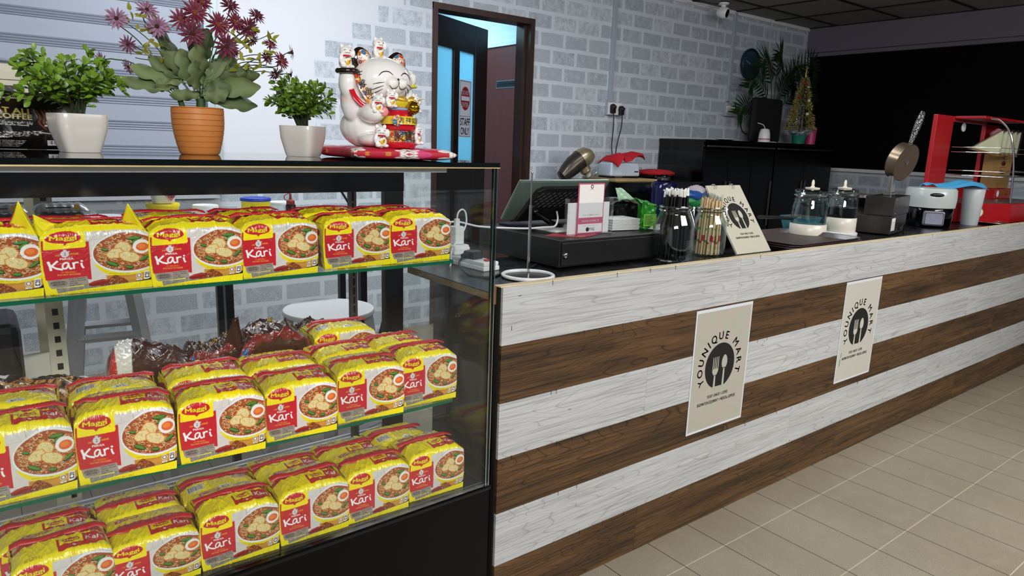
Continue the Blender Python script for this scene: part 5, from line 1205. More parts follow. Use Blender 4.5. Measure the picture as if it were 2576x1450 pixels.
# lying glass jar at the frame edge
gj = thing('glass_jar', 'small clear glass jar lying on its side at the left edge of the glass top', 'jar', (.012, 1.585, TOPZ+.0225), 0)
mxj = Matrix.Rotation(R(100), 4, 'Z') @ Matrix.Rotation(R(-90), 4, 'Y') @ Matrix.Translation((0, 0, -.01))
q = MB(); q.lathe([(.0, 0), (.018, .001), (.0215, .005), (.022, .015), (.022, .06), (.017, .07), (.018, .078), (.015, .078), (.014, .07), (.019, .058), (.019, .008), (.0, .006)], 40, mx=mxj, capb=False, capt=False); q.build('jar_body', 'clear', gj, smooth=True)
q = MB(); q.ell((-.0, .028, -.006), (.013, .018, .010), 16, 10); q.build('coffee_beans', mat('dark_coffee', '#26110a', .6, bump=1, vs=80), gj, smooth=True)
# white folded leaflets under the pouch
q = MB(); q.box((-.09, 1.66, TOPZ), (.06, 1.672, TOPZ+.002)); tag(q.build('leaflet', 'paper'), 'thin white leaflet lying in front of the black coffee pouch', 'leaflet') if 0 else None

# ================================================================== ON THE SERVICE COUNTER
WZ = .8842
def txt_box(mb, mx, s, x, y, h, w=None, mi=1, **k): text_mesh(mb, s, mx @ Matrix.Translation((x, y, .0004)), h, w, mi=mi, **k)
RX = Matrix.Rotation(R(90), 4, 'X')
# power strip and its plugs ------------------------------------------------
ps = thing('power_strip', 'white power strip on the black worktop behind the case glass', 'power strip', (1.150, 1.725, WZ), R(4))
q = MB(); q.box((-.03, -.14, 0), (.03, .14, .014)); q.box((-.028, -.138, .014), (.028, .138, .026)); q.build('strip_body', 'white_plastic', ps, bevel=.003)
q = MB(); q.box((-.008, -.125, .0262), (.008, -.110, .031)); q.build('switch', 'red', ps, bevel=.002)
t = thing('power_plug', 'black three-pin plug in the white power strip', 'plug', (1.148, 1.668, WZ+.0262), R(15))
q = MB(); q.prism([(-.022, -.024), (.018, -.026), (.030, -.012), (.030, .014), (.016, .026), (-.020, .024)], 0, .022, taper=.86); q.build('plug_body', 'rubber', t, bevel=.003)
q = MB(); [q.lathe([(.010-.0008*k, 0), (.010-.0008*k, .003)], 14, mx=Matrix.Translation((-.024-k*.0045, 0, .011)) @ Matrix.Rotation(R(-90), 4, 'Y')) for k in range(5)]; q.build('strain_relief', 'rubber', t, smooth=True)
q = MB(); q.tube(bez([(-.04, 0, .010), (-.07, -.01, -.008), (-.11, -.08, -.023), (-.112, -.135, -.023), (-.09, -.15, -.023), (0, -.13, -.023), (.09, -.14, -.023), (.16, -.12, -.023)]), .0035, 8); q.build('cable', 'rubber', t, smooth=True)
def adapter(loc, w, h, label, rz=0):
    t = thing('phone_charger', label, 'charger', loc, rz); q = MB(); q.box((-w/2, -w/2, 0), (w/2, w/2, h)); q.build('charger_body', 'white_plastic', t, bevel=.004)
    q = MB(); q.box((-.008, -.005, h), (.008, .005, h+.022)); q.build('usb_plug', 'white_plastic', t, bevel=.0015); return t
a1 = adapter((1.133, 1.835, WZ+.0262), .036, .05, 'left square white charger in the power strip', R(4))
q = MB(); q.tube(bez([(0, 0, .07), (.006, 0, .088), (.024, -.005, .092), (.036, -.015, .082)]), .0026, 8); q.build('cable', 'white_plastic', a1, smooth=True)
ad = thing('plug_adapter', 'white block adapter on the power strip under the taller charger', 'adapter', (1.150, 1.755, WZ+.0262), R(4)); q = MB(); q.box((-.028, -.026, 0), (.028, .026, .030)); q.box((-.026, -.028, .012), (.030, .028, .024)); q.build('adapter_body', 'white_plastic', ad, bevel=.004)
a2 = adapter((1.150, 1.758, WZ+.0565), .034, .055, 'taller white charger standing on the block adapter', R(4))
q = MB(); q.tube(bez([(0, 0, .072), (.004, 0, .094), (.02, 0, .104), (.034, 0, .09), (.024, -.01, .05), (-.03, -.02, -.01), (-.05, -.04, -.05), (-.09, -.08, -.0795)]), .0026, 8); q.build('cable', 'white_plastic', a2, smooth=True)

# towel holder ring -------------------------------------------------------
th = thing('towel_holder', 'white ring base with a thin upright chrome rod near the counter end', 'holder', (1.195, 1.462, WZ))
q = MB(); q.torus((0, 0, .006), .070, .0052, 56, 10); q.build('base_ring', 'white_plastic', th, smooth=True)
q = MB(); q.lathe([(.064, .0), (.064, .003)], 40); q.build('base_plate', 'black_plastic', th)
q = MB(); q.cyl((0, 0, .003), (0, 0, .20), .0042, 12); q.cyl((0, 0, .20), (0, 0, .285), .0022, 10); q.ell((0, 0, .288), (.004, .004, .005), 12, 8); q.build('upright_rod', 'chrome', th, smooth=True)

# cash drawer ---------------------------------------------------------------
cd = thing('cash_drawer', 'wide black cash drawer under the payment terminal', 'cash drawer', (1.346, 1.507, WZ))
q = MB(); q.box((0, 0, .006), (.50, .41, .088)); q.build('drawer_body', 'black_satin', cd, bevel=.002)
q = MB(); q.box((.008, -.004, .010), (.492, .0, .080)); fr_ = q.build('drawer_front', 'black_satin', cd, bevel=.002)
q = MB(); q.lathe([(.009, 0), (.009, .004), (.006, .006)], 20, mx=Matrix.Translation((.022, -.0045, .042)) @ RX); q.build('lock', 'chrome', fr_, smooth=True)
DZ = WZ+.0884
# payment terminal
pt = thing('payment_terminal', 'tilted green-grey payment terminal seen from behind', 'terminal', (1.39, 1.835, DZ))
tilt = Matrix.Rotation(R(-0), 4, 'X'); nrm = Vector((0, -.155, .10))
def scr(x, h, d): # x along, h up the tilted back 0..1, d out of the back
    return Vector((x, .012-.098*h, .018+.137*h))+Vector((0, -.81, -.58))*d
q = MB(); vs = [scr(x, h, d) for d in (-.014, 0) for (x, h) in ((-.004, 0), (.40, 0), (.40, 1), (-.004, 1))]
q.add(vs, [(3, 2, 1, 0), (4, 5, 6, 7), (0, 1, 5, 4), (1, 2, 6, 5), (2, 3, 7, 6), (3, 0, 4, 7)]); q.build('screen_frame', mat('terminal_green_grey', '#6f8078', .3, .5), pt, bevel=.005)
q = MB(); pts = [(.045, .03), (.37, .03), (.37, .80), (.35, .88), (.10, .88), (.075, .80)]; vs = [scr(x, h, 0) for x, h in pts]+[scr(.03*(1 if x < .2 else -1)*.2+x, h, .012) for x, h in pts]
q.add(vs, [tuple(range(6, 12))]+[(i, (i+1) % 6, 6+(i+1) % 6, 6+i) for i in range(6)]); bc_ = q.build('back_cover', 'black_plastic', pt, bevel=.002)
q = MB()
for j in range(6):
    for i in range(9):
        a = scr(.085+i*.024+(j % 2)*.012, .40+j*.065, .0126); b = scr(.085+i*.024+(j % 2)*.012+.010, .40+j*.065+.045, .0126); q.tube([a, b], .0014, 4)
q.build('vent_slots', 'dark_steel', bc_)
q = MB(); q.tube([(.11, -.03, .045), (.125, -.085, .02), (.14, -.13, .006)], .009, 12); q.ell((.108, -.025, .05), (.014, .014, .014)); q.build('stand_arm', 'black_gloss', pt, smooth=True)
q = MB(); q.prism([(.02, -.07), (.36, -.07), (.36, .06), (.02, .06)], 0, .008); q.build('stand_foot', 'black_plastic', pt, bevel=.002)
# papers on the drawer
q = MB(); q.box((1.45, 1.64, DZ+.0002), (1.62, 1.75, DZ+.003)); q.box((1.455, 1.65, DZ+.003), (1.61, 1.752, DZ+.0065), mx=Matrix.Rotation(0, 4, 'Z')); tag(q.build('paper_stack', 'paper'), 'few white slips lying on the cash drawer under the terminal', 'papers')
q = MB(); q.prism([(1.37, 1.60), (1.45, 1.52), (1.56, 1.56), (1.44, 1.63)], DZ+.0001, DZ+.002); tag(q.build('red_leaflet', mat('red_leaflet', '#a83040', .4, var=.3, vs=50)), 'red leaflet flat on the cash drawer beside the acrylic stand', 'leaflet')
q = MB(); q.tube(bez([(1.12, 1.90, DZ-.015), (1.20, 1.86, DZ+.022), (1.27, 1.80, DZ+.010), (1.36, 1.70, DZ+.012), (1.41, 1.66, DZ+.018), (1.44, 1.64, DZ+.022), (1.47, 1.66, DZ+.04), (1.5, 1.70, DZ+.06)]), .003, 8); tag(q.build('white_cable', 'white_plastic', smooth=True), 'white cable looping over the cash drawer to the terminal', 'cable')
# acrylic stand with payment card
ac = thing('acrylic_stand', 'clear acrylic leaflet stand on the cash drawer corner', 'stand', (1.53, 1.585, DZ+.0002), R(2))
q = MB(); q.box((-.098, -.02, 0), (.100, .055, .003)); q.box((-.098, .000, .003), (.100, .003, .112)); q.box((-.098, -.016, .003), (.100, -.0135, .100)); q.box((-.100, -.0165, .003), (-.0975, .003, .115)); q.box((.0975, -.0165, .003), (.1, .003, .112)); q.build('stand_body', 'acrylic', ac)
q = MB(); q.box((-.092, -.0035, .0034), (.094, -.0015, .100)); q.build('paper_insert', 'paper', ac)
pc = thing('payment_card', 'tall white and pink payment card standing in the acrylic stand', 'card', (1.5325, 1.5765, DZ+.0036), R(2))
mxk = Matrix.Translation((0, -.0012, 0)) @ RX; q = MB(); q.box((-.058, -.001, 0), (.058, .001, .157)); q.build('card_sheet', mat('card_pink', '#d0607c', .5), pc)
q = MB(); q.box((-.054, .05, .0), (.054, .153, .0004), 0, mxk); q.box((-.054, .003, .0), (.054, .030, .0004), 0, mxk)
txt_box(q, mxk, 'Younique Sports Centre', 0, .056, .0055, .075, 1, bold=True); txt_box(q, mxk, 'MALAYSIA NATIONAL QR', 0, .037, .0055, .078, 2, bold=True)
txt_box(q, mxk, 'MAE', .008, .008, .010, .026, 1, bold=True); txt_box(q, mxk, 'PAYMENT IN RINGGIT AND OTHER', 0, .023, .0028, .07, 1); txt_box(q, mxk, 'DuitNow', 0, .136, .003, .018, 3, bold=True)
q.prism([(-.012+.007*cos(a), .0125+.007*sin(a)) for a in np.linspace(0, 6.28, 20, endpoint=False)], .0004, .0008, 1, mxk); q.torus((0, 0, 0), .006, .0014, 24, 6, 3, Matrix.Translation((0, 0, 0))) if 0 else None
q.prism([(.0+.0065*cos(a), .1465+.0065*sin(a)) for a in np.linspace(0, 6.28, 20, endpoint=False)], .0004, .0007, 3, mxk); q.prism([(.0+.0035*cos(a), .1465+.0035*sin(a)) for a in np.linspace(0, 6.28, 20, endpoint=False)], .0007, .001, 0, mxk)
q.build('card_print', ['paper', 'ink', 'inkwhite', mat('card_maroon', '#7a2840', .5)], pc)
# napkin pack
nk = thing('napkin_pack', 'opened green and clear packet of white napkins beside the acrylic stand', 'napkins', (1.735, 1.64, DZ+.0002), R(-8))
q = MB()
for k in range(9): q.box((-.070+.002*(k % 2), -.05, .002+k*.0042), (.045+.002*(k % 3), .05, .0055+k*.0042))
q.build('napkins', 'paper', nk, bevel=.001)
rgn = np.random.default_rng(1)
def crumple(mb, P0, nu, nv, amp, seed, mi=0):
    r_ = np.random.default_rng(seed); ph = r_.random(12)*6.28
    def fn(u, v):
        p = P0(u, v); s = amp*(sin(9*u+5*v+ph[0])*.5+sin(17*v-11*u+ph[1])*.35+abs(sin(13*u+ph[2]+4*v))*.5); return Vector(p)+Vector((s*.5, s, s*.6))
    mb.grid(fn, nu, nv, mi)
q = MB(); crumple(q, lambda u, v: (-.078+.13*u, -.055+.0*v, .005+.085*v), 20, 14, .003, 1); crumple(q, lambda u, v: (-.078+.12*u, -.055+.09*v, .086+.02*sin(3*u)), 18, 12, .004, 2); q.build('clear_wrap', 'film', nk, smooth=True)
q = MB(); crumple(q, lambda u, v: (.045+.075*u, -.056+.01*u, .004+.09*v-.012*u*v), 18, 18, .006, 3); crumple(q, lambda u, v: (.045+.075*u, -.055+.10*v, .092-.016*u+.012*sin(3*v)), 18, 18, .007, 4); crumple(q, lambda u, v: (.12, -.046+.10*u, .004+.078*v), 12, 10, .003, 5)
q.build('green_wrap', mat('green_film', '#2f9a2c', .25, var=.3, bump=.5, vs=25), nk, smooth=True)
q = MB(); q.box((.052, -.0615, .014), (.108, -.061, .055)); [q.box((.056, -.0620, .020+k*.004), (.056+.03+.01*((k*7) % 3)/3, -.0616, .0215+k*.004), 1) for k in range(8)]; q.build('green_label', [mat('lime_label', '#8fd65a', .4), 'ink'], nk)
q = MB(); crumple(q, lambda u, v: (-.02+.07*u*(1-.6*v), -.01+.02*v, .10+.038*v), 12, 12, .002, 7); q.build('wrap_flap', mat('pale_green_film', '#9cc4a4', .3), nk, smooth=True)
# glass lid and folded white paper
gl = thing('jar_stopper', 'clear glass jar lid leaning beside the napkins', 'lid', (1.905, 1.59, WZ), R(10))
mxl = Matrix.Translation((0, 0, .045)) @ Matrix.Rotation(R(68), 4, 'X'); q = MB(); q.lathe([(.002, .0), (.03, .001), (.044, .004), (.047, .009), (.044, .013), (.03, .014), (.028, .02), (.0, .022)], 40, mx=mxl, capb=False, capt=False); q.build('lid_glass', 'clear', gl, smooth=True); q = MB(); q.torus((0, 0, .006), .0455, .002, 40, 8, mx=(mxl.to_3x3()).to_4x4()); o = q.build('lid_seal', 'white_plastic', gl, smooth=True); o.location = (0, 0, .045)
q = MB(); q.box((-.06, -.05, .0), (.06, .05, .0015)); o = q.build('folded_paper', 'paper', loc=(1.97, 1.66, WZ+.045), rot=(R(58), R(0), R(12))); tag(o, 'white folded paper propped behind the straw jars', 'paper')

# straw jars -----------------------------------------------------------------
def clip_jar(loc, r, h, label, rz=0):
    t = thing('clip_top_jar', label, 'jar', loc, rz); pr = [(.0, .0), (r*.8, .001), (r*.97, .010), (r, .03), (r, h*.58), (r*.93, h*.70), (r*.74, h*.84), (r*.72, h*.90), (r*.76, h*.93), (r*.76, h*.96), (r*.72, h)]
    q = MB(); q.lathe(pr, 48, capb=False, capt=False); q.lathe([(a*.93, z+.004 if z < .02 else z) for a, z in pr][::-1], 48, capb=False, capt=False); q.build('glass_body', 'clear', t, smooth=True, ang=60)
    q = MB(); q.torus((0, 0, h*.915), r*.77, .0016, 40, 6); q.torus((0, 0, h*.975), r*.75, .0022, 40, 8)
    x = r*.78; q.tube([(x, -.018, h*.92), (x+.012, -.014, h*.75), (x+.018, -.006, h*.62), (x+.018, .006, h*.62), (x+.012, .014, h*.75), (x, .018, h*.92)], .0013, 6)
    q.tube([(x, -.012, h*.9), (x+.010, -.010, h*.98), (x+.012, 0, h*.78), (x+.010, .010, h*.98), (x, .012, h*.9)], .0012, 6); q.build('wire_clip', 'chrome', t, smooth=True); return t
J1 = (1.812, 1.470, WZ); J2 = (2.022, 1.486, WZ)
clip_jar(J1, .066, .182, 'clip-top glass jar filled with black straws on the counter', R(-40)); clip_jar(J2, .060, .170, 'clip-top glass jar filled with paper-wrapped straws on the counter', R(-40))
M['straw_black'] = mat('black_straw', '#0b0b0e', .3); M['straw_paper'] = mat('wrapped_straw_cream', '#d8bd92', .6, var=.1); M['straw_red'] = mat('red_print', '#c42c30', .5); M['straw_green'] = mat('green_print', '#2f8a44', .5)
def straws(J, r, h, n, kind, group, top):
    rg = random.Random(n); lab = {'b': 'black straw in a clear wrapper standing in the left glass jar', 'c': 'paper-wrapped straw standing in the right glass jar'}[kind]
    sets = []
    for v in range(1 if kind == 'b' else 3):
        t = thing('drinking_straw', lab, 'straw', (0, 0, 0), group=group); q = MB(); q.cyl((0, 0, 0), (0, 0, h), .0034 if kind == 'b' else .0032, 8); q.build('straw_tube', 'straw_black' if kind == 'b' else 'straw_paper', t, smooth=True)
        q = MB()
        if kind == 'b': q.prism([(-.004, -.0008), (.004, -.0008), (.004, .0008), (-.004, .0008)], h+.001, h+.020, taper=.7); q.build('wrapper_end', 'paper', t)
        else:
            for k in range(3 if v == 1 else 1):
                z = h*(.2+.22*k)+.004*v; q.lathe([(.0034, 0), (.0034, .008 if v < 2 else .02)], 8, c=(0, 0, z), capb=False, capt=False)
            q.build('wrapper_print', ['straw_red', 'straw_green', 'straw_red'][v], t)
            q = MB(); q.prism([(-.004, -.0008), (.004, -.0008), (.004, .0008), (-.004, .0008)], h, h+.014, taper=.8); q.build('wrapper_end', 'film', t)
        sets.append(t)
    done = set()
    for i in range(n):
        v = i % len(sets); t = sets[v] if v not in done else copy_tree(sets[v]); done.add(v)
        a = i*2.39996; q_ = sqrt((i+.5)/n); bx, by = q_*r*.80*cos(a), q_*r*.80*sin(a); tx, ty = q_*r*.70*cos(a+.15), q_*r*.70*sin(a+.15)
        b = Vector((J[0]+bx, J[1]+by, J[2]+.006)); e_ = Vector((J[0]+tx, J[1]+ty, J[2]+.006+h)); t.location = b; t.rotation_euler = (e_-b).to_track_quat('Z', 'Y').to_euler(); s_ = 1+rg.uniform(-.03, .04); t.scale = (1, 1, s_)
straws(J1, .058, .205, 60, 'b', 'black straws in the glass jar', 0); straws(J2, .052, .190, 46, 'c', 'paper-wrapped straws in the glass jar', 0)

# menu board ------------------------------------------------------------------
mb_ = thing('menu_board', 'ring-bound cream menu board with the fork and spoon logo, leaning back', 'menu', (2.235, 1.437, WZ), 0)
L = .283; mxm = Matrix.Rotation(R(55), 4, 'X')
q = MB(); q.box((-.105, 0, 0), (.105, L, .004), 0, mxm); q.build('cover', mat('menu_cream', '#cfccba', .2, var=.02), mb_)
q = MB()
for k in range(5): q.box((-.103+.001*k, .001, -.0012-.0014*k), (.106+.0008*k, L-.004, -.0003-.0014*k), 0, mxm)
q.build('pages', 'paper', mb_)
q = MB(); utensil_logo(q, mxm @ Matrix.Translation((.004, .150, .0042)), .056, 0, 1, .0004); q.build('logo', ['ink', mat('menu_cream_print', '#cfccba', .2)], mb_)
q = MB(); [q.torus(mxm @ Vector((x, L-.006, 0)), .011, .0008, 24, 5, mx=Matrix.Rotation(R(90), 3, 'Y').to_4x4()) for x in (-.065, -.055, .045, .055)]; q.build('binding_ring', 'chrome', mb_, smooth=True)
q = MB(); q.prism([(-.09, .14), (.09, .14), (.09, .146), (-.09, .146)], .0, .20, 0, Matrix.Rotation(R(-6), 4, 'X')); o = q.build('easel_back', 'black_plastic', mb_)

# serving trays ------------------------------------------------------------------
M['tray'] = mat('brown_tray', '#4c3e40', .3, var=.2, vs=20); M['tray_in'] = mat('brown_tray_inside', '#33271f', .5, var=.15)
for k in range(3):
    t = thing('serving_tray', ('lowest', 'middle', 'topmost')[k]+' of three stacked brown serving trays in front of the glass jugs', 'tray', (2.62, 1.52, WZ+.0005+.0075*k), R(-3+2*k), 'stacked brown serving trays')
    def ring_(s, z): return [(-.25*s, -.165*s+.02, z), (-.22*s, -.172*s, z), (.22*s, -.172*s, z), (.25*s, -.15*s, z), (.25*s, .12*s, z), (.20*s, .17*s, z), (-.20*s, .17*s, z), (-.25*s, .12*s, z)]
    q = MB(); a, b, c_ = ring_(.90, 0), ring_(1.0, .016), ring_(1.02, .017); n = 8; q.add(a+b+c_, [(i, (i+1) % n, n+(i+1) % n, n+i) for i in range(n)]+[(n+i, n+(i+1) % n, 2*n+(i+1) % n, 2*n+i) for i in range(n)]); q.build('rim', 'tray', t, solid=.002)
    q = MB(); q.add([(x, y, .001) for x, y, z in a], [tuple(range(8))]); q.build('base', 'tray_in', t, solid=.0018)
# small white saucer plate and turquoise pan
q = MB(); q.lathe([(.0, .002), (.045, .002), (.055, .006), (.072, .010), (.072, .012), (.05, .008), (.0, .004)], 40, capb=False, capt=False); tag(q.build('white_plate', 'white_ceramic', smooth=True, loc=(2.80, 1.72, WZ)), 'white plate behind the trays beside the turquoise pan', 'plate')
tp = thing('turquoise_pan', 'turquoise square baking pan with a black handle behind the left jug', 'pan', (2.98, 1.715-.02, WZ), R(0))
q = MB(); q.lathe([(.055, .012), (.058, .014), (.072, .072), (.076, .074), (.076, .080), (.070, .080), (.054, .018), (.0, .018)], 40, sq=3, capb=True, capt=False); q.build('pan_body', mat('turquoise_enamel', '#2c7884', .3), tp, smooth=True, ang=35)
q = MB(); q.lathe([(.066, .074), (.066, .079), (.03, .082), (.0, .083)], 40, sq=3); q.build('pan_contents', mat('brown_cake', '#5c3a22', .8, bump=.5), tp, smooth=True)
q = MB(); q.tube([(-.07, .0, .072), (-.16, .03, .078), (-.26, .05, .082)], .008, 10); q.build('handle', 'black_plastic', tp, smooth=True)

# glass jugs ----------------------------------------------------------------------
def jug(loc, r, label, liquid, lz, base_plate=False):
    t = thing('glass_jug', label, 'jug', loc); b0 = 0
    if base_plate:
        q = MB(); q.lathe([(r*.95, 0), (r*1.12, .004), (r*1.15, .018), (r*1.05, .022), (.0, .022)], 44, capt=False); q.build('warming_base', 'white_plastic', t, smooth=True); b0 = .023
    q = MB(); q.lathe([(r*.96, b0), (r, b0+.004), (r*1.0, b0+.060), (r*.97, b0+.062)], 44); q.build('white_foot', mat('jug_foot_cream', '#e6dfd2', .3, var=.02), t, smooth=True, ang=50)
    pr = [(r*.97, b0+.063), (r*.985, .11), (r*.93, .145), (r*.86, .165), (r*.86, .185), (r*.90, .19), (r*.90, .20)]
    q = MB(); q.lathe(pr, 48, capb=False, capt=False); q.lathe([(a-.003, z) for a, z in pr][::-1], 48, capb=False, capt=False); q.build('glass_body', 'clear', t, smooth=True, ang=60)
    q = MB(); q.lathe([(r*.955, b0+.063), (r*.962, .105), (r*.962*(1 if lz < .13 else .955), lz)], 44); q.build('liquid', liquid, t, smooth=True, ang=50)
    q = MB(); [q.torus((0, 0, z), r*.885, .003, 44, 8) for z in (.165, .182, .199)]; q.build('neck_ring', 'clear', t, smooth=True)
    q = MB(); q.lathe([(r*.93, .202), (r*.90, .208), (r*.5, .213), (.0, .214)], 44); lid = q.build('lid', 'clear', t, smooth=True)
    q = MB(); q.lathe([(.030, .214), (.030, .218), (.010, .220), (.006, .226)], 24); q.ell((0, 0, .236), (.010, .005, .016), 16, 10); q.build('lid_knob', mat('lid_knob_cream', '#ece6d4', .3), lid, smooth=True)
    q = MB(); q.torus((0, 0, .183), r*.9, .0045, 40, 6, mi=0); q.build('neck_band', 'chrome', t, smooth=True); return t
M['water'] = glass_mat('water', (.80, .88, .90), 1.2, ior=1.33)
M['syrup'] = mat('dark_syrup', '#050303', .08)
jug((2.88, 1.60, WZ), .076, 'lidded glass jug of clear water on the counter', 'water', .150)
jug((3.10, 1.570, WZ), .066, 'lidded glass jug half full of dark syrup', 'syrup', .128, True)

# round black machine behind, waffle maker --------------------------------------------
gr = thing('round_griddle', 'round dark cooker with a glass lid behind the dark syrup jug', 'cooker', (3.63, 1.76, WZ))
q = MB(); q.lathe([(.062, 0), (.066, .01), (.066, .05), (.064, .10), (.068, .104), (.068, .16), (.064, .166), (.0, .168)], 40, capt=False); q.build('body', 'dark_steel', gr, smooth=True, ang=40)
q = MB(); q.lathe([(.0695, .106), (.0695, .15)], 40, capb=False, capt=False); q.build('black_band', 'black_gloss', gr, smooth=True)
M['waffle_steel'] = mat('waffle_steel', '#57524f', .3, .85, var=.25, vs=9)
wf = thing('waffle_maker', 'stainless steel waffle maker base with a control box and label', 'waffle maker', (3.335, 1.452, WZ), R(12))
q = MB(); q.box((0, 0, .006), (.31, .25, .088)); q.build('base_box', 'waffle_steel', wf, bevel=.002)
q = MB(); q.box((.03, .002, .0885), (.345, .13, .176)); q.build('control_box', 'waffle_steel', wf, bevel=.002)
for x, z in ((.06, .165), (.32, .165), (.06, .10), (.32, .10)):
    q = MB(); q.ell((x, .0005, z), (.003, .002, .003), 10, 6); q.build('rivet', 'chrome', wf, smooth=True)
q = MB(); mxw = Matrix.Translation((.03, -.0006, .022)) @ RX; q.box((-.024, 0, 0), (.046, .058, .0005), 0, mxw); txt_box(q, mxw, 'waffle maker', .011, .048, .005, .05, 1, bold=True)
for k in range(5): q.box((-.018, .006+.008*k, .0006), (.040-.008*(k % 2), .0075+.008*k, .0009), 1, mxw)
q.build('rating_label', ['paper', 'ink'], wf)
q = MB(); q.tube(bez([(.17, -.002, .02), (.20, -.014, .045), (.225, -.014, .04), (.24, -.01, .015), (.245, -.01, .004)]), .004, 8); q.build('cord', 'rubber', wf, smooth=True)
q = MB(); q.box((.16, .05, .1765), (.25, .085, .19)); q.prism([(.175, .055), (.235, .055), (.235, .075), (.175, .075)], .19, .27, 0, Matrix.Translation((0, 0, 0))); q.build('hinge_bracket', 'steel', wf, bevel=.002)
pn = wf
mxp_ = Matrix.Translation((.265, .05, .340)) @ Matrix.Rotation(R(-12), 4, 'Z') @ Vector((-.1, -.95, -.25)).normalized().to_track_quat('Z', 'Y').to_matrix().to_4x4()
q = MB(); q.lathe([(.0, -.026), (.084, -.026), (.088, -.022), (.088, .022), (.0905, .024), (.0905, .028), (.087, .029)], 56, mx=mxp_, capb=False, capt=False); ld = q.build('lid_drum', mat('bronze_steel', '#8c7c68', .28, .9, var=.2, vs=10), wf, smooth=True, ang=30)
q = MB(); q.lathe([(.087, .0285), (.0, .0286)], 48, mx=mxp_, capb=False, capt=False); q.build('lid_disc', mat('lid_disc_brown', '#5c4c44', .55, .3, var=.15, vs=60), ld)
q = MB(); q.lathe([(.011, .0287), (.011, .031), (.006, .0315), (.0, .0315)], 20, mx=mxp_, capb=False, capt=True); q.build('lid_cap', 'chrome', ld, smooth=True)
hb = Vector((.325, .035, .420)); he = Vector((.435, .02, .582)); dv = (he-hb).normalized(); sx_ = dv.cross(Vector((0, 1, 0))).normalized(); sy_ = dv.cross(sx_)
q = MB(); q.tube([hb-dv*.02, he-dv*.01], .004, 8)
pts = []
for i in range(480):
    f_ = i/479; a = f_*2*pi*24; rr_ = .0075+.0085*sin(pi*min(1, f_*.95+.02))**.8*(.35+.85*f_); pts.append(hb+dv*((he-hb).length*f_)+sx_*cos(a)*rr_+sy_*sin(a)*rr_)
q.tube(pts, .0017, 5); q.build('coil_handle', 'chrome', wf, smooth=True)

# white steamer/cooker --------------------------------------------------------------------
ck = thing('steam_cooker', 'round white steam cooker with a black and silver front', 'cooker', (4.06, 1.585, WZ), R(-55))
q = MB(); q.lathe([(.105, 0), (.112, .008), (.115, .095), (.112, .10)], 48); q.build('base', 'black_gloss', ck, smooth=True, ang=40)
q = MB(); q.lathe([(.113, .101), (.120, .104), (.123, .15), (.120, .195), (.112, .204), (.0, .208)], 56, capt=False); bwl = q.build('steam_bowl', mat('milky_plastic', '#c8d2d0', .25, var=.03, **{'Transmission Weight': .1}), ck, smooth=True, ang=40)
q = MB(); q.ell((0, -.116, .172), (.034, .010, .012), 20, 10); q.build('handle_recess', 'black_plastic', bwl, smooth=True)
q = MB(); q.prism([(.045*s+0*1, 0) for s in (-1, 1)]+[(.04, .07), (-.04, .07)], 0, .01) if 0 else None
q.box((-.050, -.128, .012), (.050, -.100, .088)); q.build('control_panel', mat('silver_plastic', '#9a9eb0', .3, .4), ck, bevel=.010)
q = MB(); q.tube([(-.042, -.1285, .02), (-.042, -.1285, .08), (.042, -.1285, .08), (.042, -.1285, .02)], .0022, 8, closed=True); q.build('panel_rim', 'chrome', ck, smooth=True)
wc = thing('white_canister', 'tall tapered white plastic canister beside the steam cooker', 'canister', (4.40, 1.50, WZ+.0))
q = MB(); q.lathe([(.040, 0), (.042, .004), (.049, .11), (.0495, .112), (.054, .205), (.052, .208)], 40); q.build('canister_body', mat('grey_white_plastic', '#c9cfd0', .35, var=.03), wc, smooth=True, ang=40)
q = MB(); q.lathe([(.055, .200), (.056, .212), (.050, .216), (.0, .217)], 40, capt=False); q.build('canister_lid', mat('lilac_plastic', '#8c88a8', .35), wc, smooth=True)
q = MB(); q.torus((4.60, 1.46, WZ+.012), .085, .003, 48, 8); q.lathe([(.05, 0), (.085, .010)], 40, c=(4.60, 1.46, WZ+.001), capt=False); tag(q.build('steel_plate', 'steel', smooth=True), 'shallow steel plate on the counter in front of the red warmer', 'plate')
# blue cloth draped over both
q = MB()
cl_a = Vector((4.08, 1.60)); cl_b = Vector((4.42, 1.50))
def cloth_fn(u, v):
    p = cl_a.lerp(cl_b, u); side = (v-.5)*.15*(.75+.45*sin(pi*u)); x = p.x+side*.25; y = p.y-side
    zt = WZ+.214+.012*sin(pi*u*1.1)+.035*max(0, u-.35)*(1-max(0, u-.85)*4)+.006*sin(9*u+4*v)+.005*sin(14*v+3*u); zt -= .05*max(0, abs(v-.5)*2-.72)*1.2+.02*max(0, u-.9)*3
    return (x, y, zt)
q.grid(cloth_fn, 40, 26); tag(q.build('blue_cloth', 'blue_cloth', smooth=True, solid=.003), 'blue microfibre cloth draped over the steam cooker and white canister', 'cloth')

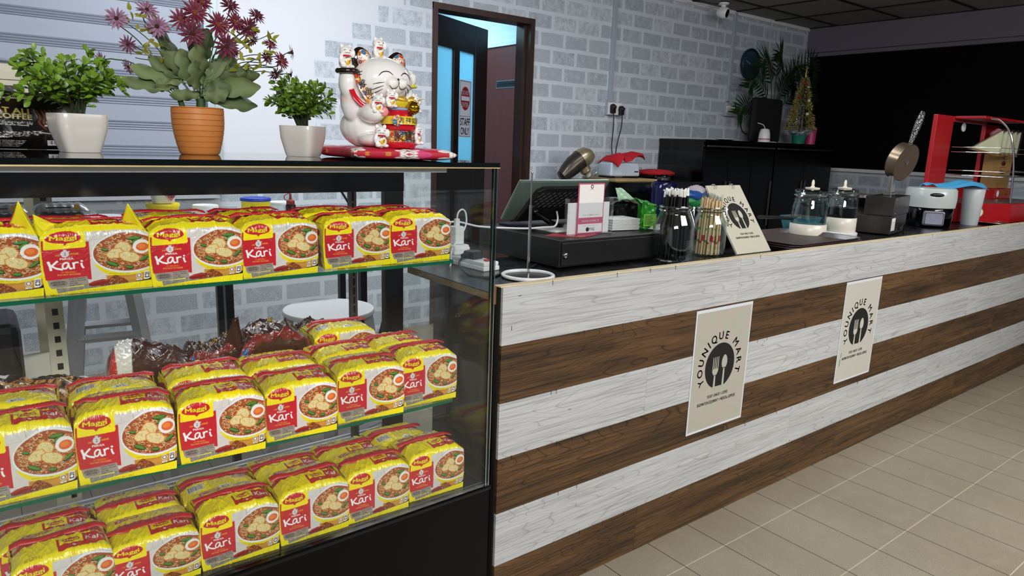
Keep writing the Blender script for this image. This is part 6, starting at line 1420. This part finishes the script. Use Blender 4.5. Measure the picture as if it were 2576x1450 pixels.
# red heated display ------------------------------------------------------------------------
rd = thing('heated_display', 'red countertop food warmer with curved glass front and wire shelves', 'food warmer', (4.62, 1.60, WZ))
base = [(.125, -.185), (.62, -.185), (.72, -.05), (.72, .165), (-.235, .165), (-.235, .02)]
q = MB(); q.prism(base, .004, .115); q.build('base', 'red', rd, bevel=.004)
q = MB(); q.prism([(x*.97+.005, y*.95) for x, y in base], .1155, .120); q.build('deck', 'steel', rd)
q = MB(); q.box((-.235, .140, .1155), (-.005, .165, .605)); q.box((.50, .140, .1155), (.72, .165, .605)); q.box((-.005, .155, .1155), (.50, .165, .20)); q.build('back_panel', 'red', rd, bevel=.003)
q = MB(); q.box((-.005, .14, .575), (.72, .165, .605)); q.box((.0, -.02, .592), (.72, .14, .606)); q.build('roof', 'red', rd, bevel=.002)
q = MB(); q.box((.06, -.03, .588), (.66, -.018, .604)); q.build('roof_bar', 'red', rd, bevel=.003)
def arc_pts(x0, x1): return bez([(x0, -.018, .594), (x0+.01, -.07, .580), (x0+(x1-x0)*.45, -.13, .50), (x0+(x1-x0)*.8, -.165, .33), (x1, -.178, .122)], 8)
for xa, xb in ((.07, .115), (.60, .60)):
    q = MB(); q.tube(arc_pts(xa, xb), .006, 10); q.build('curved_tube', 'chrome', rd, smooth=True)
q = MB(); A_p, B_p = arc_pts(.07, .115), arc_pts(.60, .60); n = len(A_p); q.add(A_p+B_p, [(i, n+i, n+i+1, i+1) for i in range(n-1)]); q.build('curved_glass', 'pane', rd, smooth=True)
for z, y0 in ((.40, -.12), (.265, -.15)):
    q = MB()
    for k in range(9): y = .13-(.13-y0)*k/8; q.tube([(.0, y, z), (.62, y, z)], .0016, 5)
    for k in range(12): x = .0+.62*k/11; q.tube([(x, .13, z), (x, y0, z)], .0016, 5)
    q.tube([(0, y0, z), (.62, y0, z), (.62, .13, z), (0, .13, z)], .0022, 6, closed=True); q.tube([(0, y0, z+.028), (.62, y0, z+.028), (.62, .13, z+.028), (0, .13, z+.028)], .0018, 6, closed=True)
    q.build('wire_shelf', 'chrome', rd, smooth=True)
q = MB(); q.lathe([(.0, 0), (.022, .004), (.026, .010), (.024, .014), (.012, .016), (.0, .016)], 24, mx=Matrix.Translation((.12, .139, .545)) @ RX, capb=False, capt=False); q.build('lamp_holder', 'white_plastic', rd, smooth=True)
q = MB(); mxr = Matrix.Translation((.35*.0-.055, -.0865, .062)) @ Matrix.Rotation(atan2(-.205, .36), 4, 'Z') @ RX
q.lathe([(.026, 0), (.026, .0015)], 28, mx=mxr); q.lathe([(.021, .0016), (.021, .002)], 28, 1, mx=mxr) if 0 else q.lathe([(.021, .0016), (.021, .002)], 28, mi=1, mx=mxr); txt_box(q, mxr, 'QUALITY', 0, .002, .006, .030, 2, bold=True); txt_box(q, mxr, 'PASSED', 0, -.010, .005, .022, 2)
bd = q.build('seal_sticker', ['gold_paint', 'paper', 'ink'], rd)
# food and boxes in the warmer
rdp = Vector((4.62, 1.60, WZ))
M['bread'] = mat('white_bread', '#e6e2c0', .8, bump=.4, vs=60); M['crust'] = mat('bread_crust', '#a8743c', .8); M['filling'] = mat('pale_filling', '#d9c9a0', .7)
for k in range(5):
    t = thing('sandwich', 'triangular sandwich in clear wrap on the upper wire shelf of the red warmer', 'sandwich', rdp+Vector((.17+.075*k, .02, .4035)), R(-38), 'triangular sandwiches in the red warmer')
    q = MB(); pts = [(-.085, 0), (.085, 0), (.06, .145)]; mxs_ = Matrix.Rotation(R(12), 4, 'Y') @ RX
    q.prism(pts, -.012, -.002, 0, mxs_); q.prism(pts, .004, .014, 0, mxs_); q.build('bread_slice', 'bread', t, bevel=.002)
    q = MB(); q.prism([(x*.95, y*.95) for x, y in pts], -.0018, .0038, 0, mxs_); q.build('filling', 'filling', t)
    q = MB(); q.prism([(-.086, -.001), (.086, -.001), (.0845, .008), (-.0815, .008)], -.0125, .0145, 0, mxs_); q.build('crust', 'crust', t)
    q = MB(); q.prism([(-.093, -.0015), (.093, -.0015), (.066, .155)], -.016, .018, 0, mxs_); q.build('clear_wrapper', 'film', t)
cn = thing('dessert_cup', 'clear cup with a brown cone and pink topping at the back of the warmer', 'cup', rdp+Vector((.50, .075, .4035)))
q = MB(); q.lathe([(.016, 0), (.022, .03), (.034, .10)], 24, capt=False); q.build('cone', mat('wafer_brown', '#8c5a3c', .7), cn, smooth=True); q = MB(); q.ell((0, 0, .115), (.036, .036, .028)); q.ell((.012, 0, .135), (.02, .02, .016)); q.build('pink_topping', mat('pink_topping', '#e89aa8', .6, var=.25, vs=90), cn, smooth=True)
bx = thing('cardboard_carton', 'brown carton printed with a noodle logo standing in the warmer', 'carton', rdp+Vector((.56, .03, .185)))
q = MB(); q.box((-.07, 0, 0), (.15, .09, .21)); q.build('carton_body', 'card', bx, bevel=.002); q = MB(); mxb = Matrix.Translation((-.02, -.0008, .07)) @ RX
q.prism([(.02+.036*cos(a), .085+.016*sin(a)) for a in np.linspace(0, 6.28, 24, endpoint=False)], 0, .0004, 0, mxb); txt_box(q, mxb, 'maggi', .02, .08, .012, .055, 1, bold=True); txt_box(q, mxb, 'Mi kari', .02, .02, .024, .075, 0, bold=True)
for a_, b_ in (((-.03, .06), (.07, .062)), ((-.03, .11), (.07, .112))): q.box((*a_, 0), (*b_, .0004), 0, mxb)
q.build('carton_print', [mat('carton_ink', '#6a3020', .7), 'card'], bx)
rb_ = thing('red_carton', 'red carton with yellow Chinese lettering lying under the brown carton', 'carton', rdp+Vector((.54, .01, .1205)))
q = MB(); q.box((-.10, 0, 0), (.17, .11, .062)); q.build('carton_body', 'red', rb_, bevel=.002); q = MB(); mxb = Matrix.Translation((-.10, -.0008, 0)) @ RX
text_mesh(q, '茄汁沃面', mxb @ Matrix.Translation((.16, .020, .0004)), .028, mi=0, bold=True); q.prism([(.045+.02*cos(a), .032+.02*sin(a)) for a in np.linspace(0, 6.28, 20, endpoint=False)], 0, .0004, 1, mxb); q.build('carton_print', ['yellow', 'inkwhite'], rb_)

# ================================================================== BACK OF THE STAFF AREA
M['cab_black'] = mat('cabinet_black', '#030304', .3, **{'Specular IOR Level': .25})
def cabinet(name, x0, x1, y0, y1, h, label, cat_, doors, rail=True):
    t = thing(name, label, cat_, (x0, y0, 0)); w = x1-x0; d = y1-y0
    q = MB(); q.box((0, .012, 0), (w, d, h-.018)); q.build('carcass', 'black_gloss', t)
    q = MB(); q.box((-.008, -.008, h-.018), (w+.008, d, h)); q.build('cabinet_top', 'black_gloss', t, bevel=.002)
    for i in range(doors):
        a, b = w*i/doors+.003, w*(i+1)/doors-.003; q = MB(); q.box((a, -.006, .05), (b, .011, h-.075)); dr = q.build('door', 'cab_black', t, bevel=.002)
        q = MB(); s_ = b-.03 if i % 2 == 0 else a+.02; q.box((s_, -.022, h*.45), (s_+.01, -.0065, h*.75)); q.build('handle', 'dark_steel', dr, bevel=.002)
    if rail: q = MB(); q.box((.03, -.012, h-.056), (w-.02, .0, h-.044)); q.build('top_rail', 'steel', t, bevel=.001)
    return t
cabinet('tall_cabinet', 4.64, 5.62, 3.52, 3.985, 1.325, 'black cabinet under the wall socket and clock, left one of two', 'cabinet', 3)
cabinet('tall_cabinet', 5.64, 6.62, 3.52, 3.985, 1.325, 'dark cabinet carrying the Christmas tree, right one of two', 'cabinet', 2)
cabinet('low_cabinet', 3.66, 4.62, 3.50, 3.985, .995, 'low black cabinet under the toaster against the brick wall', 'cabinet', 3, False)
q = MB(); q.lathe([(.0, .002), (.05, .002), (.10, .012), (.10, .015), (.05, .006), (.0, .006)], 32, capb=False, capt=False); tag(q.build('white_plate', 'white_ceramic', smooth=True, loc=(5.18, 3.72, 1.3255)), 'flat white plate on top of the black cabinet', 'plate')
# stand mixer on its trolley
mt_ = thing('mixer_table', 'small black table behind the payment terminal', 'table', (3.25, 3.50, 0))
q = MB(); q.box((0, 0, .79), (.39, .46, .82)); q.build('tabletop', 'black_satin', mt_, bevel=.003)
for x, y in ((.02, .02), (.35, .02), (.02, .42), (.35, .42)): q = MB(); q.box((x, y, 0), (x+.025, y+.025, .79)); q.build('leg', 'black_frame', mt_)
mx_ = thing('stand_mixer', 'bronze stand mixer with its head tilted up behind the terminal', 'mixer', (3.43, 3.70, .8205), R(-12))
M['bronze'] = mat('bronze_paint', '#4c453f', .3, .6, var=.08); M['champagne'] = mat('champagne_metal', '#b0a486', .3, .7, var=.05)
q = MB(); q.prism([(-.12, -.09), (.16, -.09), (.16, .09), (-.12, .09)], 0, .03); q.prism([(-.12, -.05), (-.03, -.05), (-.03, .05), (-.12, .05)], .03, .19, taper=.9); q.build('mixer_foot', 'champagne', mx_, bevel=.012)
mh = Matrix.Translation((-.08, 0, .18)) @ Matrix.Rotation(R(-34), 4, 'Y')
def msec(x, w, h0, h1): return [(x, w*cos(a), (h0+h1)/2+(h1-h0)/2*sin(a)) for a in np.linspace(0, 2*pi, 28, endpoint=False)]
secs = [msec(-.03, .02, .02, .05), msec(-.02, .05, .0, .08), msec(.03, .062, -.01, .105), msec(.10, .068, -.012, .125), msec(.18, .068, -.012, .130), msec(.235, .064, -.010, .120), msec(.262, .05, .005, .095), msec(.27, .02, .03, .07)]
q = MB(); n = 28; q.add([mh @ Vector(p) for s_ in secs for p in s_], [(j*n+i, j*n+(i+1) % n, (j+1)*n+(i+1) % n, (j+1)*n+i) for j in range(len(secs)-1) for i in range(n)]+[tuple(range(n))[::-1], tuple(7*n+i for i in range(n))])
hd = q.build('mixer_head', 'bronze', mx_, smooth=True)
q = MB(); secs2 = [msec(.17, .0695, -.013, .131), msec(.2, .069, -.013, .129), msec(.236, .0655, -.0115, .1215), msec(.264, .0515, .0045, .0965), msec(.272, .02, .03, .07)]
q.add([mh @ Vector(p) for s_ in secs2 for p in s_], [(j*n+i, j*n+(i+1) % n, (j+1)*n+(i+1) % n, (j+1)*n+i) for j in range(4) for i in range(n)]+[tuple(4*n+i for i in range(n))]); q.build('nose_cap', 'champagne', hd, smooth=True)
q = MB(); q.lathe([(.04, .005), (.042, -.035), (.036, -.04), (.022, -.06), (.016, -.062), (.014, -.075)][::-1], 32, mx=mh @ Matrix.Translation((.17, 0, 0))); q.build('drive_hub', 'champagne', hd, smooth=True)
q = MB(); q.lathe([(.05, -.040), (.115, -.046), (.118, -.052), (.11, -.056), (.05, -.050)], 40, mx=mh @ Matrix.Translation((.17, 0, 0)), capb=False, capt=False); q.build('splash_guard', 'clear', hd, smooth=True)
q = MB(); q.lathe([(.018, -.062), (.018, -.085), (.008, -.088)][::-1], 20, mx=mh @ Matrix.Translation((.17, 0, 0))); q.build('whisk_socket', 'white_plastic', hd, smooth=True)
# toaster, board, red cloth
q = MB(); q.box((3.70, 3.56, .9955), (4.12, 3.92, 1.013)); tag(q.build('wooden_board', mat('pale_wood', '#b39a68', .6, var=.15, vs=8), bevel=.002), 'pale wooden board under the white toaster', 'board')
to = thing('toaster', 'white toaster covered with a red cloth on the wooden board', 'toaster', (3.90, 3.73, 1.0135), R(-4))
q = MB(); pr_ = [(-.15, -.075), (.15, -.075), (.15, .075), (-.15, .075)]; q.prism(pr_, .014, .115, taper=.93); q.build('toaster_body', mat('pale_blue_plastic', '#c2cede', .35, var=.03), to, bevel=.012)
q = MB(); [q.box((x-.018, -.07, 0), (x+.018, .07, .014)) for x in (-.12, .12)]; q.build('toaster_feet', 'black_plastic', to)
q = MB(); q.box((.09, -.0765, .045), (.13, -.0745, .053)); q.build('name_badge', 'navy', to)
q = MB()
def fn(u, v):
    x = -.15+.32*u; s_ = (v-.5)*2; w = .10+.035*sin(3.2*pi*u+.6); y = s_*w; z = .130+.048*abs(sin(5.2*u+.4))+.020*sin(13*u+2.5*v)-.055*max(0, abs(s_)-.6)*(1+.8*sin(7*u))
    if u < .18: z -= .05*(.18-u)/.18
    return (x, y, z)
q.grid(fn, 46, 26); rc = q.build('red_cloth', 'red_cloth', smooth=True, solid=.004, loc=(3.92, 3.72, 1.018), rot=(0, 0, R(-4))); tag(rc, 'red cloth heaped over the white toaster', 'cloth')
# spoon
q = MB(); q.ell((4.22, 3.58, 1.006), (.035, .022, .009), 18, 10); q.tube([(4.19, 3.58, 1.004), (4.06, 3.57, 1.002)], .005, 8); tag(q.build('white_spoon', 'white_plastic', smooth=True), 'white spoon on the low black cabinet beside the board', 'spoon')
# pot with red rim on the low cabinet and tall navy flask
po = thing('red_topped_pot', 'round black pot with a red cloth rim on the low cabinet', 'pot', (4.30, 3.72, .9955))
q = MB(); q.lathe([(.13, 0), (.145, .01), (.150, .055)], 40); q.build('pot_body', 'black_gloss', po, smooth=True)
q = MB(); q.lathe([(.152, .045), (.155, .058), (.12, .074), (.05, .082), (.0, .083)], 40, capt=False, capb=False); q.build('red_cover', 'red_cloth', po, smooth=True, solid=.004)
nf_ = thing('vacuum_flask', 'tall navy blue flask with a black lid beside the red-topped pot', 'flask', (3.14+.70, 3.02, .0))
nf_.location = (3.80, 3.20, -.045)
q = MB(); q.lathe([(.085, .646), (.09, .656), (.09, 1.0), (.085, 1.05), (.07, 1.065)], 40); q.build('flask_body', 'navy', nf_, smooth=True, ang=40)
q = MB(); q.lathe([(.045, 1.066), (.05, 1.075), (.045, 1.09), (.015, 1.095), (.014, 1.104), (.022, 1.112), (.0, 1.116)], 28, capt=False); q.build('flask_lid', 'black_plastic', nf_, smooth=True)
q = MB(); q.tube(bez([(.088, 0, 1.0), (.13, 0, .98), (.135, 0, .85), (.09, 0, .80)]), .009, 8); q.build('flask_handle', 'navy', nf_, smooth=True)
q = MB(); q.box((3.66, 3.02, 0), (4.05, 3.42, .5995)); tag(q.build('black_crate', 'black_satin', bevel=.004), 'black storage unit under the navy flask', 'storage')
# plastic bag bundle
q = MB(); 
for (c, r, mi) in (((4.46, 3.30, .86), (.12, .10, .05), 2), ((4.47, 3.30, .905), (.13, .10, .035), 1), ((4.49, 3.30, .95), (.09, .08, .05), 0)):
    q.ell(c, r, 24, 12, mi)
q2 = thing('plastic_bag', 'blue and green bundle of plastic bags in front of the black cabinets', 'bags', (4.24, 3.30, 0)); rg = random.Random(2)
for nm, sl, mt in (('white_bag', 0, mat('bag_white', '#c8c0cc', .3, bump=.8, vs=15)), ('blue_bag', 1, mat('bag_blue', '#2c58a4', .3, bump=.8, vs=15)), ('green_bag', 2, mat('bag_green', '#2c8a50', .3, bump=.8, vs=15))):
    w = MB(); c, r = [((.05, 0, .925), (.08, .07, .05)), ((.01, 0, .905), (.13, .10, .035)), ((0, 0, .86), (.12, .10, .05))][sl]; w.ell(c, r, 30, 16)
    w.v = [tuple(Vector(v)+Vector((0, 0, 1))*.012*sin(v[0]*90+v[1]*60)) for v in w.v]; w.build(nm, mt, q2, smooth=True)
w = MB(); w.box((4.11, 3.20, 0), (4.38, 3.42, .809)); tag(w.build('black_stool_box', 'black_satin', bevel=.004), 'black box under the blue and green bags', 'box')

# things on the tall cabinets ----------------------------------------------------
CT = 1.3255
ar = thing('air_freshener', 'small white cone-shaped device with a red band on the black cabinet', 'device', (5.60, 3.62, CT))
q = MB(); q.lathe([(.050, 0), (.052, .004), (.052, .024)], 32); q.lathe([(.051, .032), (.046, .08), (.036, .112), (.022, .118), (.0, .119)], 32, capt=False); q.build('device_body', 'white_plastic', ar, smooth=True, ang=50); q = MB(); q.lathe([(.0505, .024), (.0505, .032)], 32); q.build('red_band', 'red', ar)
q = MB(); q.tube(bez([(0, 0, .119), (-.02, .01, .15), (-.06, .04, .165)]), .003, 6); q.build('antenna', 'white_plastic', ar, smooth=True)
q = MB(); q.tube(bez([(5.66, 3.60, CT+.004), (5.72, 3.60, CT+.005), (5.80, 3.62, CT+.004), (5.86, 3.66, CT+.004)]), .004, 6); tag(q.build('white_cable', 'white_plastic', smooth=True), 'short white cable beside the small white device on the cabinet', 'cable')
sb = thing('black_chair', 'large rounded black chair back behind the white cone device', 'chair', (5.86, 3.80, CT)); q = MB(); q.box((-.22, -.03, 0), (.24, .03, .40)); q.build('backrest', 'black_matte', sb, bevel=.03)
# Christmas tree
xt = thing('christmas_tree', 'small decorated Christmas tree in a green pot on the dark cabinet', 'Christmas tree', (6.16, 3.62, CT)); rg = random.Random(12)
q = MB(); q.lathe([(.055, 0), (.065, .09), (.068, .095)], 28); q.build('tree_pot', mat('green_foil', '#1d7a68', .35, var=.3, vs=60), xt, smooth=True, ang=40)
q = MB(); q.cyl((0, 0, .09), (0, 0, .60), .01, 8); q.build('trunk', 'darkstem', xt)
q = MB()
for i in range(1500):
    z = .13+.46*rg.random()**1.1; r = .125*(1-(z-.13)/.50)*(.55+.45*rg.random()); a = rg.random()*6.28; p = Vector((r*cos(a), r*sin(a), z)); leaf_pts(q, p, (cos(a), sin(a), rg.uniform(-.9, .5)), (rg.uniform(-1, 1), -1, .3), .034, .011, cup=.05, n=3)
q.build('needles', leaf_mat('tinsel_green', '#4c5420', '#b0a050', '#e0d090'), xt)
q = MB()
for i in range(420):
    a = 2*pi*i/420; p = Vector((.085*cos(a), .085*sin(a), .115+.02*sin(3*a))); d = Vector((rg.uniform(-1, 1), rg.uniform(-1, 1), rg.uniform(-1, 1))).normalized(); leaf_pts(q, p, d, (0, -1, .2), .035, .006, cup=0, n=2)
q.build('tinsel', mat('silver_tinsel', '#c6ccd6', .3, .3), xt)
orn = None
for i in range(26):
    z = .16+.40*(i/26); r = .12*(1-(z-.13)/.50)+.006; a = i*2.4; 
    w = MB(); w.ell((r*cos(a), r*sin(a), z), .010+.006*rg.random(), 12, 8); w.build('ornament', ['chrome', 'red', 'gold', 'white_plastic'][i % 4] if i % 4 else 'chrome', xt, smooth=True)
q = MB(); q.lathe([(.002, .62), (.008, .60), (.002, .68)], 8); q.tube([(0, 0, .6), (.004, 0, .70)], .003, 6); q.build('tree_topper', 'gold_paint', xt)
q = MB(); q.lathe([(.045, 0), (.050, .15), (.048, .155)], 28); tag(q.build('pink_cup', mat('pink_plastic', '#c03c70', .4, var=.1), smooth=True, loc=(6.33, 3.60, CT)), 'pink cup right of the Christmas tree pot', 'cup')
# palm
pl = thing('palm_plant', 'dark palm with broad fronds behind the Christmas tree', 'plant', (6.06, 3.86, CT))
q = MB(); q.lathe([(.06, 0), (.075, .12)], 24); q.build('palm_pot', 'black_plastic', pl, smooth=True, ang=40)
q = MB(); w = MB()
for a, L, zt in ((-2.6, .42, .72), (-2.9, .40, .55), (-2.2, .30, .80), (-1.4, .30, .70), (-.5, .42, .78), (-.2, .48, .72), (.3, .35, .6), (-3.05, .45, .32), (-.8, .4, .5)):
    d = Vector((cos(a), sin(a)*.5, 0)); pts = bez([(0, 0, .1), d*L*.3+Vector((0, 0, zt*.7)), d*L+Vector((0, 0, zt)), d*(L+.12)+Vector((0, 0, zt-.08))], 8); w.tube(pts, .004, 5)
    for k in range(9, len(pts)):
        for s_ in (-1, 1):
            t_ = (pts[k]-pts[k-1]).normalized(); sd = t_.cross(Vector((0, -1, .2))).normalized()*s_; leaf_pts(q, pts[k], t_*.8+sd, (0, -1, .3), .14, .02, cup=.1, n=4)
w.build('frond_stems', 'darkstem', pl, smooth=True); q.build('fronds', leaf_mat('palm_green', '#0f2410', '#1c3818', '#24481c'), pl, smooth=True)

# ================================================================== BEHIND THE GLASS CASE
# dark shelf rack at the far left
rk = thing('slotted_rack', 'cream slotted-post rack behind the left end of the display case', 'rack', (.128, 1.93, 0))
for x, y in ((0, 0), (-.9, 0), (0, .40), (-.9, .40)):
    q = MB(); q.box((x-.024, y-.002, 0), (x+.012, y, 1.385)); q.box((x+.010, y, 0), (x+.012, y+.03, 1.385)); q.box((x-.024, y, 0), (x-.022, y+.012, 1.385)); ps_ = q.build('rack_post', 'cream_paint', rk)
    if y == 0:
        w = MB(); z = .06
        while z < 1.37: w.box((x-.011, y-.0026, z), (x+.001, y-.0021, z+.016)); z += .034
        w.build('post_slots', 'black_plastic', ps_)
for z in (1.335,):
    q = MB(); q.box((-.9, -.004, z), (-.024, .0, z+.045)); q.box((-.9, -.010, z+.012), (-.024, -.004, z+.030)); q.build('rack_beam', 'cream_paint', rk)
    q = MB(); q.box((-.9, 0, z-.012), (-.024, .40, z-.0005)); q.build('rack_shelf', 'black_satin', rk)
for z in (.60, .90): q = MB(); q.box((-.9, 0, z), (0.0, .40, z+.0115)); q.build('rack_shelf', 'cream_paint', rk)
q = MB()
def fn(u, v): return (-.17+.34*u, -.08+.16*v, .003+.022*sin(pi*u)**.5*sin(pi*v)**.5*(1+.3*sin(12*u+5*v)))
q.grid(fn, 24, 14); tag(q.build('clear_bag', 'film', smooth=True, loc=(-.05, 2.02, 1.381)), 'crumpled clear plastic bag on top of the cream rack', 'bag')
# black hard case and cartons on the rack
hc = thing('black_hard_case', 'black plastic hard case standing on edge at the left behind the case', 'case', (-.03, 2.00, .6125)); q = MB(); q.box((-.10, 0, 0), (.085, .22, .165)); q.build('case_shell', 'black_plastic', hc, bevel=.02); q = MB(); q.box((-.05, .04, .165), (.045, .16, .185)); q.build('case_handle', 'black_plastic', hc, bevel=.008)
cr_ = thing('small_carton', 'brown carton with a white label left of the black hard case', 'carton', (-.30, 1.98, .6125)); q = MB(); q.box((0, 0, 0), (.155, .25, .12)); q.build('carton_body', 'card', cr_); q = MB(); q.box((.11, -.0015, .02), (.15, -.0005, .085)); q.build('carton_label', 'paper', cr_)
q = MB(); q.box((-.42, -.145, .965), (.085, -.012, .976)); q.build('front_shelf', 'cream_paint', rk)
# stacked silver sachets (two piles)
M['foil'] = mat('silver_sachet', '#b4b6bc', .3, .35, var=.15, vs=30, bump=.4)
first = None; TBZ = .86
for col_ in range(3):
    for k in range(5):
        if first is None:
            t = thing('silver_sachet', 'silver stick sachet stacked flat behind the top shelf at the left', 'sachet', (0, 0, 0), group='silver sachets stacked in piles'); q = MB()
            def fn(u, v):
                s_ = sin(pi*min(1, max(0, v)))**.5; return (-.052+.104*u, -.04+.08*v, .004+.016*s_*min(1, min(u, 1-u)*9)**.6+.0012*sin(40*u))
            q.grid(fn, 22, 12); q.grid(lambda u, v: (-.052+.104*u, .04-.08*v, .004), 3, 3); q.build('foil_wrapper', 'foil', t, smooth=True, ang=60)
            q = MB(); q.box((.022, -.0412, .009), (.032, -.0395, .019), 0); q.box((-.030, -.0412, .012), (.016, -.0395, .0145), 1); q.build('sachet_print', ['gold_paint', 'ink'], t); first = t
        else: t = copy_tree(first)
        t.location = (.035+.114*(col_-1)+.002*(k % 2), 1.85, .9765+.0215*k)
# white table behind with kitchen tubs
tb_ = thing('side_table', 'narrow pale table with black legs behind the display case', 'table', (0, 2.42, 0))
q = MB(); q.box((.47, .05, TBZ-.022), (1.36, .62, TBZ)); q.build('tabletop', 'wall_white', tb_, bevel=.003)
for x, y in ((.69, .13), (.775, .57), (1.215, .13), (1.32, .57)): q = MB(); q.box((x-.014, y-.014, 0), (x+.014, y+.014, TBZ-.0225)); q.build('leg', 'black_frame', tb_)
t = thing('plastic_tub', 'translucent square tub with a pink lucky-character label, on the yellow tub', 'tub', (.545, 2.80, TBZ+.1285)); q = MB(); q.lathe([(.034, 0), (.041, .046), (.042, .049)], 28, sq=3); q.build('tub_body', mat('frosted_plastic', '#dcdcd2', .3, var=.03), t, smooth=True, ang=40)
q = MB(); mxq = Matrix.Translation((.018, -.0425, .030)) @ RX; q.prism([(0, -.021), (.018, 0), (0, .021), (-.018, 0)], 0, .0005, 0, mxq); text_mesh(q, '福', mxq @ Matrix.Translation((0, -.008, .0008)), .017, mi=1); q.build('lucky_label', [mat('pink_label', '#d0707c', .6), 'ink'], t)
def tub(loc, r, h, body, lid, label, text=None, lidh=.012, tcol='ink'):
    t = thing('food_tub', label, 'tub', loc); q = MB(); q.lathe([(r*.92, 0), (r*.97, h), (r*.95, h+.001)], 36); q.build('tub_body', body, t, smooth=True, ang=40)
    q = MB(); q.lathe([(r*1.03, h), (r*1.04, h+lidh*.7), (r, h+lidh), (r*.9, h+lidh*.7), (.0, h+lidh*.7)], 36, capt=False); q.build('tub_lid', lid, t, smooth=True, ang=40)
    if text: q = MB(); text_mesh(q, text, Matrix(), .022, .065, fn=lambda p: Vector((r*.985*sin(p.x/r-.15), -r*.985*cos(p.x/r-.15), h-.040+p.y)), bold=True, slant=.2); q.build('tub_lettering', tcol, t)
    return t
tub((.543, 2.80, TBZ+.0005), .055, .115, 'yellow', 'yellow', 'yellow margarine tub with a yellow lid under the square tub', 'ta', tcol=M['blue_lid'])
tub((.873, 2.78, TBZ+.0005), .056, .130, 'yellow', 'blue_lid', 'yellow margarine tub with a dark blue lid', 'Planta')
tub((.690, 2.80, TBZ+.0005), .045, .105, 'white_plastic', 'white_plastic', 'plain white tub between the two yellow tubs')
tub((1.02, 2.90, TBZ+.0005), .055, .100, 'clear', mat('clear_lid', '#d8dce0', .3), 'clear lidded tub beside the brown sauce bottle')
sbt = thing('sauce_bottle', 'brown sauce bottle with a red-brown nozzle cap', 'bottle', (1.005, 2.76, TBZ+.0005)); q = MB(); q.lathe([(.018, 0), (.020, .004), (.020, .11), (.013, .12)], 24); q.build('bottle_body', mat('dark_sauce', '#2a0f0c', .2), sbt, smooth=True, ang=40)
q = MB(); q.lathe([(.0165, .112), (.0165, .128), (.006, .134), (.004, .15), (.006, .153), (.0, .162)], 24, capt=False); q.tube(bez([(-.012, 0, .128), (-.024, 0, .136), (-.024, 0, .148), (-.012, 0, .156), (0, 0, .157)]), .0018, 6); q.build('nozzle_cap', mat('brown_red_cap', '#8a2c20', .35), sbt, smooth=True)
# stools
M['stool_alu'] = mat('stool_silver_paint', '#c6cad4', .4, .1, var=.05)
def stool(loc, h, r, top, label, tp_=.55, rz=0, splay=.14):
    t = thing('round_stool', label, 'stool', loc, rz); q = MB(); q.lathe([(r*.98, h-.018), (r, h-.015), (r, h-.003), (r*.985, h)], 56); q.build('seat', top, t, smooth=True, ang=40)
    tops = [(sx*r*tp_, sy*r*tp_) for sx, sy in ((-1, -1), (1, -1), (1, 1), (-1, 1))]; feet = [(x*(1+splay*h/r/tp_*1.0), y*(1+splay*h/r/tp_)) for x, y in tops]
    for (x0, y0), (x1, y1) in zip(tops, feet): q = MB(); q.tube([(x1, y1, 0), (x0, y0, h-.019)], .024, 4); lg = q.build('leg', 'stool_alu', t)
    for f_ in (.35, .62):
        for i in range(4):
            a = Vector((*feet[i], 0)).lerp(Vector((*tops[i], h-.03)), f_+.06*(i % 2)); b = Vector((*feet[(i+1) % 4], 0)).lerp(Vector((*tops[(i+1) % 4], h-.03)), f_+.06*(i % 2)); q = MB(); q.tube([a, b], .014, 4); q.build('rung', 'stool_alu', t)
    q = MB()
    for i in (0, 1):
        for f_ in (.35, .62): p = Vector((*feet[i], 0)).lerp(Vector((*tops[i], h-.03)), f_); q.ell(p+Vector((0, -.017, 0)), (.007, .004, .007), 10, 6)
    q.build('bolt', 'steel', t, smooth=True)
    return t
stool((.965, 2.30, 0), .645, .160, 'white_paint', 'low round stool with a white top and grey legs behind the middle shelf', .6, R(20), .10)
stool((.315, 2.62, 0), .965, .085, 'white_paint', 'tall bolted aluminium stand behind the left half of the case', .62, R(-8), .11)
q = MB(); q.tube(bez([(.955, 2.25, 1.12), (1.0, 2.25, 1.06), (1.03, 2.24, 1.0), (1.03, 2.2, .93)]), .004, 6); q.tube(bez([(1.30, 2.45, .80), (1.28, 2.46, .6), (1.22, 2.46, .35), (1.20, 2.46, .06)]), .006, 6)
tag(q.build('black_cable', 'rubber', smooth=True), 'thin black cable hanging behind the right end of the display case', 'cable')
